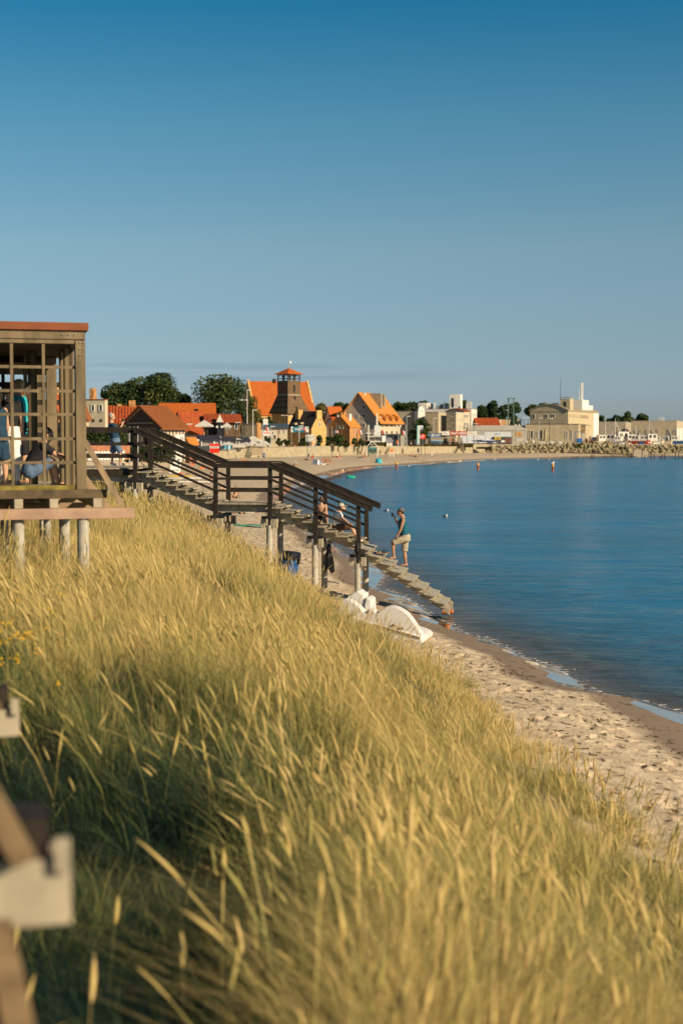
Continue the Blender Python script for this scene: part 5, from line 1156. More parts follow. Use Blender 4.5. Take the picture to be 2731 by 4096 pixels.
b = building('dock_building', 'long low beige dock building with dark roof edge and tall openings', 2098, 2312, 2352, 390, 76, 1697, None, 'flat', plaster['sand'], roof_dk, win=[('L',2122,1738,12,32),('L',2163,1738,12,32),('L',2143,1740,12,28,plaster['dim']),('L',2282,1738,4,40),('L',2263,1740,8,30,plaster['dim'])])
for u in (2100, 2110, 2118, 2168, 2180): b_win(b, 'L', u, 1738, 4, 40, plaster['cream'], 'pilaster', d=.3)
b = building('dock_annex', 'narrow beige annex with red balcony strip right of the dock building', 2316, 2340, 2362, 396, 62, 1702, None, 'flat', plaster['sand'], plaster['dim'], win=[('L',2327,1722,18,5,brick,'balcony'),('L',2327,1750,18,30,white_p,'door')])
b = building('hangar', 'lower pale grey hangar behind the moored boats', 2386, 2500, 2530, 500, 76, 1687, None, 'flat', plaster['greige'], roof_gy)
b = building('hangar', 'large pale hangar with braced sliding doors and white right wall', 2520, 2704, 2780, 474, 72, 1684, None, 'flat', plaster['greige'], plaster['beige'])
h = b.h; Wb = b.W; b_box(b, 'lower_wall', -.06, 0, 0, Wb, 0, h*.68, plaster['beige'])
for s in (.0, .19, .42, .66): b_box(b, 'door_gap', -.12, -.062, Wb*s, Wb*(s+.035), 0, h*.66, mat('violet_grey', (.22,.20,.22), .7))
for s in (.06, .44, .80):
    for (s0, z0_, s1, z1_) in ((s, h*.62, s+.06, h*.34), (s+.06, h*.34, s+.12, h*.62), (s, h*.05, s+.06, h*.34)):
        q = MB(); q.beam((-.15, Wb*s0, z0_), (-.15, Wb*s1, z1_), .1, .22); q.build('door_brace', mat('violet_grey', (.22,.20,.22), .7), b.o)
b_box(b, 'white_wall', -.02, b.L, -.1, -.002, 0, h*.7, white_p)
for k in range(6): b_box(b, 'wall_rib', b.L*(.08+.15*k), b.L*(.11+.15*k), -.16, -.1, 0, h*.68, plaster['grey'])
for k in range(5): b_box(b, 'roof_vent', 3, 3.6, Wb*(.30+.025*k), Wb*(.31+.025*k), h+.14, h+1.3, white_p)
# ================================================================ sea wall
wallc = mat('wall_concrete', (.35,.295,.195), .9, .10, 1.2, bump=.2)
def wall_run(name, label, pts, ztop, zbot=.2, th_=4.2):
    m = MB(); n = len(pts); off = []
    for i in range(n):
        d = (Vector(pts[min(i+1, n-1)])-Vector(pts[max(i-1, 0)])).normalized(); off.append(Vector((-d.y, d.x)))
    for i in range(n-1):
        a, c = Vector(pts[i]), Vector(pts[i+1]); a2, c2 = a+off[i]*th_, c+off[i+1]*th_
        zt, zc = (ztop[i], ztop[i+1]) if isinstance(ztop, list) else (ztop, ztop)
        m.add([(a.x,a.y,zbot),(c.x,c.y,zbot),(c2.x,c2.y,zbot),(a2.x,a2.y,zbot),(a.x,a.y,zt),(c.x,c.y,zc),(c2.x,c2.y,zc),(a2.x,a2.y,zt)], [(0,1,5,4),(1,2,6,5),(2,3,7,6),(3,0,4,7),(4,5,6,7),(3,2,1,0)])
    o = m.build(name, wallc, None); tag(o, label, 'wall'); return o
wp = [(X(762,226),226),(X(850,266),266),(X(1000,283),283),(X(1300,310),310),(X(1500,332),332),(X(1700,352),352),(X(1890,366),366)]
wt = [Z(v, p[1]) for v, p in zip((1812, 1808, 1793, 1784, 1783, 1786, 1785), wp)]
wall_run('sea_wall', 'long pale concrete sea wall behind the sunbathers', wp, wt)
wp2 = [(X(1892,367),367),(X(1985,372),372),(X(2300,378),378),(X(2731,383),383),(X(3000,388),388)]
wall_run('breakwater_wall', 'yellowish harbour wall above the concrete tetrapods', wp2, [Z(v, p[1]) for v, p in zip((1776, 1777, 1778, 1776, 1776), wp2)])
# ================================================================ trees
def leaf_mat(name, c0, c1, c2):
    m = bpy.data.materials.new(name); m.use_nodes = True; N = m.node_tree.nodes; L = m.node_tree.links; b_ = N['Principled BSDF']
    at = N.new('ShaderNodeAttribute'); at.attribute_name = 'tint'; cr = N.new('ShaderNodeValToRGB'); L.new(at.outputs['Fac'], cr.inputs[0])
    e = cr.color_ramp.elements; e[0].color = (*c0, 1); e[1].color = (*c2, 1); k = e.new(.5); k.color = (*c1, 1)
    L.new(cr.outputs[0], b_.inputs['Base Color']); b_.inputs['Roughness'].default_value = .6; b_.inputs['Specular IOR Level'].default_value = .15
    tr = N.new('ShaderNodeBsdfTranslucent'); mx = N.new('ShaderNodeMixShader'); mx.inputs[0].default_value = .2
    L.new(cr.outputs[0], tr.inputs[0]); L.new(b_.outputs[0], mx.inputs[1]); L.new(tr.outputs[0], mx.inputs[2]); L.new(mx.outputs[0], N['Material Output'].inputs[0]); M[name] = m; return m
LEAF = dict(dark=leaf_mat('leaf_dark', (.016,.034,.012), (.040,.066,.020), (.12,.125,.030)), mid=leaf_mat('leaf_mid', (.02,.04,.015), (.04,.07,.022), (.09,.11,.03)), gold=leaf_mat('leaf_gold', (.05,.06,.015), (.11,.11,.03), (.22,.15,.04)), poplar=leaf_mat('leaf_poplar', (.015,.035,.018), (.03,.06,.025), (.07,.10,.035)))
bark = mat('bark', (.07,.05,.035), .9, .2, 4)
def tree(name, label, u, vt, vb, w, y, kind='dark', n=1800, leaf=.42, blobs=16, trunk_v=None, shape='round', group=None, seed=0, cat='tree'):
    n = int(n*1.35); blobs = int(blobs*1.3); rg = np.random.default_rng(1000+seed+int(u)); k = y/F
    P = Vector((X(u, y), y, 2.3)); zt, zb = Z(vt, y)-2.3, max(Z(vb, y)-2.3, .05); Wd = w*k/2; H = zt-zb
    o = thing(name, label, cat, tuple(P), 0, group)
    C = []; 
    for i in range(blobs):
        f = rg.random(); zc = zb+H*(.14+.72*f)
        if shape == 'round': rr = Wd*.84*math.sqrt(max(.05, 1-((f-.38)/.72)**2))
        elif shape == 'tall': rr = Wd*.72*(1-.45*abs(f-.4))
        elif shape == 'wide': rr = Wd*.85*(1-.35*f)
        else: rr = Wd*.7*(1-.6*f)
        a = rg.random()*6.28; d = rr*rg.random()**.38
        C.append((d*math.cos(a), d*math.sin(a)*.8, zc, rg.uniform(.24, .40)*min(Wd*1.3, H*.9)))
    C = np.array(C); pick = rg.choice(len(C), n, p=(C[:, 3]**2)/np.sum(C[:, 3]**2)); v = rg.normal(size=(n, 3)); v /= np.linalg.norm(v, axis=1)[:, None]
    rad_ = rg.uniform(.55, 1.08, n)**.6*C[pick, 3]; pos = C[pick, :3]+v*rad_[:, None]*np.array([1, 1, .85])
    if shape == 'weep': pos[:, 2] -= rg.random(n)**2*H*.22
    pos[:, 2] = np.clip(pos[:, 2], .05, zt+.4)
    nn = v+rg.normal(scale=.7, size=(n, 3)); nn /= np.linalg.norm(nn, axis=1)[:, None]
    t1 = np.cross(nn, rg.normal(size=(n, 3))); t1 /= np.linalg.norm(t1, axis=1)[:, None]; t2 = np.cross(nn, t1); s = (leaf*rg.uniform(.5, 1.25, n))[:, None]/2
    if shape == 'weep': t1 = t1*.5; t2 = t2*.4+np.array([0,0,1.1])
    co = np.stack([pos-t1*s*1.3-t2*s*.3, pos+t2*s-t1*s*.1, pos+t1*s*1.2+t2*s*.1, pos-t2*s*.9+t1*s*.2], 1).reshape(-1, 3)
    base = np.arange(n)*4; fc = np.stack([base, base+1, base+2, base+3], -1)
    bt = rg.random(len(C))*.5; ti = np.repeat(np.clip(bt[pick]+rg.random(n)*.5, 0, 1), 4)
    c = np_mesh('crown', co, fc, ti, LEAF[kind]); c.parent = o
    m = MB(); r0 = max(.12, Wd*.07); tb = zb+H*.45
    m.path([(0,0,-.3),(r0*.3,0,tb*.4),(0,r0*.3,tb*.8),(0,0,tb+H*.2)], [r0*1.2, r0, r0*.8, r0*.3], 7); tk = m.build('trunk', bark, o)
    for q in range(4):
        cc = C[q]; m = MB(); m.path([(0,0,tb*.8), (cc[0]*.5, cc[1]*.5, (tb*.8+cc[2])/2), (cc[0], cc[1], cc[2])], [r0*.5, r0*.3, r0*.1], 5); m.build('limb', bark, o)
    return o
tree('oak', 'broad dark green tree, left half of the wooded clump above the red roofs', 490, 1530, 1650, 180, 335, 'dark', 3200, .5, 20, shape='round')
tree('oak', 'tallest round dark tree in the left clump above the orange roof', 622, 1500, 1640, 255, 335, 'dark', 4800, .5, 26, shape='round')
tree('oak', 'lower dark tree filling the gap right of the tallest round tree', 722, 1560, 1650, 90, 340, 'dark', 1600, .5, 12, shape='round')
tree('oak', 'low dark tree at the far left of the wooded clump', 436, 1560, 1650, 70, 340, 'dark', 1200, .5, 10, shape='round')
tree('oak', 'dense dark tree between the orange roof and the church gable', 872, 1505, 1690, 235, 335, 'dark', 4600, .5, 26, shape='round')
tree('birch', 'weeping birch with yellowing leaves before the church roof', 1008, 1566, 1720, 90, 325, 'gold', 1700, .5, 12, shape='weep')
tree('birch', 'dark weeping tree behind the wooden restaurant left of the lamp post', 966, 1575, 1730, 80, 325, 'dark', 1700, .5, 12, shape='weep')
tree('small_tree', 'small dark tree tucked under the church nave', 1066, 1652, 1722, 56, 338, 'mid', 900, .4, 9)
tree('lime_tree', 'tall olive tree right of the church roof', 1290, 1606, 1730, 84, 388, 'gold', 1800, .5, 14, shape='tall')
tree('lime_tree', 'dark tree close behind the right edge of the church roof', 1248, 1596, 1700, 50, 405, 'dark', 900, .5, 9, shape='tall')
tree('ash_tree', 'dark tree in front of the beige block beside the banners', 1674, 1672, 1762, 86, 362, 'dark', 2000, .42, 16)
tree('conifer', 'narrow dark tree at the foot of the lattice mast', 2052, 1672, 1712, 34, 430, 'dark', 600, .4, 8, shape='tall')
for i, (u, vt, vb, w, sh, kd, lab) in enumerate(((1350,1612,1660,60,'round','dark','low far trees seen between church and hotel, left one'), (1400,1616,1660,60,'round','dark','low far tree peeping out left of the hotel roof'), (1562,1618,1660,40,'round','dark','far tree right behind the lower hotel roof'), (1600,1612,1660,60,'round','dark','far tree above the beige windowless block, left of its group'), (1645,1604,1660,70,'round','dark','tallest far tree above the beige windowless block'), (1690,1608,1650,50,'round','dark','far tree left of the white rooftop machinery'), (1785,1616,1650,50,'round','dark','far tree behind the roof machinery of the white building'), (1852,1600,1650,26,'tall','dark','slim tree on the right of the rooftop stair box'),
  (1925,1612,1690,60,'tall','poplar','left poplar beside the white stepped gable'), (1962,1598,1690,70,'tall','poplar','tallest poplar above the dark red roof'), (2012,1612,1690,50,'tall','poplar','poplar just left of the lattice mast'), (2056,1606,1690,54,'tall','poplar','poplar just right of the lattice mast'), (2130,1620,1665,60,'round','dark','far tree at the left corner of the arched hall'), (2165,1616,1650,50,'round','dark','far tree above the arched hall roof, middle'), (2215,1618,1650,50,'round','dark','far tree above the arched hall roof, right'),
  (2408,1654,1720,36,'tall','poplar','narrow dark poplar right of the white end wall'), (2465,1650,1720,46,'tall','poplar','poplar behind the lower hangar, left'), (2510,1644,1720,64,'tall','mid','bright poplar above the lower hangar'), (2568,1645,1710,54,'tall','mid','bright poplar at the left corner of the large hangar'), (2434,1672,1720,30,'round','dark','small dark tree between the poplars behind the boats'))):
    tree('poplar' if sh == 'tall' else 'far_tree', lab, u, vt, vb, w, 560, kd, 1200, .9, 12, shape=sh, group='far trees behind the town')
BUSH = [(1070,1742,1786,32,306,'round bush by the flagpole right of the market'),(1118,1752,1786,28,308,'left of three round bushes before the cream hall'),(1136,1750,1786,30,312,'middle of three round bushes before the cream hall'),(1154,1758,1786,20,310,'smallest of three round bushes before the cream hall'),(1212,1748,1786,30,310,'bush with bare stems left of the beach scaffold'),(1232,1752,1786,26,314,'bush half hidden by the beach scaffold'),(1278,1740,1786,40,312,'dark bush right of the beach scaffold'),(1315,1742,1786,30,318,'pale green bush before the brick house'),(1348,1738,1780,56,318,'large dark spreading bush before the brick house'),(1352,1762,1788,40,312,'low round bush below the large dark one'),(1385,1758,1788,26,318,'small dark bush left of the map board'),(1418,1752,1788,24,322,'round bush right of the map board roof'),(1447,1752,1788,26,324,'bush left of the white wheelhouse'),(1470,1764,1790,18,322,'small round bush at the wheelhouse corner')]
for i, (u, vt, vb, w, y, lab) in enumerate(BUSH): tree('bush', lab, u, vt, vb, w, y, 'dark' if i % 3 else 'mid', 700, .32, 9, shape='round', group='clipped bushes on the promenade', cat='bush')
def hedge(name, label, u0, u1, vt, vb, y, kd, n, leaf):
    x0, x1 = X(u0, y), X(u1, y); z0, z1 = max(Z(vb, y), 2.2), Z(vt, y); rg = np.random.default_rng(int(u0+99))
    pos = np.stack([rg.uniform(x0, x1, n), y+rg.uniform(-.8, .8, n), 0*rg.random(n)], 1); top = z1-.5*(z1-z0)*vnoise(pos[:, 0], pos[:, 1], .8, 7)*.8; pos[:, 2] = z0+(top-z0)*rg.random(n)**.7
    v = rg.normal(size=(n, 3)); t1 = rg.normal(size=(n, 3)); t1 /= np.linalg.norm(t1, axis=1)[:, None]; t2 = np.cross(t1, v); t2 /= np.linalg.norm(t2, axis=1)[:, None]; s = leaf/2
    co = np.stack([pos-t1*s, pos+t2*s, pos+t1*s, pos-t2*s], 1).reshape(-1, 3); base = np.arange(n)*4
    return tag(np_mesh(name, co, np.stack([base, base+1, base+2, base+3], -1), np.repeat(rg.random(n), 4), LEAF[kd]), label, 'hedge')
hedge('hedge', 'dark hedge behind the pavilion corner and the man on the deck', 340, 505, 1695, 1790, 118, 'dark', 5000, .22)
hedge('hedge', 'thin green climbing plants on the fence below the timber house', 500, 700, 1770, 1850, 125, 'mid', 2200, .2)
hedge('grass_strip', 'ragged grass strip on top of the sea wall before the kebab bar', 1560, 1890, 1774, 1790, 362, 'gold', 2600, .35)
hedge('grass_strip', 'ragged grass on the sea wall around the white wheelhouse', 1500, 1545, 1768, 1786, 336, 'gold', 500, .35)
hedge('shrub', 'dark low shrub growing at the left end of the tetrapods', 1905, 1965, 1788, 1806, 366, 'dark', 900, .3)
hedge('shrub', 'shrub on the harbour wall below the blue crane box', 2302, 2322, 1768, 1800, 376, 'gold', 260, .4)
# ================================================================ promenade and beach life
def zt_(u, v, y): return W(u, v, y)
def board(name, label, u0, v0, u1, v1, y, m, yaw=0, th=.12, legs=0, legm=None, cat='sign', group=None, zleg=2.4):
    a, c = W(u0, v0, y), W(u1, v1, y); w = c.x-a.x; h = a.z-c.z; cx = (a.x+c.x)/2
    o = thing(name, label, cat, (cx, y, zleg if legs else c.z), R(yaw), group); b0 = c.z-o.location.z
    q = MB(); q.bx(-w/2, w/2, -th/2, th/2, b0, b0+h); q.build('panel', m, o)
    for k in range(legs):
        x = -w/2+.06+(w-.12)*k/max(1, legs-1); q = MB(); q.bx(x-.05, x+.05, th/2, th/2+.1, 0, b0+h*.9); q.build('leg', legm or steel, o)
    return o, w, h, b0
wh = M['cloth_white']; blu = mat('sign_blue', (.015,.09,.22), .5, .05, 2); red = mat('sign_red', (.72,.035,.015), .5, .05, 2); yel = mat('sign_yellow', (.8,.55,.05), .5, .05, 2); teal = mat('sign_teal', (.02,.16,.25), .5, .15, 1)
o, w, h, b0 = board('toilet_banner', 'large teal toilets banner with round emblems on the dark-roofed house', 1164, 1706, 1234, 1729, 323, teal, legs=2)
text_mesh('TOALETY', h*.40, wh, o, loc=(-.2, -.08, b0+h*.50), width=w*.50, bold=.02)
q = MB(); q.bx(0, w*.24, -.08, -.062, b0+h*.78, b0+h*.85); q.build('text_line', wh, o)
q = MB(); q.bx(w*.34, w*.499, -.10, -.062, b0+.02, b0+h-.02); q.build('white_panel', wh, o); q = MB(); q.bx(-w*.499, -w*.40, -.10, -.062, b0+.02, b0+h-.02); q.build('white_panel', wh, o)
for x, z in ((-w*.40, b0+h*.52), (w*.42, b0+h*.70)):
    q = MB(); q.tube((x,-.10,z),(x,-.13,z), h*.17, None, 16); e = q.build('emblem', blu, o)
    q = MB(); q.ball((x,-.14,z+h*.05), h*.035, (1,.3,1), 6); q.add([(x-h*.06,-.14,z-h*.1),(x+h*.06,-.14,z-h*.1),(x,-.14,z+h*.04)], [(0,1,2)]); q.build('figure', wh, e)
o, w, h, b0 = board('toilet_sign', 'blue WC toilets sign on the roof edge beside the kebab sign', 1709, 1733, 1766, 1751, 371, blu, legs=2)
text_mesh('TOALETY', h*.42, wh, o, loc=(w*.18, -.08, b0+h*.60), width=w*.52, bold=.02); text_mesh('WC', h*.38, wh, o, loc=(-w*.39, -.08, b0+h*.52), width=w*.14)
q = MB(); q.bx(-w*.08, w*.42, -.08, -.062, b0+h*.17, b0+h*.23); q.build('text_line', wh, o)
for k in (0, 1):
    x = -w*.20+k*w*.07; q = MB(); q.ball((x,-.08,b0+h*.78), h*.09, (1,.3,1), 8); q.prism([(x-w*.028,-.09,b0+h*.2),(x+w*.028,-.09,b0+h*.2),(x+w*.022,-.09,b0+h*.68),(x-w*.022,-.09,b0+h*.68)], (0,.04,0)); q.build('figure', wh, o)
o, w, h, b0 = board('kebab_sign', 'red KRAFT KEBAB sign with white lettering', 1798, 1725, 1866, 1742, 371, mat('kebab_red', (.42,.07,.03), .6), legs=2)
text_mesh('KRAFT KEBAB', h*.62, wh, o, loc=(0, -.08, b0+h*.5), width=w*.90, bold=.02)
for k, (ua, ub, lab) in enumerate(((1757, 1797, 'white menu panel left of the red kebab sign'), (1867, 1906, 'white menu panel right of the red kebab sign'))):
    o, w, h, b0 = board('menu_panel', lab, ua, 1725, ub, 1741, 371, white_p, legs=2, group='menu panels beside the kebab sign')
    for i in range(4): q = MB(); q.bx(-w*.4, w*(.1+.08*i), -.075, -.062, b0+h*(.8-.2*i), b0+h*(.84-.2*i)); q.build('text_line', M['cloth_maroon'], o)
o, w, h, b0 = board('bar_sign', 'long pale sign reading PORTO above the snack bar', 1939, 1728, 2043, 1747, 379, mat('pale_blue_sign', (.55,.58,.60), .6), legs=3)
text_mesh('PORTO', h*.36, blu, o, loc=(-w*.02, -.08, b0+h*.55), width=w*.26)
o, w, h, b0 = board('ticket_sign', 'yellow ticket office sign with dark lettering', 1977, 1749, 2001, 1758, 379, yel, legs=2); text_mesh('KASA', h*.7, timber_dk, o, loc=(0, -.08, b0+h*.5), width=w*.7, bold=.02)
o, w, h, b0 = board('red_notice', 'red notice board with white text on two tall posts on the far beach', 1682, 1737, 1700, 1756, 331, red, legs=2, legm=black_metal, zleg=.9); q = MB(); q.bx(-w*.32, w*.32, -.08, -.062, b0+h*.55, b0+h*.68); q.build('text_line', wh, o); q = MB(); q.bx(-w*.32, w*.05, -.08, -.062, b0+h*.27, b0+h*.38); q.build('text_line', wh, o)
# lifeguard board, red with white band
p = G(885, 1878, 1.0); yy = p.y
o, w, h, b0 = board('lifeguard_board', 'red board with a white lettered band on thin orange legs on the beach', 839, 1775, 877, 1812, yy, red, legs=0)
zc = o.location.z
for x in (-w/2+.08, w/2-.05): q = MB(); q.tube((x,.05,.1),(x+(.1 if x > 0 else -.15),.1,.9-zc), .035, None, 6); q.build('leg', mat('orange_leg', (.7,.35,.12), .6), o)
q = MB(); q.bx(-w/2, w/2, -.075, -.062, h*.52, h*.74); q.build('white_band', wh, o); text_mesh('RATOWNICTWO', h*.17, M['cloth_grey'], o, loc=(0, -.085, h*.63), width=w*.9, bold=.004)
# leaning white banner with letters
p = G(700, 1893, 1.1); o = thing('surf_banner', 'tall white banner with dark letters standing on the sand behind the handrail', 'banner', tuple(p), R(8))
k = p.y/F; hh = 155*k; q = MB(); q.prism([(-22*k,0,0),(22*k,0,0),(40*k,0,hh),(4*k,0,hh)], (0,.06,0)); q.build('cloth', wh, o)
for i, (col_, s_) in enumerate(((-9, 'SKI'), (8, 'SURFING'))):
    for j, c_ in enumerate(s_): text_mesh(c_, 17*k, M['cloth_black'], o, name='letter', loc=((col_+3+j*3.0)*k, -.03, (12+j*21)*k), rot=(R(90), R(-75), 0))
q = MB(); q.tube((22*k,.1,0),(41*k,.1,hh+.1), .05); q.build('pole', black_metal, o)
o, w, h, b0 = board('banner', 'tall white and blue banner by the tree, left one of the pair', 1667, 1703, 1676, 1778, 358, wh, group='banners beside the tree')
q = MB(); q.bx(-w/2, w*.1, -.075, -.062, 0, h); q.build('edge', mat('aqua', (.25,.5,.5), .6), o)
o, w, h, b0 = board('banner', 'wider printed blue and white banner by the tree, right one of the pair', 1668, 1702, 1691, 1752, 360, mat('printed_banner', (.60,.62,.66), .6, .2, 4, col2=(.22,.28,.45)), legs=3, group='banners beside the tree')
o, w, h, b0 = board('banner', 'white banner with blue round marks above the wheelhouse', 1497, 1702, 1519, 1738, 336, mat('mast_banner', (.62,.64,.68), .6, .1, 2), legs=2)
for i in range(3): q = MB(); q.tube((0, -.08, h*(.72-.24*i)), (0, -.11, h*(.72-.24*i)), h*.085, None, 14); q.build('round_mark', blu, o)
# information map board on the beach
p = G(1500, 1826, 1.2); yy = p.y; k = yy/F
o = thing('map_board', 'dark map board in a pale timber frame with a small roof on the beach', 'information board', (p.x-8*k, yy, 1.25), R(4))
q = MB(); q.bx(-22*k, 15*k, -.06, .06, 8*k, 36*k); q.build('map', mat('map_print', (.03,.05,.035), .5, .3, 1.0, col2=(.08,.12,.09)), o)
q = MB(); q.bx(-19*k, 13*k, -.075, -.062, 31*k, 34.5*k); q.build('sea_strip', mat('map_sea', (.05,.30,.38), .5), o)
for i in range(2): q = MB(); q.bx((-18+17*i)*k, (-7+19*i)*k, -.08, -.062, 12*k, 13.2*k); q.build('text_line', wh, o)
for x in (-24, 17): q = MB(); q.bx((x-1.3)*k, (x+1.3)*k, -.1, .1, -1, 42*k); q.build('frame_post', white_p, o)
q = MB(); q.prism([(-18*k,0,40*k),(12*k,0,40*k),(-3*k,0,58*k)], (0,.08,0)); q.build('gable_panel', mat('dark_panel', (.02,.025,.03), .5), o)
q = MB(); q.bx(-8*k, 2*k, -.03, -.002, 45*k, 46.5*k); q.build('text_line', wh, o)
for x0_, x1_ in ((-25, -3), (19, -3)): q = MB(); q.beam((x0_*k, -.05, 38*k), (x1_*k, -.05, 60*k), .12, 2.2*k); q.build('roof_batten', white_p, o)
# scaffold tower with a blank white board
p = G(1250, 1838, 1.05); yy = p.y; k = yy/F; o = thing('scaffold', 'thin metal beach scaffold carrying a blank white board', 'scaffold', (p.x, yy, 1.0), 0)
for x in (-20, -12, 8, 14): q = MB(); q.tube((x*k, (x % 3)*.3, 0), (x*k, (x % 3)*.3, 100*k), .05, None, 6); q.build('upright', steel, o)
for z in (78, 94): q = MB(); q.tube((-22*k,0,z*k), (16*k,0,z*k), .05, None, 6); q.build('crossbar', steel, o)
q = MB(); q.bx(-27*k, 6*k, .35, .45, 73*k, 100*k); q.build('white_board', white_p, o)
# lifeguard chair and stairs on the beach wall
p = G(1567, 1828, 1.1); yy = p.y; k = yy/F; o = thing('lifeguard_chair', 'white lifeguard chair with an orange towel on the far beach', 'chair', (p.x, yy, 1.1), 0)
for x in (-7, 7):
    for y_ in (0, .8): q = MB(); q.beam((x*k, y_, 0), (x*k*.8, y_, 19*k), .14, .14); q.build('leg', white_p, o)
q = MB(); q.bx(-7*k, 7*k, -.05, .9, 18*k, 19.5*k); q.build('seat', white_p, o); q = MB(); q.bx(-6*k, 6*k, .75, .9, 19.5*k, 32*k); q.build('backrest', M['cloth_orange'], o)
def steps(name, label, u0, u1, vt, vb, y, m, rail=False):
    x0, x1 = X(u0, y), X(u1, y); zt, zb = Z(vt, y), Z(vb, y); o = thing(name, label, 'steps', ((x0+x1)/2, y, zb), 0); n = 6; w = x1-x0; H = zt-zb
    for i in range(n): q = MB(); q.bx(-w/2, w/2, i*.42-2.6, i*.42-2.22, H*(i+.2)/n, H*(i+.65)/n); q.build('step', m, o)
    for sx_ in (-w/2, w/2): q = MB(); q.beam((sx_, -2.6, 0), (sx_, .1, H), .09, .2); q.build('stringer', m, o)
    if rail:
        for sx_ in (-w/2-.06, w/2+.06):
            q = MB(); q.beam((sx_, -2.5, 1.0), (sx_, .1, H+1.0), .05, .06); q.build('handrail', steel, o)
            for j in (0, 1): q = MB(); q.tube((sx_, -2.5+2.6*j, H*j), (sx_, -2.5+2.6*j, H*j+1.0), .03); q.build('rail_post', steel, o)
steps('wooden_steps', 'wooden steps with metal rails from the market down to the beach', 1002, 1052, 1782, 1820, 282, wood_tan, True)
steps('wooden_steps', 'short wooden steps down the sea wall left of the lifeguard chair', 1532, 1556, 1783, 1810, 338, wood_tan, True)
steps('metal_steps', 'metal steps down the sea wall beside the blue bin before the tetrapods', 1838, 1850, 1780, 1806, 361, wood_tan, True)
# bins
for i, (u, v, lab) in enumerate(((1055, 1829, 'blue bin beside the wooden steps at the market'), (1095, 1827, 'blue bin alone against the sea wall right of the steps'), (1588, 1815, 'blue bin nearer the lifeguard chair'), (1607, 1814, 'blue bin right of the one by the lifeguard chair'), (1889, 1807, 'pair-sized blue bin at the left end of the tetrapods'))):
    p = G(u, v, 1.2); drum('litter_bin', lab, tuple(p), .95 if i != 4 else 1.25, 0, 0, 'blue litter bins on the far beach')
# flags
def flag(label, u, vt, vb, y, fu, fv, kind, s=1.0):
    P = Vector((X(u, y), y, Z(vb, y))); o = thing('flagpole', label, 'flag', tuple(P), 0, 'flags along the promenade'); H = Z(vt, y)-Z(vb, y); k = y/F
    q = MB(); q.tube((0,0,0), (0,0,H), .07, .05, 6); q.build('pole', steel, o)
    cx = X(fu, y)-P.x; cz = Z(fv, y)-P.z; w = 13*k*s; hgt = 17*k*s
    q = MB(); q.tube((0,-.05,cz-hgt*.8), (cx-w*.2,-.05,cz+hgt*.6), .035); q.build('staff', steel, o)
    for j, mm_ in enumerate(kind):
        n = len(kind); q = MB(); vs = []
        for i in range(5):
            for b_ in (0, 1):
                t = (j+b_)/n; x = cx-w/2+w*t+w*.35*(i/4); z = cz+hgt*.5-hgt*(i/4)-w*.3*t; vs.append((x, -.08+.10*math.sin(i*1.7+t*2), z))
        q.add(vs+[(a, b_+.03, c) for a, b_, c in vs], [(2*i, 2*i+1, 2*i+3, 2*i+2) for i in range(4)]+[(10+2*i+2, 10+2*i+3, 10+2*i+1, 10+2*i) for i in range(4)]+[(0,2,12,10),(2,4,14,12),(4,6,16,14),(6,8,18,16),(1,11,13,3),(3,13,15,5),(5,15,17,7),(7,17,19,9)]); q.build('flag_cloth', mm_, o)
RW = [M['cloth_red'], wh]
flag('white and red flag on the pole before the cream hall', 1051, 1698, 1780, 300, 1068, 1716, RW)
flag('red and white flag hanging over the toilets banner', 1195, 1700, 1780, 312, 1219, 1716, RW)
flag('blue, red and white flag before the brick house', 1328, 1706, 1785, 322, 1345, 1728, [mat('flag_blue', (.10,.35,.60), .7), M['cloth_red'], wh])
flag('red and white flag on the pole before the brick extension', 1420, 1712, 1785, 330, 1438, 1727, RW)
flag('red and white flag right of the wheelhouse mast', 1541, 1738, 1785, 344, 1532, 1727, RW)
flag('red and white flag on the tall pole before the beige block', 1622, 1700, 1785, 353, 1612, 1730, RW)
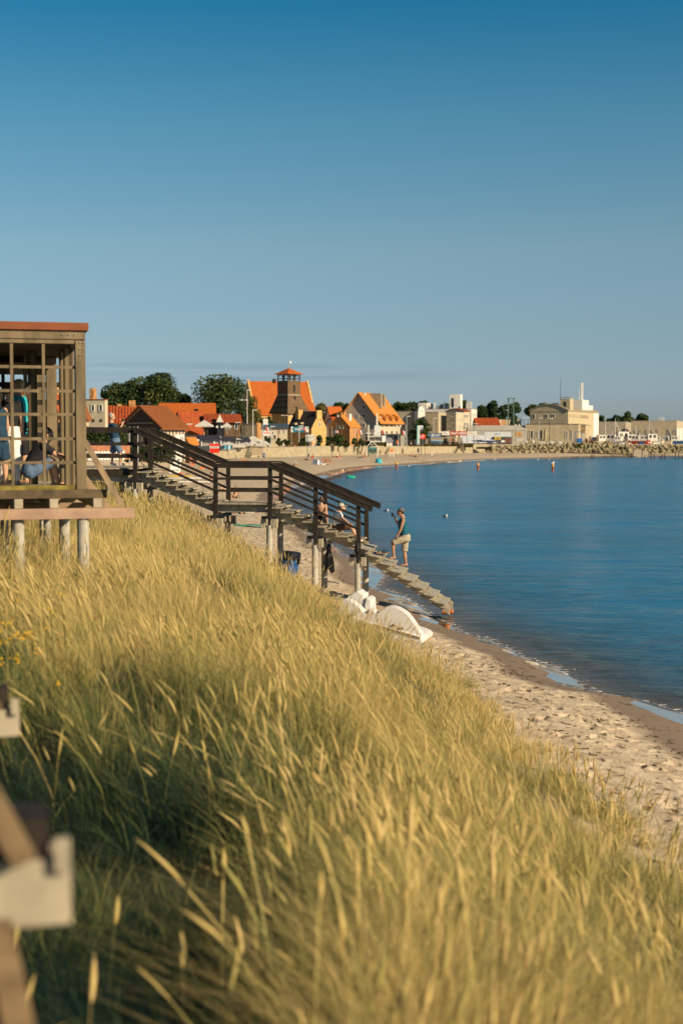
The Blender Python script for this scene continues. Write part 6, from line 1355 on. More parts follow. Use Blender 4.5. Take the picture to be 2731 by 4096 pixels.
# lamps
def lamp(label, u, vt, vb, y, heads=1, col_=steel, globe=False, group='lamp posts in the town'):
    P = Vector((X(u, y), y, max(Z(vb, y), 2.2))); o = thing('street_lamp', label, 'lamp post', tuple(P), 0, group); H = Z(vt, y)-P.z
    q = MB(); q.tube((0,0,0), (0,0,H), .09, .06, 8); q.build('post', col_, o)
    for i in range(heads):
        sx_ = (i-(heads-1)/2)*.9
        q = MB()
        if globe: q.ball((sx_, 0, H+.2), .26, n=8)
        else: q.box((sx_+.45 if heads == 1 else sx_, 0, H), (1.0 if heads == 1 else .7, .3, .14))
        q.build('lamp_head', white_p, o)
for a in (('tall dark floodlight mast before the oak trees', 977, 1600, 1760, 294, 2, black_metal), ('white pole standing before the weeping birch', 989, 1560, 1720, 312, 1, white_p), ('lamp with a square white head before the church', 1012, 1640, 1740, 306, 1, white_p), ('four-headed lamp before the church tower arch', 1147, 1662, 1760, 326, 3, black_metal), ('thin lamp post right of the flag before the cream hall', 1083, 1706, 1785, 300, 1, steel), ('lamp post over the toilets banner', 1197, 1704, 1785, 312, 1, steel), ('lamp post with a round head at the left corner of the hotel', 1351, 1668, 1730, 340, 1, black_metal, True), ('tall lamp beside the beige windowless block', 1626, 1665, 1785, 356, 1, steel), ('tall thin lamp before the left cream front', 1733, 1673, 1745, 378, 1, steel), ('lamp with a double globe right of the hotel front', 1593, 1708, 1785, 353, 2, steel, True), ('twin floodlight pole before the low sheds', 2102, 1670, 1772, 381, 2, steel), ('floodlight pole before the dock building, middle', 2154, 1672, 1772, 381, 1, steel), ('floodlight pole before the dock building, right', 2196, 1674, 1772, 381, 1, black_metal), ('dark thin lamp above the snack bar', 1894, 1695, 1780, 373, 1, black_metal), ('camera pole with round heads by the bricked arch', 2067, 1704, 1775, 379, 2, steel, True), ('globe lamp left of the white market tents', 748, 1696, 1790, 235, 1, black_metal), ('dark lamp post standing among the market tents', 943, 1690, 1770, 289, 1, black_metal), ('black lamp post between parasols and red board', 877, 1712, 1800, 276, 2, black_metal, True)):
    lamp(*a)
P = Vector((X(2042, 400), 400, 2.3)); o = thing('lattice_mast', 'tall green lattice radio mast between the poplars', 'mast', tuple(P)); H = Z(1595, 400)-2.3
for sx_ in (-.7, .7):
    for sy_ in (-.7, .7): q = MB(); q.tube((sx_*1.3, sy_*1.3, 0), (sx_, sy_, H), .10, .08, 5); q.build('upright', mat('green_steel', (.10,.16,.12), .6), o)
for i in range(12): q = MB(); z = H*i/12; s = 1 if i % 2 else -1; q.beam((-.9*s,-.8,z), (.9*s,-.8,z+H/12), .07, .07); q.build('lattice_brace', M['green_steel'], o)
q = MB(); q.bx(-1, 1, -1, 1, H, H+.2); q.build('top_platform', M['green_steel'], o)
P = Vector((X(1500, 345), 345, 2.6)); k = 345/F
o = thing('ship_wheelhouse', 'white ship wheelhouse monument with dark windows and a mast', 'monument', tuple(P), R(-12)); o.scale = (1.15, 1, 1.22)
q = MB(); q.bx(-25*k, 25*k, 0, 4, 0, 36*k); q.build('cabin', white_p, o); q = MB(); q.bx(-27*k, 27*k, -.4, 4.3, 36*k, 40*k); q.build('bridge_roof', white_p, o)
for i in range(6): q = MB(); q.bx((-22+8*i)*k, (-17.5+8*i)*k, -.07, .05, 24*k, 33*k); q.build('window', glass, o)
q = MB(); q.bx(-8*k, 10*k, 1, 3, 40*k, 50*k); q.build('upper_deck', white_p, o); q = MB(); q.tube((0,2,50*k), (0,2,115*k), .25, .12, 8); q.build('mast', white_p, o); q = MB(); q.beam((-4*k,2,80*k),(6*k,2,80*k),.15,.15); q.build('yard', white_p, o)
q = MB(); q.bx(-6*k,6*k,2.0,2.3,88*k,90*k); q.build('radar', white_p, o)
P = Vector((X(1474, 345), 345, 2.6)); k = 345/F; o = thing('cross', 'white cross standing left of the wheelhouse before the hotel', 'cross', tuple(P)); H = Z(1700, 345)-2.6
q = MB(); q.bx(-.13, .13, -.1, .1, 0, H); q.build('upright', white_p, o); q = MB(); q.bx(-.6, .6, -.105, .105, H*.62, H*.62+.22); q.build('arm', white_p, o)
building('dark_pavilion', 'long black flat-roofed pavilion behind the wheelhouse', 1452, 1470, 1600, 354, 3, 1737, None, 'flat', mat('black_wall', (.025,.03,.04), .5), roof_gy)
building('kiosk', 'small grey-roofed kiosk right of the wheelhouse', 1536, 1540, 1568, 348, 5, 1767, 1755, 'gx', plaster['white'], roof_gy, z0=2.9)
building('grey_kiosk', 'round-topped grey kiosk below the small flag', 1596, 1600, 1618, 354, 5, 1742, None, 'flat', plaster['grey'], roof_gy)
b = building('kebab_bar', 'low snack bar with blue fridges and dark doorways under the kebab sign', 1716, 1722, 1842, 374, 3, 1752, None, 'flat', plaster['dim'], plaster['cream'], win=[('F',1745,1768,46,16,mat('fridge_blue',(.25,.42,.55),.4),'fridge'),('F',1780,1765,14,24,glass,'doorway'),('F',1808,1765,8,24,glass,'doorway'),('F',1796,1765,14,22,wood_tan,'shutter'),('F',1822,1765,16,22,wood_tan,'shutter')])
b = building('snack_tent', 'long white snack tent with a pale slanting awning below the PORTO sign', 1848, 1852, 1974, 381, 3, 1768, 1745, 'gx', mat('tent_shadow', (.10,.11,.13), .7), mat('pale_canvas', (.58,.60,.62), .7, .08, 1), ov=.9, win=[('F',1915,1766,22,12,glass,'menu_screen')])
building('ticket_office', 'dark ticket office under a green canopy with the yellow sign', 1974, 1976, 2046, 382, 3, 1749, None, 'flat', mat('purple_dark', (.06,.05,.07), .7), mat('green_canopy', (.02,.16,.10), .6), win=[('F',2012,1765,18,8,wh,'white_counter'),('F',2030,1762,30,20,mat('brown_shelves', (.14,.06,.03), .8, .3, 3),'shelves')])
def parasol(label, u, vt, ve, vb, w, y, m, square=True, closed=False, group=None):
    P = Vector((X(u, y), y, max(Z(vb, y), 1.2))); k = y/F; o = thing('parasol', label, 'parasol', tuple(P), 0, group); zt, ze = Z(vt, y)-P.z, Z(ve, y)-P.z; Wd = w*k/2
    q = MB(); q.tube((0,0,0), (0,0,zt-.05), .05, None, 6); q.build('pole', white_p, o)
    q = MB()
    if closed: q.lathe((0,0,ze), [(Wd,0),(Wd*.8,(zt-ze)*.5),(.04,zt-ze)], 8)
    else:
        n = 4 if square else 8; v = [(Wd*1.2*math.cos(math.pi/4+2*math.pi*i/n), Wd*1.2*math.sin(math.pi/4+2*math.pi*i/n), ze) for i in range(n)]; v2 = [(a, b_, c-.28) for a, b_, c in v]
        q.add(v+v2+[(0,0,zt)], [(i, (i+1) % n, 2*n) for i in range(n)]+[(n+i, n+(i+1) % n, (i+1) % n, i) for i in range(n)])
    q.build('canopy', m, o); return o
cv = mat('white_canvas', (.68,.65,.58), .8, .06, 2, transl=.25); cvd = mat('dark_canvas', (.035,.035,.05), .8, .1, 2)
parasol('big square white parasol on the restaurant terrace', 818, 1680, 1702, 1740, 80, 284, cv)
parasol('white terrace parasol half hidden behind the bay window', 908, 1690, 1705, 1735, 42, 292, cv)
for i, (u, vt, ve, w, y, lab) in enumerate(((914,1766,1778,64,274,'white parasol over the clothes rails right of the red board'),(770,1748,1758,60,238,'low white parasol left of the dark-roofed stall'),(700,1776,1790,40,180,'white beach parasol seen just above the upper handrail'),(1012,1742,1762,80,296,'wide pale tent top rising behind the market stalls'),(1045,1756,1768,56,296,'pale tent top at the right end of the market'),(985,1768,1778,64,284,'flat white market parasol before the dark stalls'),(1040,1772,1782,56,292,'white market parasol near the bush'),(950,1752,1762,70,290,'pale tent top behind the dark stall roofs, middle'),(860,1750,1758,66,286,'pale tent top behind the dark stall roofs, left'),(976,1748,1762,74,292,'broad cream tent top behind the stalls, right of centre'),(1062,1764,1776,44,300,'small cream canopy at the bush end of the market'),(1004,1760,1772,56,290,'cream canopy above the wooden steps'),(958,1774,1784,56,277,'front white canopy with hanging clothes beneath, middle'),(888,1764,1772,44,284,'narrow cream canopy between stall and lamp post'),(830,1762,1770,50,262,'cream canopy just left of the red board top'))):
    parasol(lab, u, vt, ve, 1800, w, y, cv, group='white parasols of the market')
for i, (ua, ub, uc, vr, ve, y, lab) in enumerate(((795,806,856,1748,1766,256,'dark-roofed market stall at the left end of the market'),(850,858,884,1746,1763,274,'dark-roofed stall with white gable post behind the red board'),(890,896,946,1752,1767,280,'dark-roofed market stall, third from the left'),(950,956,1002,1754,1767,288,'dark-roofed market stall, right end before the wooden steps'))):
    b = building('market_stall', lab, ua, ub, uc, y, 12, ve, vr, 'gx', mat('stall_goods', (.30,.28,.26), .9, .5, 2.5, col2=(.03,.03,.05)), cvd, ov=.3, cat='stall')
    for s in (0, b.L): b_box(b, 'stall_post', s-.08, s+.08, -.35, -.2, 0, b.h, white_p)
# clothes rails: hanging goods in many colours
for i, (u0, u1, v0, v1, y, lab) in enumerate(((893,934,1780,1803,272,'clothes rail with blue and white garments under the first parasol'),(936,975,1780,1801,278,'clothes rail with purple and pale garments, next to the first'),(977,1004,1780,1799,284,'clothes rail with mixed garments left of the wooden steps'),(1030,1066,1780,1797,292,'clothes rail with beige garments right of the wooden steps'))):
    P = W(u0, v1, y); Pe = W(u1, v0, y); w, h = Pe.x-P.x, Pe.z-P.z; o = thing('clothes_rail', lab, 'clothes rail', tuple(P), 0, 'clothes rails of the market')
    for x in (0, w): q = MB(); q.tube((x,0,-.6), (x,0,h), .035); q.build('rail_post', steel, o)
    q = MB(); q.tube((0,0,h), (w,0,h), .03); q.build('rail', steel, o); n = int(w/.22)
    for j in range(n):
        cm = M['cloth_'+random.choice((['navy','lightblue','white','black','cyan'], ['purple','white','beige','grey'], ['white','beige','black','orange'], ['beige','white','yellow','grey'])[i])]
        q = MB(); x = .1+j*.22; hh = random.uniform(.6, .95)*h; q.prism([(x-.09,-.1,h-.05),(x+.09,-.1,h-.05),(x+.12,-.1,h-hh),(x-.12,-.1,h-hh)], (0,.2,0)); q.build('garment', cm, o)
# left foreground fence, houses' lower clutter behind the stairs
def fence(name, label, u0, u1, y0, y1, vt, vb, m, n, gap=.5):
    P = Vector((X(u0, y0), y0, Z(vb, y0))); Q = Vector((X(u1, y1), y1, P.z)); d = Q-P; o = thing(name, label, 'fence', tuple(P), math.atan2(d.y, d.x)); Ln = d.length; H = Z(vt, y0)-P.z
    q = MB()
    for i in range(n): x = Ln*i/n; q.bx(x, x+Ln/n*gap, -.03, .03, 0, H)
    q.bx(0, Ln, .03, .07, H*.75, H*.83); q.bx(0, Ln, .03, .07, H*.2, H*.28); q.build('slats', m, o)
    for s in (0, Ln): q = MB(); q.bx(s-.05, s+.05, .07, .17, 0, H+.05); q.build('fence_post', m, o)
fence('slat_fence', 'dark slatted fence running left of the red lifeguard board', 778, 840, 222, 246, 1786, 1812, mat('dark_slats', (.05,.06,.06), .8), 26)
fence('picket_fence', 'white picket fence behind the lower handrails of the stairs', 640, 740, 165, 178, 1800, 1826, white_p, 22)
fence('brick_fence', 'red-brown panel fence behind the man on the deck', 350, 520, 112, 118, 1778, 1842, mat('rust_fence', (.40,.17,.09), .8, .15, 2), 30, .85)
fence('white_fence', 'low white fence with pale panels behind the deck rail', 352, 500, 108, 112, 1806, 1842, plaster['white'], 12, .8)
for i, (u, lab) in enumerate(((518, 'left of three pale poles behind the deck post'), (538, 'middle of three pale poles behind the deck post'), (552, 'right of three pale poles behind the deck post'))):
    y = 118; P = Vector((X(u, y), y, 2.4)); q = MB(); q.tube((0,0,0), (0,0,Z(1706, y)-2.4), .05, None, 8); o = q.build('pole', steel, None); o.location = P; tag(o, lab, 'pole', 'pale poles behind the deck')
building('tiled_stall', 'small stall with a striped yellow-brown tiled roof above the handrail', 742, 758, 788, 190, 30, 1774, 1757, 'gx', mat('orange_stall', (.30,.12,.06), .8), tile_yl[0], z0=1.8, cat='stall')
building('white_shed', 'small white and grey shed with a blue curved front behind the red board', 860, 868, 885, 276, 15, 1772, 1750, 'gx', white_p, roof_gy, z0=2.2, cat='shed')
for (u, v, lab, rz, L0, colr) in ((705, 1905, 'yellow-white surfboard lying on trestles behind the upper stairs', .1, 3.2, 'cloth_yellow'), (748, 1913, 'long white surfboard lying on trestles behind the stairs', -.02, 3.6, 'cloth_white'), (770, 1928, 'white surfboard with a turquoise rim, lowest of the three behind the stairs', .05, 3.0, 'cloth_white')):
    p = G(u, v, 1.9); o = thing('surfboard', lab, 'surfboard', tuple(p), rz, 'surfboards behind the stairs')
    q = MB(); q.ball((0,0,0), L0/2, (1,.16,.045), 16); q.build('board', M[colr], o, smooth=True)
    for x in (-.8, .8): q = MB(); q.beam((x,0,-.1), (x,0,-.9), .06, .3); q.build('trestle', wood_tan, o)
for i, (u, v, lab) in enumerate(((768, 1862, 'leftmost orange folded beach seat behind the middle handrail'), (808, 1875, 'second orange beach seat behind the middle handrail'), (838, 1881, 'low orange beach bag behind the handrail'), (862, 1884, 'dark and orange bag right by the stair post'))):
    p = G(u, v, 1.1); k = p.y/F; o = thing('beach_chair', lab, 'beach seat', tuple(p), .3*i, 'orange beach seats on the sand'); s = (14, 15, 9, 12)[i]*k
    q = MB(); q.bx(-s*.6, s*.6, -s*.3, s*.3, 0, s*.3); q.build('seat', M['cloth_orange'], o); q = MB(); q.prism([(s*.1,-s*.3,s*.3),(s*.55,-s*.3,s*.3),(s*.75,-s*.3,s),(s*.3,-s*.3,s)], (0,s*.6,0)); q.build('backrest', M['cloth_red'], o)
# ================================================================ people on the far beach
PP = [
 # u, v(feet/base), pose, facing deg, tilt, clothes, skin, hair, scale, hat, label
 (951,1843,'sitfwd',180,None,[('tshirt','grey')],'skin','fair',1,None,'person with pale hair sitting bent over on the far left of the beach'),
 (975,1848,'lie',0,90,[('swim','orange')],'skin_tan','dark',1,None,'sunbather lying face down left of the wooden steps'),
 (1050,1848,'lie',180,-90,[('swim','black')],'skin','dark',1,None,'sunbather lying on a turquoise towel by the blue bins'),
 (1175,1869,'lie',180,90,[('swim','navy')],'skin_tan','dark',1,None,'tanned sunbather in dark trunks lying alone in mid beach'),
 (1255,1812,'stand',90,None,[('tshirt','red'),('shorts','white')],'skin','dark',.9,None,'person in a red top standing against the sea wall by the scaffold'),
 (1233,1834,'sit',200,None,[('tshirt','navy')],'skin','dark',1,('hat','beige'),'person in a pale hat sitting inside the scaffold legs'),
 (1246,1836,'sitfwd',0,None,[('tshirt','orange'),('shorts','red')],'skin_tan','dark',1,('hat','cyan'),'person in orange sitting inside the scaffold legs'),
 (1228,1840,'lie',180,-90,[('shorts','black')],'skin','dark',1,None,'person in black lying at the foot of the scaffold'),
 (1287,1854,'sitfwd',20,None,[('swim','red')],'skin_tan','dark',1,None,'sunbather sitting closest to the white windbreak'),
 (1298,1855,'sitfwd',340,None,[('swim','navy')],'skin_tan','brown',1,None,'second sunbather from the white windbreak, sitting'),
 (1307,1856,'sitfwd',10,None,[('swim','black')],'skin_tan','dark',1.02,None,'third sunbather from the white windbreak, sitting tallest'),
 (1320,1858,'sitfwd',330,None,[('swim','beige')],'skin','fair',1,None,'rightmost of the four sunbathers sitting by the windbreak'),
 (1303,1866,'lie',180,-90,[('swim','white')],'skin','fair',1,None,'sunbather lying in front of the four sitting by the windbreak'),
 (1345,1833,'lie',180,90,[('swim','black')],'skin_tan','dark',1,None,'dark-trunked person lying left of the orange ball'),
 (1362,1832,'sit',0,None,[('swim','orange')],'skin_tan','dark',1,None,'person in orange sitting before the map board'),
 (1361,1812,'stand',200,None,[('tshirt','white'),('shorts','white')],'skin','dark',.85,None,'person in white standing left of the map board'),
 (1370,1812,'stand',180,None,[('tank','beige'),('shorts','brown')],'skin_tan','dark',.85,None,'person in beige standing right beside the one in white'),
 (1439,1820,'sitfwd',0,None,[('tshirt','black')],'skin','dark',1,None,'person in black sitting bent right of the map board'),
 (1475,1817,'lie',180,-90,[('swim','navy')],'skin_tan','dark',1,None,'sunbather lying near the wall right of the map board'),
 (1520,1818,'sit',180,None,[('swim','brown')],'skin_tan','dark',1.05,None,'tanned sunbather propped up under the wall left of the steps'),
 (1457,1832,'sit',190,None,[('swim','red')],'skin_tan','dark',1,None,'sunbather with reddish hair sitting left of the turquoise tent'),
 (1472,1834,'sit',200,None,[('tshirt','green')],'skin','dark',1,None,'person in green sitting in a low chair left of the turquoise tent'),
 (1440,1832,'lie',0,-90,[('swim','lightblue')],'skin','fair',1,None,'sunbather in pale blue lying left of the turquoise tent'),
 (1590,1842,'stand',90,None,[('dress','white')],'skin_pale','fair',.62,None,'small child in a pale dress walking on the sand'),
 (1610,1858,'walk',200,None,[('tshirt','black'),('shorts','black')],'skin_tan','dark',1,None,'person in black walking along the waterline'),
 (1672,1856,'stand',250,None,[('tank','black'),('shorts','blue')],'skin','fair',1,None,'person with blond hair in blue shorts at the waterline'),
 (1662,1828,'lie',180,-90,[('shorts','black')],'skin','dark',1,None,'person in black shorts lying with raised knees on the far sand'),
 (1650,1830,'lie',180,90,[('swim','orange')],'skin_tan','dark',1,None,'tanned sunbather lying left of the one in black shorts'),
 (1588,1784,'stand',90,None,[('tshirt','orange'),('shorts','orange')],'skin_tan','dark',.9,None,'person in orange standing on the wall by the lifeguard chair'),
 (1643,1808,'stand',180,None,[('swim','white')],'skin','fair',.9,None,'slim standing person against the wall right of the bins'),
 (1632,1812,'crouch',180,None,[('swim','beige')],'skin','brown',1,None,'crouching person beside the slim one at the wall'),
 (1795,1812,'sit',0,None,[('tank','grey'),('shorts','black')],'skin','dark',1.05,None,'person in grey sitting under the kebab bar wall'),
 (1832,1810,'sit',180,None,[('tshirt','black')],'skin_tan','dark',1,None,'person sitting by the metal steps, beside the green bag'),
 (1901,1831,'sit',330,None,[('swim','black')],'skin','dark',1,None,'person sitting upright on the sand left of the one in orange'),
 (1926,1831,'sitfwd',0,None,[('tshirt','orange')],'skin','dark',1.02,None,'person in a bright orange top sitting near the water'),
 (2012,1815,'sitfwd',180,None,[('tshirt','lightblue'),('shorts','orange')],'skin','fair',1,None,'person in pale blue sitting below the tetrapods'),
 (2027,1815,'bend',180,None,[('tshirt','white'),('shorts','grey')],'skin','dark',.9,None,'person in white bending down below the tetrapods'),
 (2086,1818,'sitfwd',180,None,[('tshirt','black')],'skin','dark',1,None,'person in black sitting before the tetrapods'),
 (2110,1836,'wade',180,None,[('tshirt','white'),('shorts','black')],'skin','fair',1,None,'person in a white top and black shorts wading, leftmost of the waders'),
 (2142,1822,'stand',200,None,[('tank','black')],'skin','dark',.95,None,'dark-topped person standing in the group at the far shore'),
 (2150,1823,'stand',160,None,[('tshirt','beige')],'skin','dark',.95,None,'beige-topped person standing in the group at the far shore'),
 (2163,1836,'wade',190,None,[('tshirt','lightblue'),('shorts','lightblue')],'skin','fair',1,('hat','beige'),'person in light blue wading at the far shore'),
 (2193,1832,'bend',180,None,[('swim','red')],'skin_tan','dark',1,None,'bending bather in red right of the one in light blue'),
 (2202,1832,'stand',10,None,[('swim','black')],'skin_tan','dark',.9,None,'bather in black standing next to the bending one'),
 (2223,1832,'stand',90,None,[('dress','white')],'skin_pale','fair',.6,None,'small child in white at the far shore'),
 (2268,1825,'sitfwd',180,None,[('longsleeve','navy')],'skin','dark',1,None,'person in dark blue sitting near the right end of the far beach'),
 (2282,1834,'sitfwd',0,None,[('swim','orange')],'skin_tan','dark',.9,None,'bather crouching at the water, left of the last pair'),
 (2292,1834,'crouch',180,None,[('swim','beige')],'skin_tan','dark',.9,None,'bather crouching at the water, right of the last pair'),
 (722,1906,'lie',0,90,[('swim','red')],'skin','brown',1,None,'sunbather in red lying behind the surfboards'),
 (842,1935,'sit',180,None,[('swim','white')],'skin_tan','dark',1,None,'sunbather with knees up seen below the handrail left of the stair post'),
 (902,1972,'sit',200,None,[('tshirt','white')],'skin','dark',1,None,'person in white sitting between the two stair posts'),
 (941,2004,'sit',250,None,[('swim','black'),('bra','black')],'skin_tan','brown',1.05,None,'woman in a black bikini sitting right of the stair post'),
 (985,2068,'lie',180,90,[('tshirt','black'),('shorts','white')],'skin','dark',1,None,'person in black top and white shorts lying face down under the landing'),
 (1130,2092,'lie',180,-90,[('swim','green')],'skin','dark',.7,None,'child in green lying on the sand behind the first pile'),
 (1500,1784,'stand',180,None,[('tshirt','white'),('shorts','black')],'skin','dark',1,None,'person on the promenade at the corner of the wheelhouse'),
 (1342,1786,'stand',180,None,[('tshirt','black'),('shorts','black')],'skin','fair',.95,None,'person in black with light hair on the sea wall beside a dark cast shadow'),
 (1456,1786,'stand',90,None,[('tshirt','black'),('shorts','grey')],'skin','fair',.95,None,'person in black standing on the promenade left of the wheelhouse'),
 (1467,1786,'stand',200,None,[('tshirt','pink'),('shorts','white')],'skin','dark',.95,None,'person in pink beside the one in black left of the wheelhouse'),
 (1135,1790,'sit',0,None,[('tshirt','white')],'skin','dark',1,None,'person in white sitting on the wall before the bushes'),
 (1160,1790,'sit',180,None,[('tshirt','black')],'skin','dark',1,None,'left of two people in black sitting on the wall'),
 (1173,1790,'sit',0,None,[('tshirt','black')],'skin','dark',1.05,None,'right of two people in black sitting on the wall'),
 (1248,1790,'sit',180,None,[('tshirt','white')],'skin','brown',1,None,'person in white sitting behind the scaffold on the wall'),
 (1803,1776,'stand',90,None,[('tshirt','orange')],'skin','dark',.95,None,'person in orange in front of the kebab bar'),
 (1822,1776,'stand',90,None,[('tshirt','white')],'skin','dark',.95,None,'person in white in front of the kebab bar'),
 (1846,1776,'stand',180,None,[('tshirt','navy'),('trousers','navy')],'skin','dark',1,None,'person in dark clothes at the top of the metal steps'),
]
LYT = []
for (u, v, ps, rz, tl, cl, sk, hr, s, ht, lab) in PP:
    zz = 1.15
    for _ in range(4):
        p = G(u, v, zz); hz = float(height(np.array([p.x]), np.array([p.y]))[0][0]); zz = hz
        if hz > 2: break
    onwall = (v < 1792)
    if onwall:
        yy = float(np.interp(u, [1000,1300,1500,1700,1890,2100], [286,313,335,355,368,376])); p = W(u, v, yy); zz = p.z
    p = Vector((p.x, p.y, zz+.01))
    person(lab, tuple(p), R(rz), POSE[ps], skin=sk, clothes=cl, hair=hr, s=s, hat=ht, tiltx=R(tl) if tl is not None else None)
    if ps == 'lie' or ps == 'sit': LYT.append((p, R(rz), tl))
tcol = ['cloth_lightblue','cloth_white','cloth_green','cloth_orange','cloth_navy','cloth_yellow','cloth_red','cloth_beige']
for (u, v, w, c, rz, lab) in ((908,1838,2.2,'cloth_green',.1,'green towel on the sand at the far left of the beach'),(930,1838,2,'cloth_black',0,'black towel right of the green one'),(990,1845,2.2,'cloth_orange',0,'orange towel left of the wooden steps'),(1030,1850,3.0,'cloth_cyan',-.15,'long turquoise towel below the wooden steps'),(1175,1871,2.2,'cloth_lightblue',.1,'light blue towel under the lone tanned sunbather'),(1352,1834,2.0,'cloth_white',.1,'white towel under the person in orange'),(1458,1835,2.2,'cloth_white',0,'white towel left of the turquoise tent'),(1303,1868,2.0,'cloth_beige',-.2,'beige towel before the windbreak group'),(985,2072,2.1,'cloth_green',.05,'green striped towel under the person in black and white'),(1090,1851,1.4,'cloth_yellow',0,'small yellow towel right of the turquoise one'),(1650,1831,2.0,'cloth_maroon',0,'dark red towel on the far sand'),(1688,1832,2.0,'cloth_maroon',.1,'long red-brown towel right of the blond person')):
    p = G(u, v, 1.12); hz = float(height(np.array([p.x]), np.array([p.y]))[0][0]); q = MB(); n = 6
    for i in range(n): q.box((-w/2+w*(i+.5)/n, 0, .03+.02*(i % 2)), (w/n, .8, .03), mtx=Matrix.Rotation(.08*(-1)**i, 3, 'Y'))
    o = q.build('towel', M[c], None); o.location = (p.x, p.y, hz+.02 if hz < 2 else 1.15); o.rotation_euler = (0,0,rz); tag(o, lab, 'towel')
def beach_obj(name, lab, cat, u, v, fn, z=1.1):
    p = G(u, v, z); hz = min(float(height(np.array([p.x]), np.array([p.y]))[0][0]), 1.4); o = thing(name, lab, cat, (p.x, p.y, hz)); fn(o, p.y/F); return o
def f_tent(o, k):
    n = 10; prof = [(15*k*math.cos(i*math.pi/2/6), 21*k*math.sin(i*math.pi/2/6)) for i in range(7)]
    q = MB(); q.lathe((0,0,0), [(r_+.001, z_) for r_, z_ in prof], n); q.build('dome', mat('turquoise_tent', (.03,.34,.42), .6, .12, .6), o)
    q = MB(); q.path([(10*k,-11*k,0),(13*k,-6*k,9*k),(9*k,-1*k,15*k)], .05, 5); q.build('entrance_edge', mat('pale_tent', (.35,.55,.55), .7), o)
beach_obj('beach_tent', 'turquoise pop-up beach tent on the far sand', 'tent', 1514, 1841, f_tent)
def f_wind(o, k):
    q = MB(); pts = [(-12*k,0),(6*k,-.5),(14*k,.9),(22*k,.6)]
    for i in range(3):
        (a, b_), (c, d) = pts[i], pts[i+1]; q.prism([(a,b_,0),(c,d,0),(c,d,(20-3*i)*k),(a,b_,(22-2*i)*k)], (0,.04,0))
    q.build('cloth', mat('windbreak_cloth', (.60,.62,.70), .8, .12, 2), o)
    for a, b_ in pts: q = MB(); q.tube((a,b_+.05,-.2), (a,b_+.05,24*k), .03, None, 5); q.build('stake', steel, o)
beach_obj('windbreak', 'pale blue-white fabric windbreak beside the sitting group', 'windbreak', 1264, 1852, f_wind)
beach_obj('inflatable', 'green inflatable crocodile-shaped float lying at the waterline' if False else 'green inflatable float lying flat near the waterline', 'inflatable', 1405, 1877, lambda o, k: MB().path([(-20*k,0,.25),(-12*k,.1,.4),(0,0,.3),(10*k,-.1,.3),(20*k,0,.15)], [.12,.38,.30,.35,.1], 8).build('float', mat('float_green', (.02,.45,.26), .4), o, smooth=True))
beach_obj('beach_ball', 'orange beach ball by the person in orange', 'ball', 1352, 1832, lambda o, k: MB().ball((0,0,4*k), 4.5*k, n=12).build('ball', M['cloth_orange'], o, smooth=True))
beach_obj('bag', 'green bag standing on the sand by the metal steps', 'bag', 1823, 1812, lambda o, k: MB().path([(0,0,0),(0,0,.3),(0,0,.9)], [.55,.5,.15], 8).build('sack', M['cloth_green'], o, smooth=True))
beach_obj('bag', 'red bag on the sand beside the woman in the bikini', 'bag', 930, 2007, lambda o, k: MB().path([(0,0,0),(0,0,.12),(0,0,.3)], [.18,.2,.08], 8).build('sack', M['cloth_red'], o, smooth=True))
# gulls ashore and afloat
for i, (u, v, lab) in enumerate(((1160,1836,'gull standing on the sand left of the scaffold'),(1370,1860,'gull standing on the sand right of the windbreak group'),(1185,1853,'small gull on the sand below the scaffold'),(1292,1882,'grey gull near the waterline below the windbreak'),(1633,1871,'gull floating beside the first orange-topped post'),(1838,1849,'gull at the far waterline left of the single pole'),(2045,1838,'gull at the far waterline before the pale dock'),(1978,1842,'gull on the far shallow water'),(2150,1842,'white gull floating right of the wader in white'),(2192,1845,'white gull floating right of the wader in light blue'),(1725,1822,'gull on the sand below the kebab bar'),(1808,1819,'gull on the sand left of the metal steps'))):
    zz = 1.1 if v < 1862 and u < 1830 or u == 1370 else 0; p = G(u, v, zz); hz = max(0, float(height(np.array([p.x]), np.array([p.y]))[0][0])); g = thing('gull', lab, 'gull', (p.x, p.y, min(hz, 1.4)), i*1.3, 'gulls on the far beach')
    q = MB(); q.path([(-.3,0,.22),(-.1,0,.22),(.1,0,.24),(.2,0,.36)], [.02,.11,.12,.06], 8); q.ball((.24,0,.42), .075, n=6); q.build('body', wh, g, smooth=True); q = MB(); q.path([(-.35,0,.28),(-.1,0,.32),(.08,0,.30)], [.02,.09,.03], 6); q.build('wings', M['cloth_grey'], g, smooth=True)
# bathing-zone posts standing in the water
for u, vt, vb, lab in ((1585,1848,1875,'orange and dark bathing post standing in the shallows, left one'), (1910,1852,1880,'orange-topped bathing post in the open water, middle one'), (2209,1857,1884,'red bathing post in the water with a gull perched on it')):
    p = G(u, vb, 0); k = p.y/F; o = thing('bathing_post', lab, 'post', (p.x, p.y, 0), 0, 'bathing zone posts in the water'); H = (vb-vt)*k
    q = MB(); q.tube((0,0,-1),(0,0,H*.65), .19, .18, 10); q.build('post', mat('rust_post', (.35,.09,.02), .8, .3, 2), o); q = MB(); q.tube((0,0,H*.651),(0,0,H), .20, None, 10); q.build('collar', mat('orange_collar', (.75,.35,.06), .6), o)
p = G(2209, 1884, 0); g = thing('gull', 'gull perched on the red bathing post', 'gull', (p.x, p.y, 27*p.y/F), 0); q = MB(); q.path([(-.35,0,.12),(0,0,.15),(.2,0,.28)], [.03,.16,.08], 8); q.ball((.24,0,.38), .09, n=6); q.build('body', wh, g, smooth=True)
MB().tube((.3,0,.38), (.42,0,.36), .03, .01, 5).build('beak', yel, g)
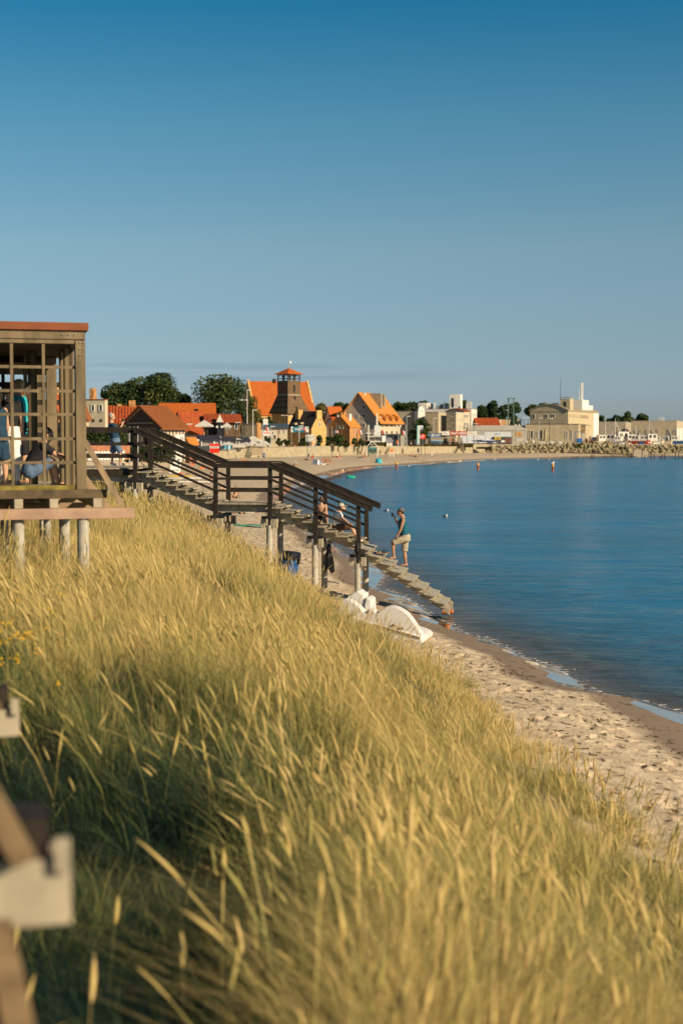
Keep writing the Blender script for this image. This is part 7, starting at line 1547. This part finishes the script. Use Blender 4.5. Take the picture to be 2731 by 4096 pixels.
# ================================================================ tetrapods
tet = mat('tetrapod_concrete', (.27,.225,.135), .9, .25, 1.0, bump=.2)
def tetra_mesh():
    q = MB(); dirs = [Vector((0,0,1))]+[Vector((math.cos(a)*.943, math.sin(a)*.943, -.333)) for a in (0, 2.094, 4.189)]
    q.ball((0,0,0), .5, n=8)
    for d in dirs: q.tube(d*.1, d*1.25, .50, .32, 8)
    me = q.build('tetrapod', tet, None); return me
t0 = tetra_mesh(); tag(t0, 'weathered concrete tetrapod in the heap along the harbour wall', 'tetrapod', 'tetrapods heaped along the harbour wall'); first = True
def wl_y(u): return float(np.interp(u, [1890,1985,2300,2731,3000], [367,372,378,383,388]))
cnt = 0; u = 1960
while u < 2745:
    rows = 3 if u > 2090 else 2
    for r_ in range(rows):
        y = wl_y(u)-.9-1.15*(rows-1-r_)-random.random()*.5; zz = (.75 if u < 2440 else -.1)+r_*(.85 if u < 2440 else 1.0)+random.uniform(-.15, .2)
        o = t0 if first else t0.copy()
        if not first: COL.objects.link(o)
        first = False; uu = u+random.uniform(-6, 6); o.location = (X(uu, y), y, zz+.4); o.rotation_euler = (random.uniform(0, 6.3), random.uniform(0, 6.3), random.uniform(0, 6.3)); s = random.uniform(.78, 1.0); o.scale = (s, s, s); cnt += 1
    u += 12.5
print('tetrapods', cnt)
# old groyne stumps in the water before the tetrapods
q0 = None
for i, (u, v, h_) in enumerate([(2364,1832,.9),(2371,1833,.8),(2446,1833,.8),(2510,1830,2.6),(2523,1833,1.1),(2566,1832,1.9),(2577,1835,.9),(2602,1836,1.5),(2614,1836,1.0),(2639,1836,.8),(2646,1836,1.0),(2656,1836,1.3),(2698,1836,1.7),(2712,1836,1.4),(2727,1836,.8)]):
    p = G(u, v, 0)
    if q0 is None: q = MB(); q.tube((0,0,-1), (0,0,1), .13, .11, 7); q0 = q.build('groyne_stump', timber_dk, None); o = q0; tag(o, 'dark old wooden stump standing in the water before the tetrapods', 'post', 'groyne stumps before the tetrapods')
    else: o = q0.copy(); COL.objects.link(o)
    o.location = p; o.scale = (1, 1, h_)
q = MB(); a = W(2070, 1806, 372.5); c = W(2700, 1821, 374); q.beam((0,0,0), c-a, .3, .25); o = q.build('boom_log', timber_dk, None); o.location = a; tag(o, 'long dark timber boom running below the tetrapods', 'boom')
q = MB(); a = W(2560, 1815, 371); q.box((0,0,0), (3.6,.3,1.8), mtx=Matrix.Rotation(.15, 3, 'Y')); o = q.build('concrete_slab', plaster['greige'], None); o.location = a; tag(o, 'flat pale slab leaning against the tetrapods', 'slab')
# ================================================================ boats and yard clutter at the harbour
def boat(lab, u, y, Ln, hull_m, cab, mast_v, deckm=plaster['white'], rz=0):
    k = y/F; o = thing('fishing_boat', lab, 'boat', (X(u, y), y, 2.6), R(rz), 'boats laid up behind the harbour wall')
    q = MB(); L_ = Ln/2; w = Ln*.16; q.add([(-L_,-w,1.5),(L_*.6,-w,1.5),(L_,0,1.9),(L_*.6,w,1.5),(-L_,w,1.5),(-L_*.85,-w*.5,0),(L_*.55,-w*.4,0),(L_*.75,0,0),(L_*.55,w*.4,0),(-L_*.85,w*.5,0)], [(0,1,2,3,4),(9,8,7,6,5),(0,5,6,1),(1,6,7,2),(2,7,8,3),(3,8,9,4),(4,9,5,0)]); q.build('hull', hull_m, o)
    q = MB(); q.bx(-L_*.7, -L_*.7+cab, -w*.7, w*.7, 1.5, 1.5+cab*.75); c = q.build('wheelhouse', deckm, o)
    for j in range(2): q = MB(); q.bx(-L_*.7+cab*(.15+.45*j), -L_*.7+cab*(.40+.45*j), -w*.7-.05, -w*.7+.02, 1.5+cab*.35, 1.5+cab*.62); q.build('window', glass, c)
    H = Z(mast_v, y)-2.6; q = MB(); q.tube((0,0,1.4), (0,0,H), .10, .05, 6); q.build('mast', white_p, o)
    q = MB(); q.tube((0,0,H*.45), (L_*.7,0,H*.38), .05, .04, 5); q.build('boom', wood_tan, o)
    q = MB()
    for s in (-1, 1): q.tube((s*L_*.8,0,1.6), (0,0,H*.9), .02, None, 4)
    q.build('rigging', steel, o)
hr = mat('hull_red', (.35,.05,.03), .5); hb = mat('hull_blue', (.03,.12,.30), .5); hw = plaster['cream']; hg = mat('hull_grey', (.4,.4,.38), .5)
for a in (('red-hulled boat nearest the white end wall', 2385, 396, 6, hr, 1.8, 1735), ('white boat with a tall mast before the narrow poplar', 2420, 394, 7, hw, 2.2, 1676), ('white boat between the two tall masts', 2446, 400, 6, hw, 1.8, 1722), ('red and white boat under the second tall mast', 2458, 394, 6.5, hr, 2.4, 1674), ('white boat with a large white wheelhouse before the lower hangar', 2500, 397, 8, hw, 3.4, 1712), ('grey boat left of the large white wheelhouse', 2482, 391, 5, hg, 1.6, 1720), ('white boat before the first hangar door', 2540, 396, 7, hw, 2.4, 1706), ('red-hulled boat beneath the hangar braces', 2556, 390, 6, hr, 2.0, 1728), ('dark blue boat with shelves of crates', 2594, 396, 7, hb, 2.0, 1680), ('white boat right of the dark blue one', 2616, 392, 6, hw, 2.6, 1722), ('low white boat near the right end', 2650, 396, 7, hw, 1.6, 1745), ('grey boat near the right picture edge', 2682, 398, 7, hg, 1.8, 1730), ('white and blue boat at the right picture edge', 2718, 396, 7, hb, 1.8, 1740)):
    boat(*a, rz=random.uniform(-25, 25))
for i in range(34):
    u = random.uniform(2372, 2640); y = 388+random.random()*3; c = random.choice(['cloth_white','cloth_red','cloth_white','cloth_beige','cloth_blue','cloth_orange','cloth_grey','cloth_brown'])
    o = thing('crate', '%s fish crate with open top standing on the quay before the boats' % c[6:], 'crate', (X(u, y), y, 2.75), random.uniform(-.5, .5), 'fish crates piled on the quay'); s = random.uniform(.6, 1.3)
    q = MB(); q.bx(-s/2, s/2, -.35, .35, 0, .1)
    for (a0, a1, b0_, b1) in ((-s/2, s/2, -.35, -.30), (-s/2, s/2, .30, .35), (-s/2, -s/2+.05, -.3, .3), (s/2-.05, s/2, -.3, .3)): q.bx(a0, a1, b0_, b1, .1, s*.85)
    q.build('box', M[c], o)
P = Vector((X(2312, 381), 381, 2.6)); o = thing('crane_box', 'blue cabin on a blue bracket frame at the dock corner', 'crane', tuple(P)); H = Z(1726, 381)-2.6
q = MB(); q.bx(-1.0,-.85,-.1,.1,0,H); q.bx(-1.0,.9,-.1,.1,H-.15,H); q.bx(.75,.9,-.1,.1,H*.35,H-.15); q.build('frame', hb, o); q = MB(); q.bx(-.5,.9,-.5,.5,H*.22,H*.55); q.build('cabin', mat('cabin_blue', (.02,.12,.36), .5), o)
for i, (u, vt, w, cl, lab) in enumerate(((2105,1762,12,True,'closed white parasol on the harbour terrace, left'), (2130,1757,16,True,'closed white parasol on the harbour terrace, right of the first'), (2168,1765,40,False,'open white terrace parasol, leftmost of the long row'), (2204,1763,40,False,'open white terrace parasol, second of the long row'), (2238,1764,40,False,'open white terrace parasol, third of the long row'), (2272,1765,40,False,'open white terrace parasol, last of the long row'), (2080,1752,50,False,'low white awning parasol right of the ticket office'))):
    parasol(lab, u, vt, 1774 if cl else vt+7, 1778, w, 381+i*.3, cv, closed=cl, group='white parasols of the harbour terrace')

# dark wrack washed up along the far waterline
q = MB()
for k in range(260):
    u = random.choice((1395, 1420, 1330, 1290, 1640, 1700, 1240))+random.gauss(0, 22); v = float(np.interp(u, [1200,1250,1312,1388,1491,1580,1696,1768], [1946,1923,1907,1885,1871,1866,1859,1852]))-random.uniform(4, 9)
    p = G(u, v, .5); z = float(height(np.array([p.x]), np.array([p.y]))[0][0]); a = random.uniform(-.4, .4); l = random.uniform(.3, 1.3)
    q.path([(p.x, p.y, z-.01), (p.x+math.cos(a)*l*.5, p.y+math.sin(a)*l*.5, z+.07), (p.x+math.cos(a)*l, p.y+math.sin(a)*l, z-.01)], [.06, .12, .05], 4)
tag(q.build('wrack', M['dry_seaweed']), 'dark seaweed wrack lying in patches along the far waterline', 'seaweed', kind='stuff')
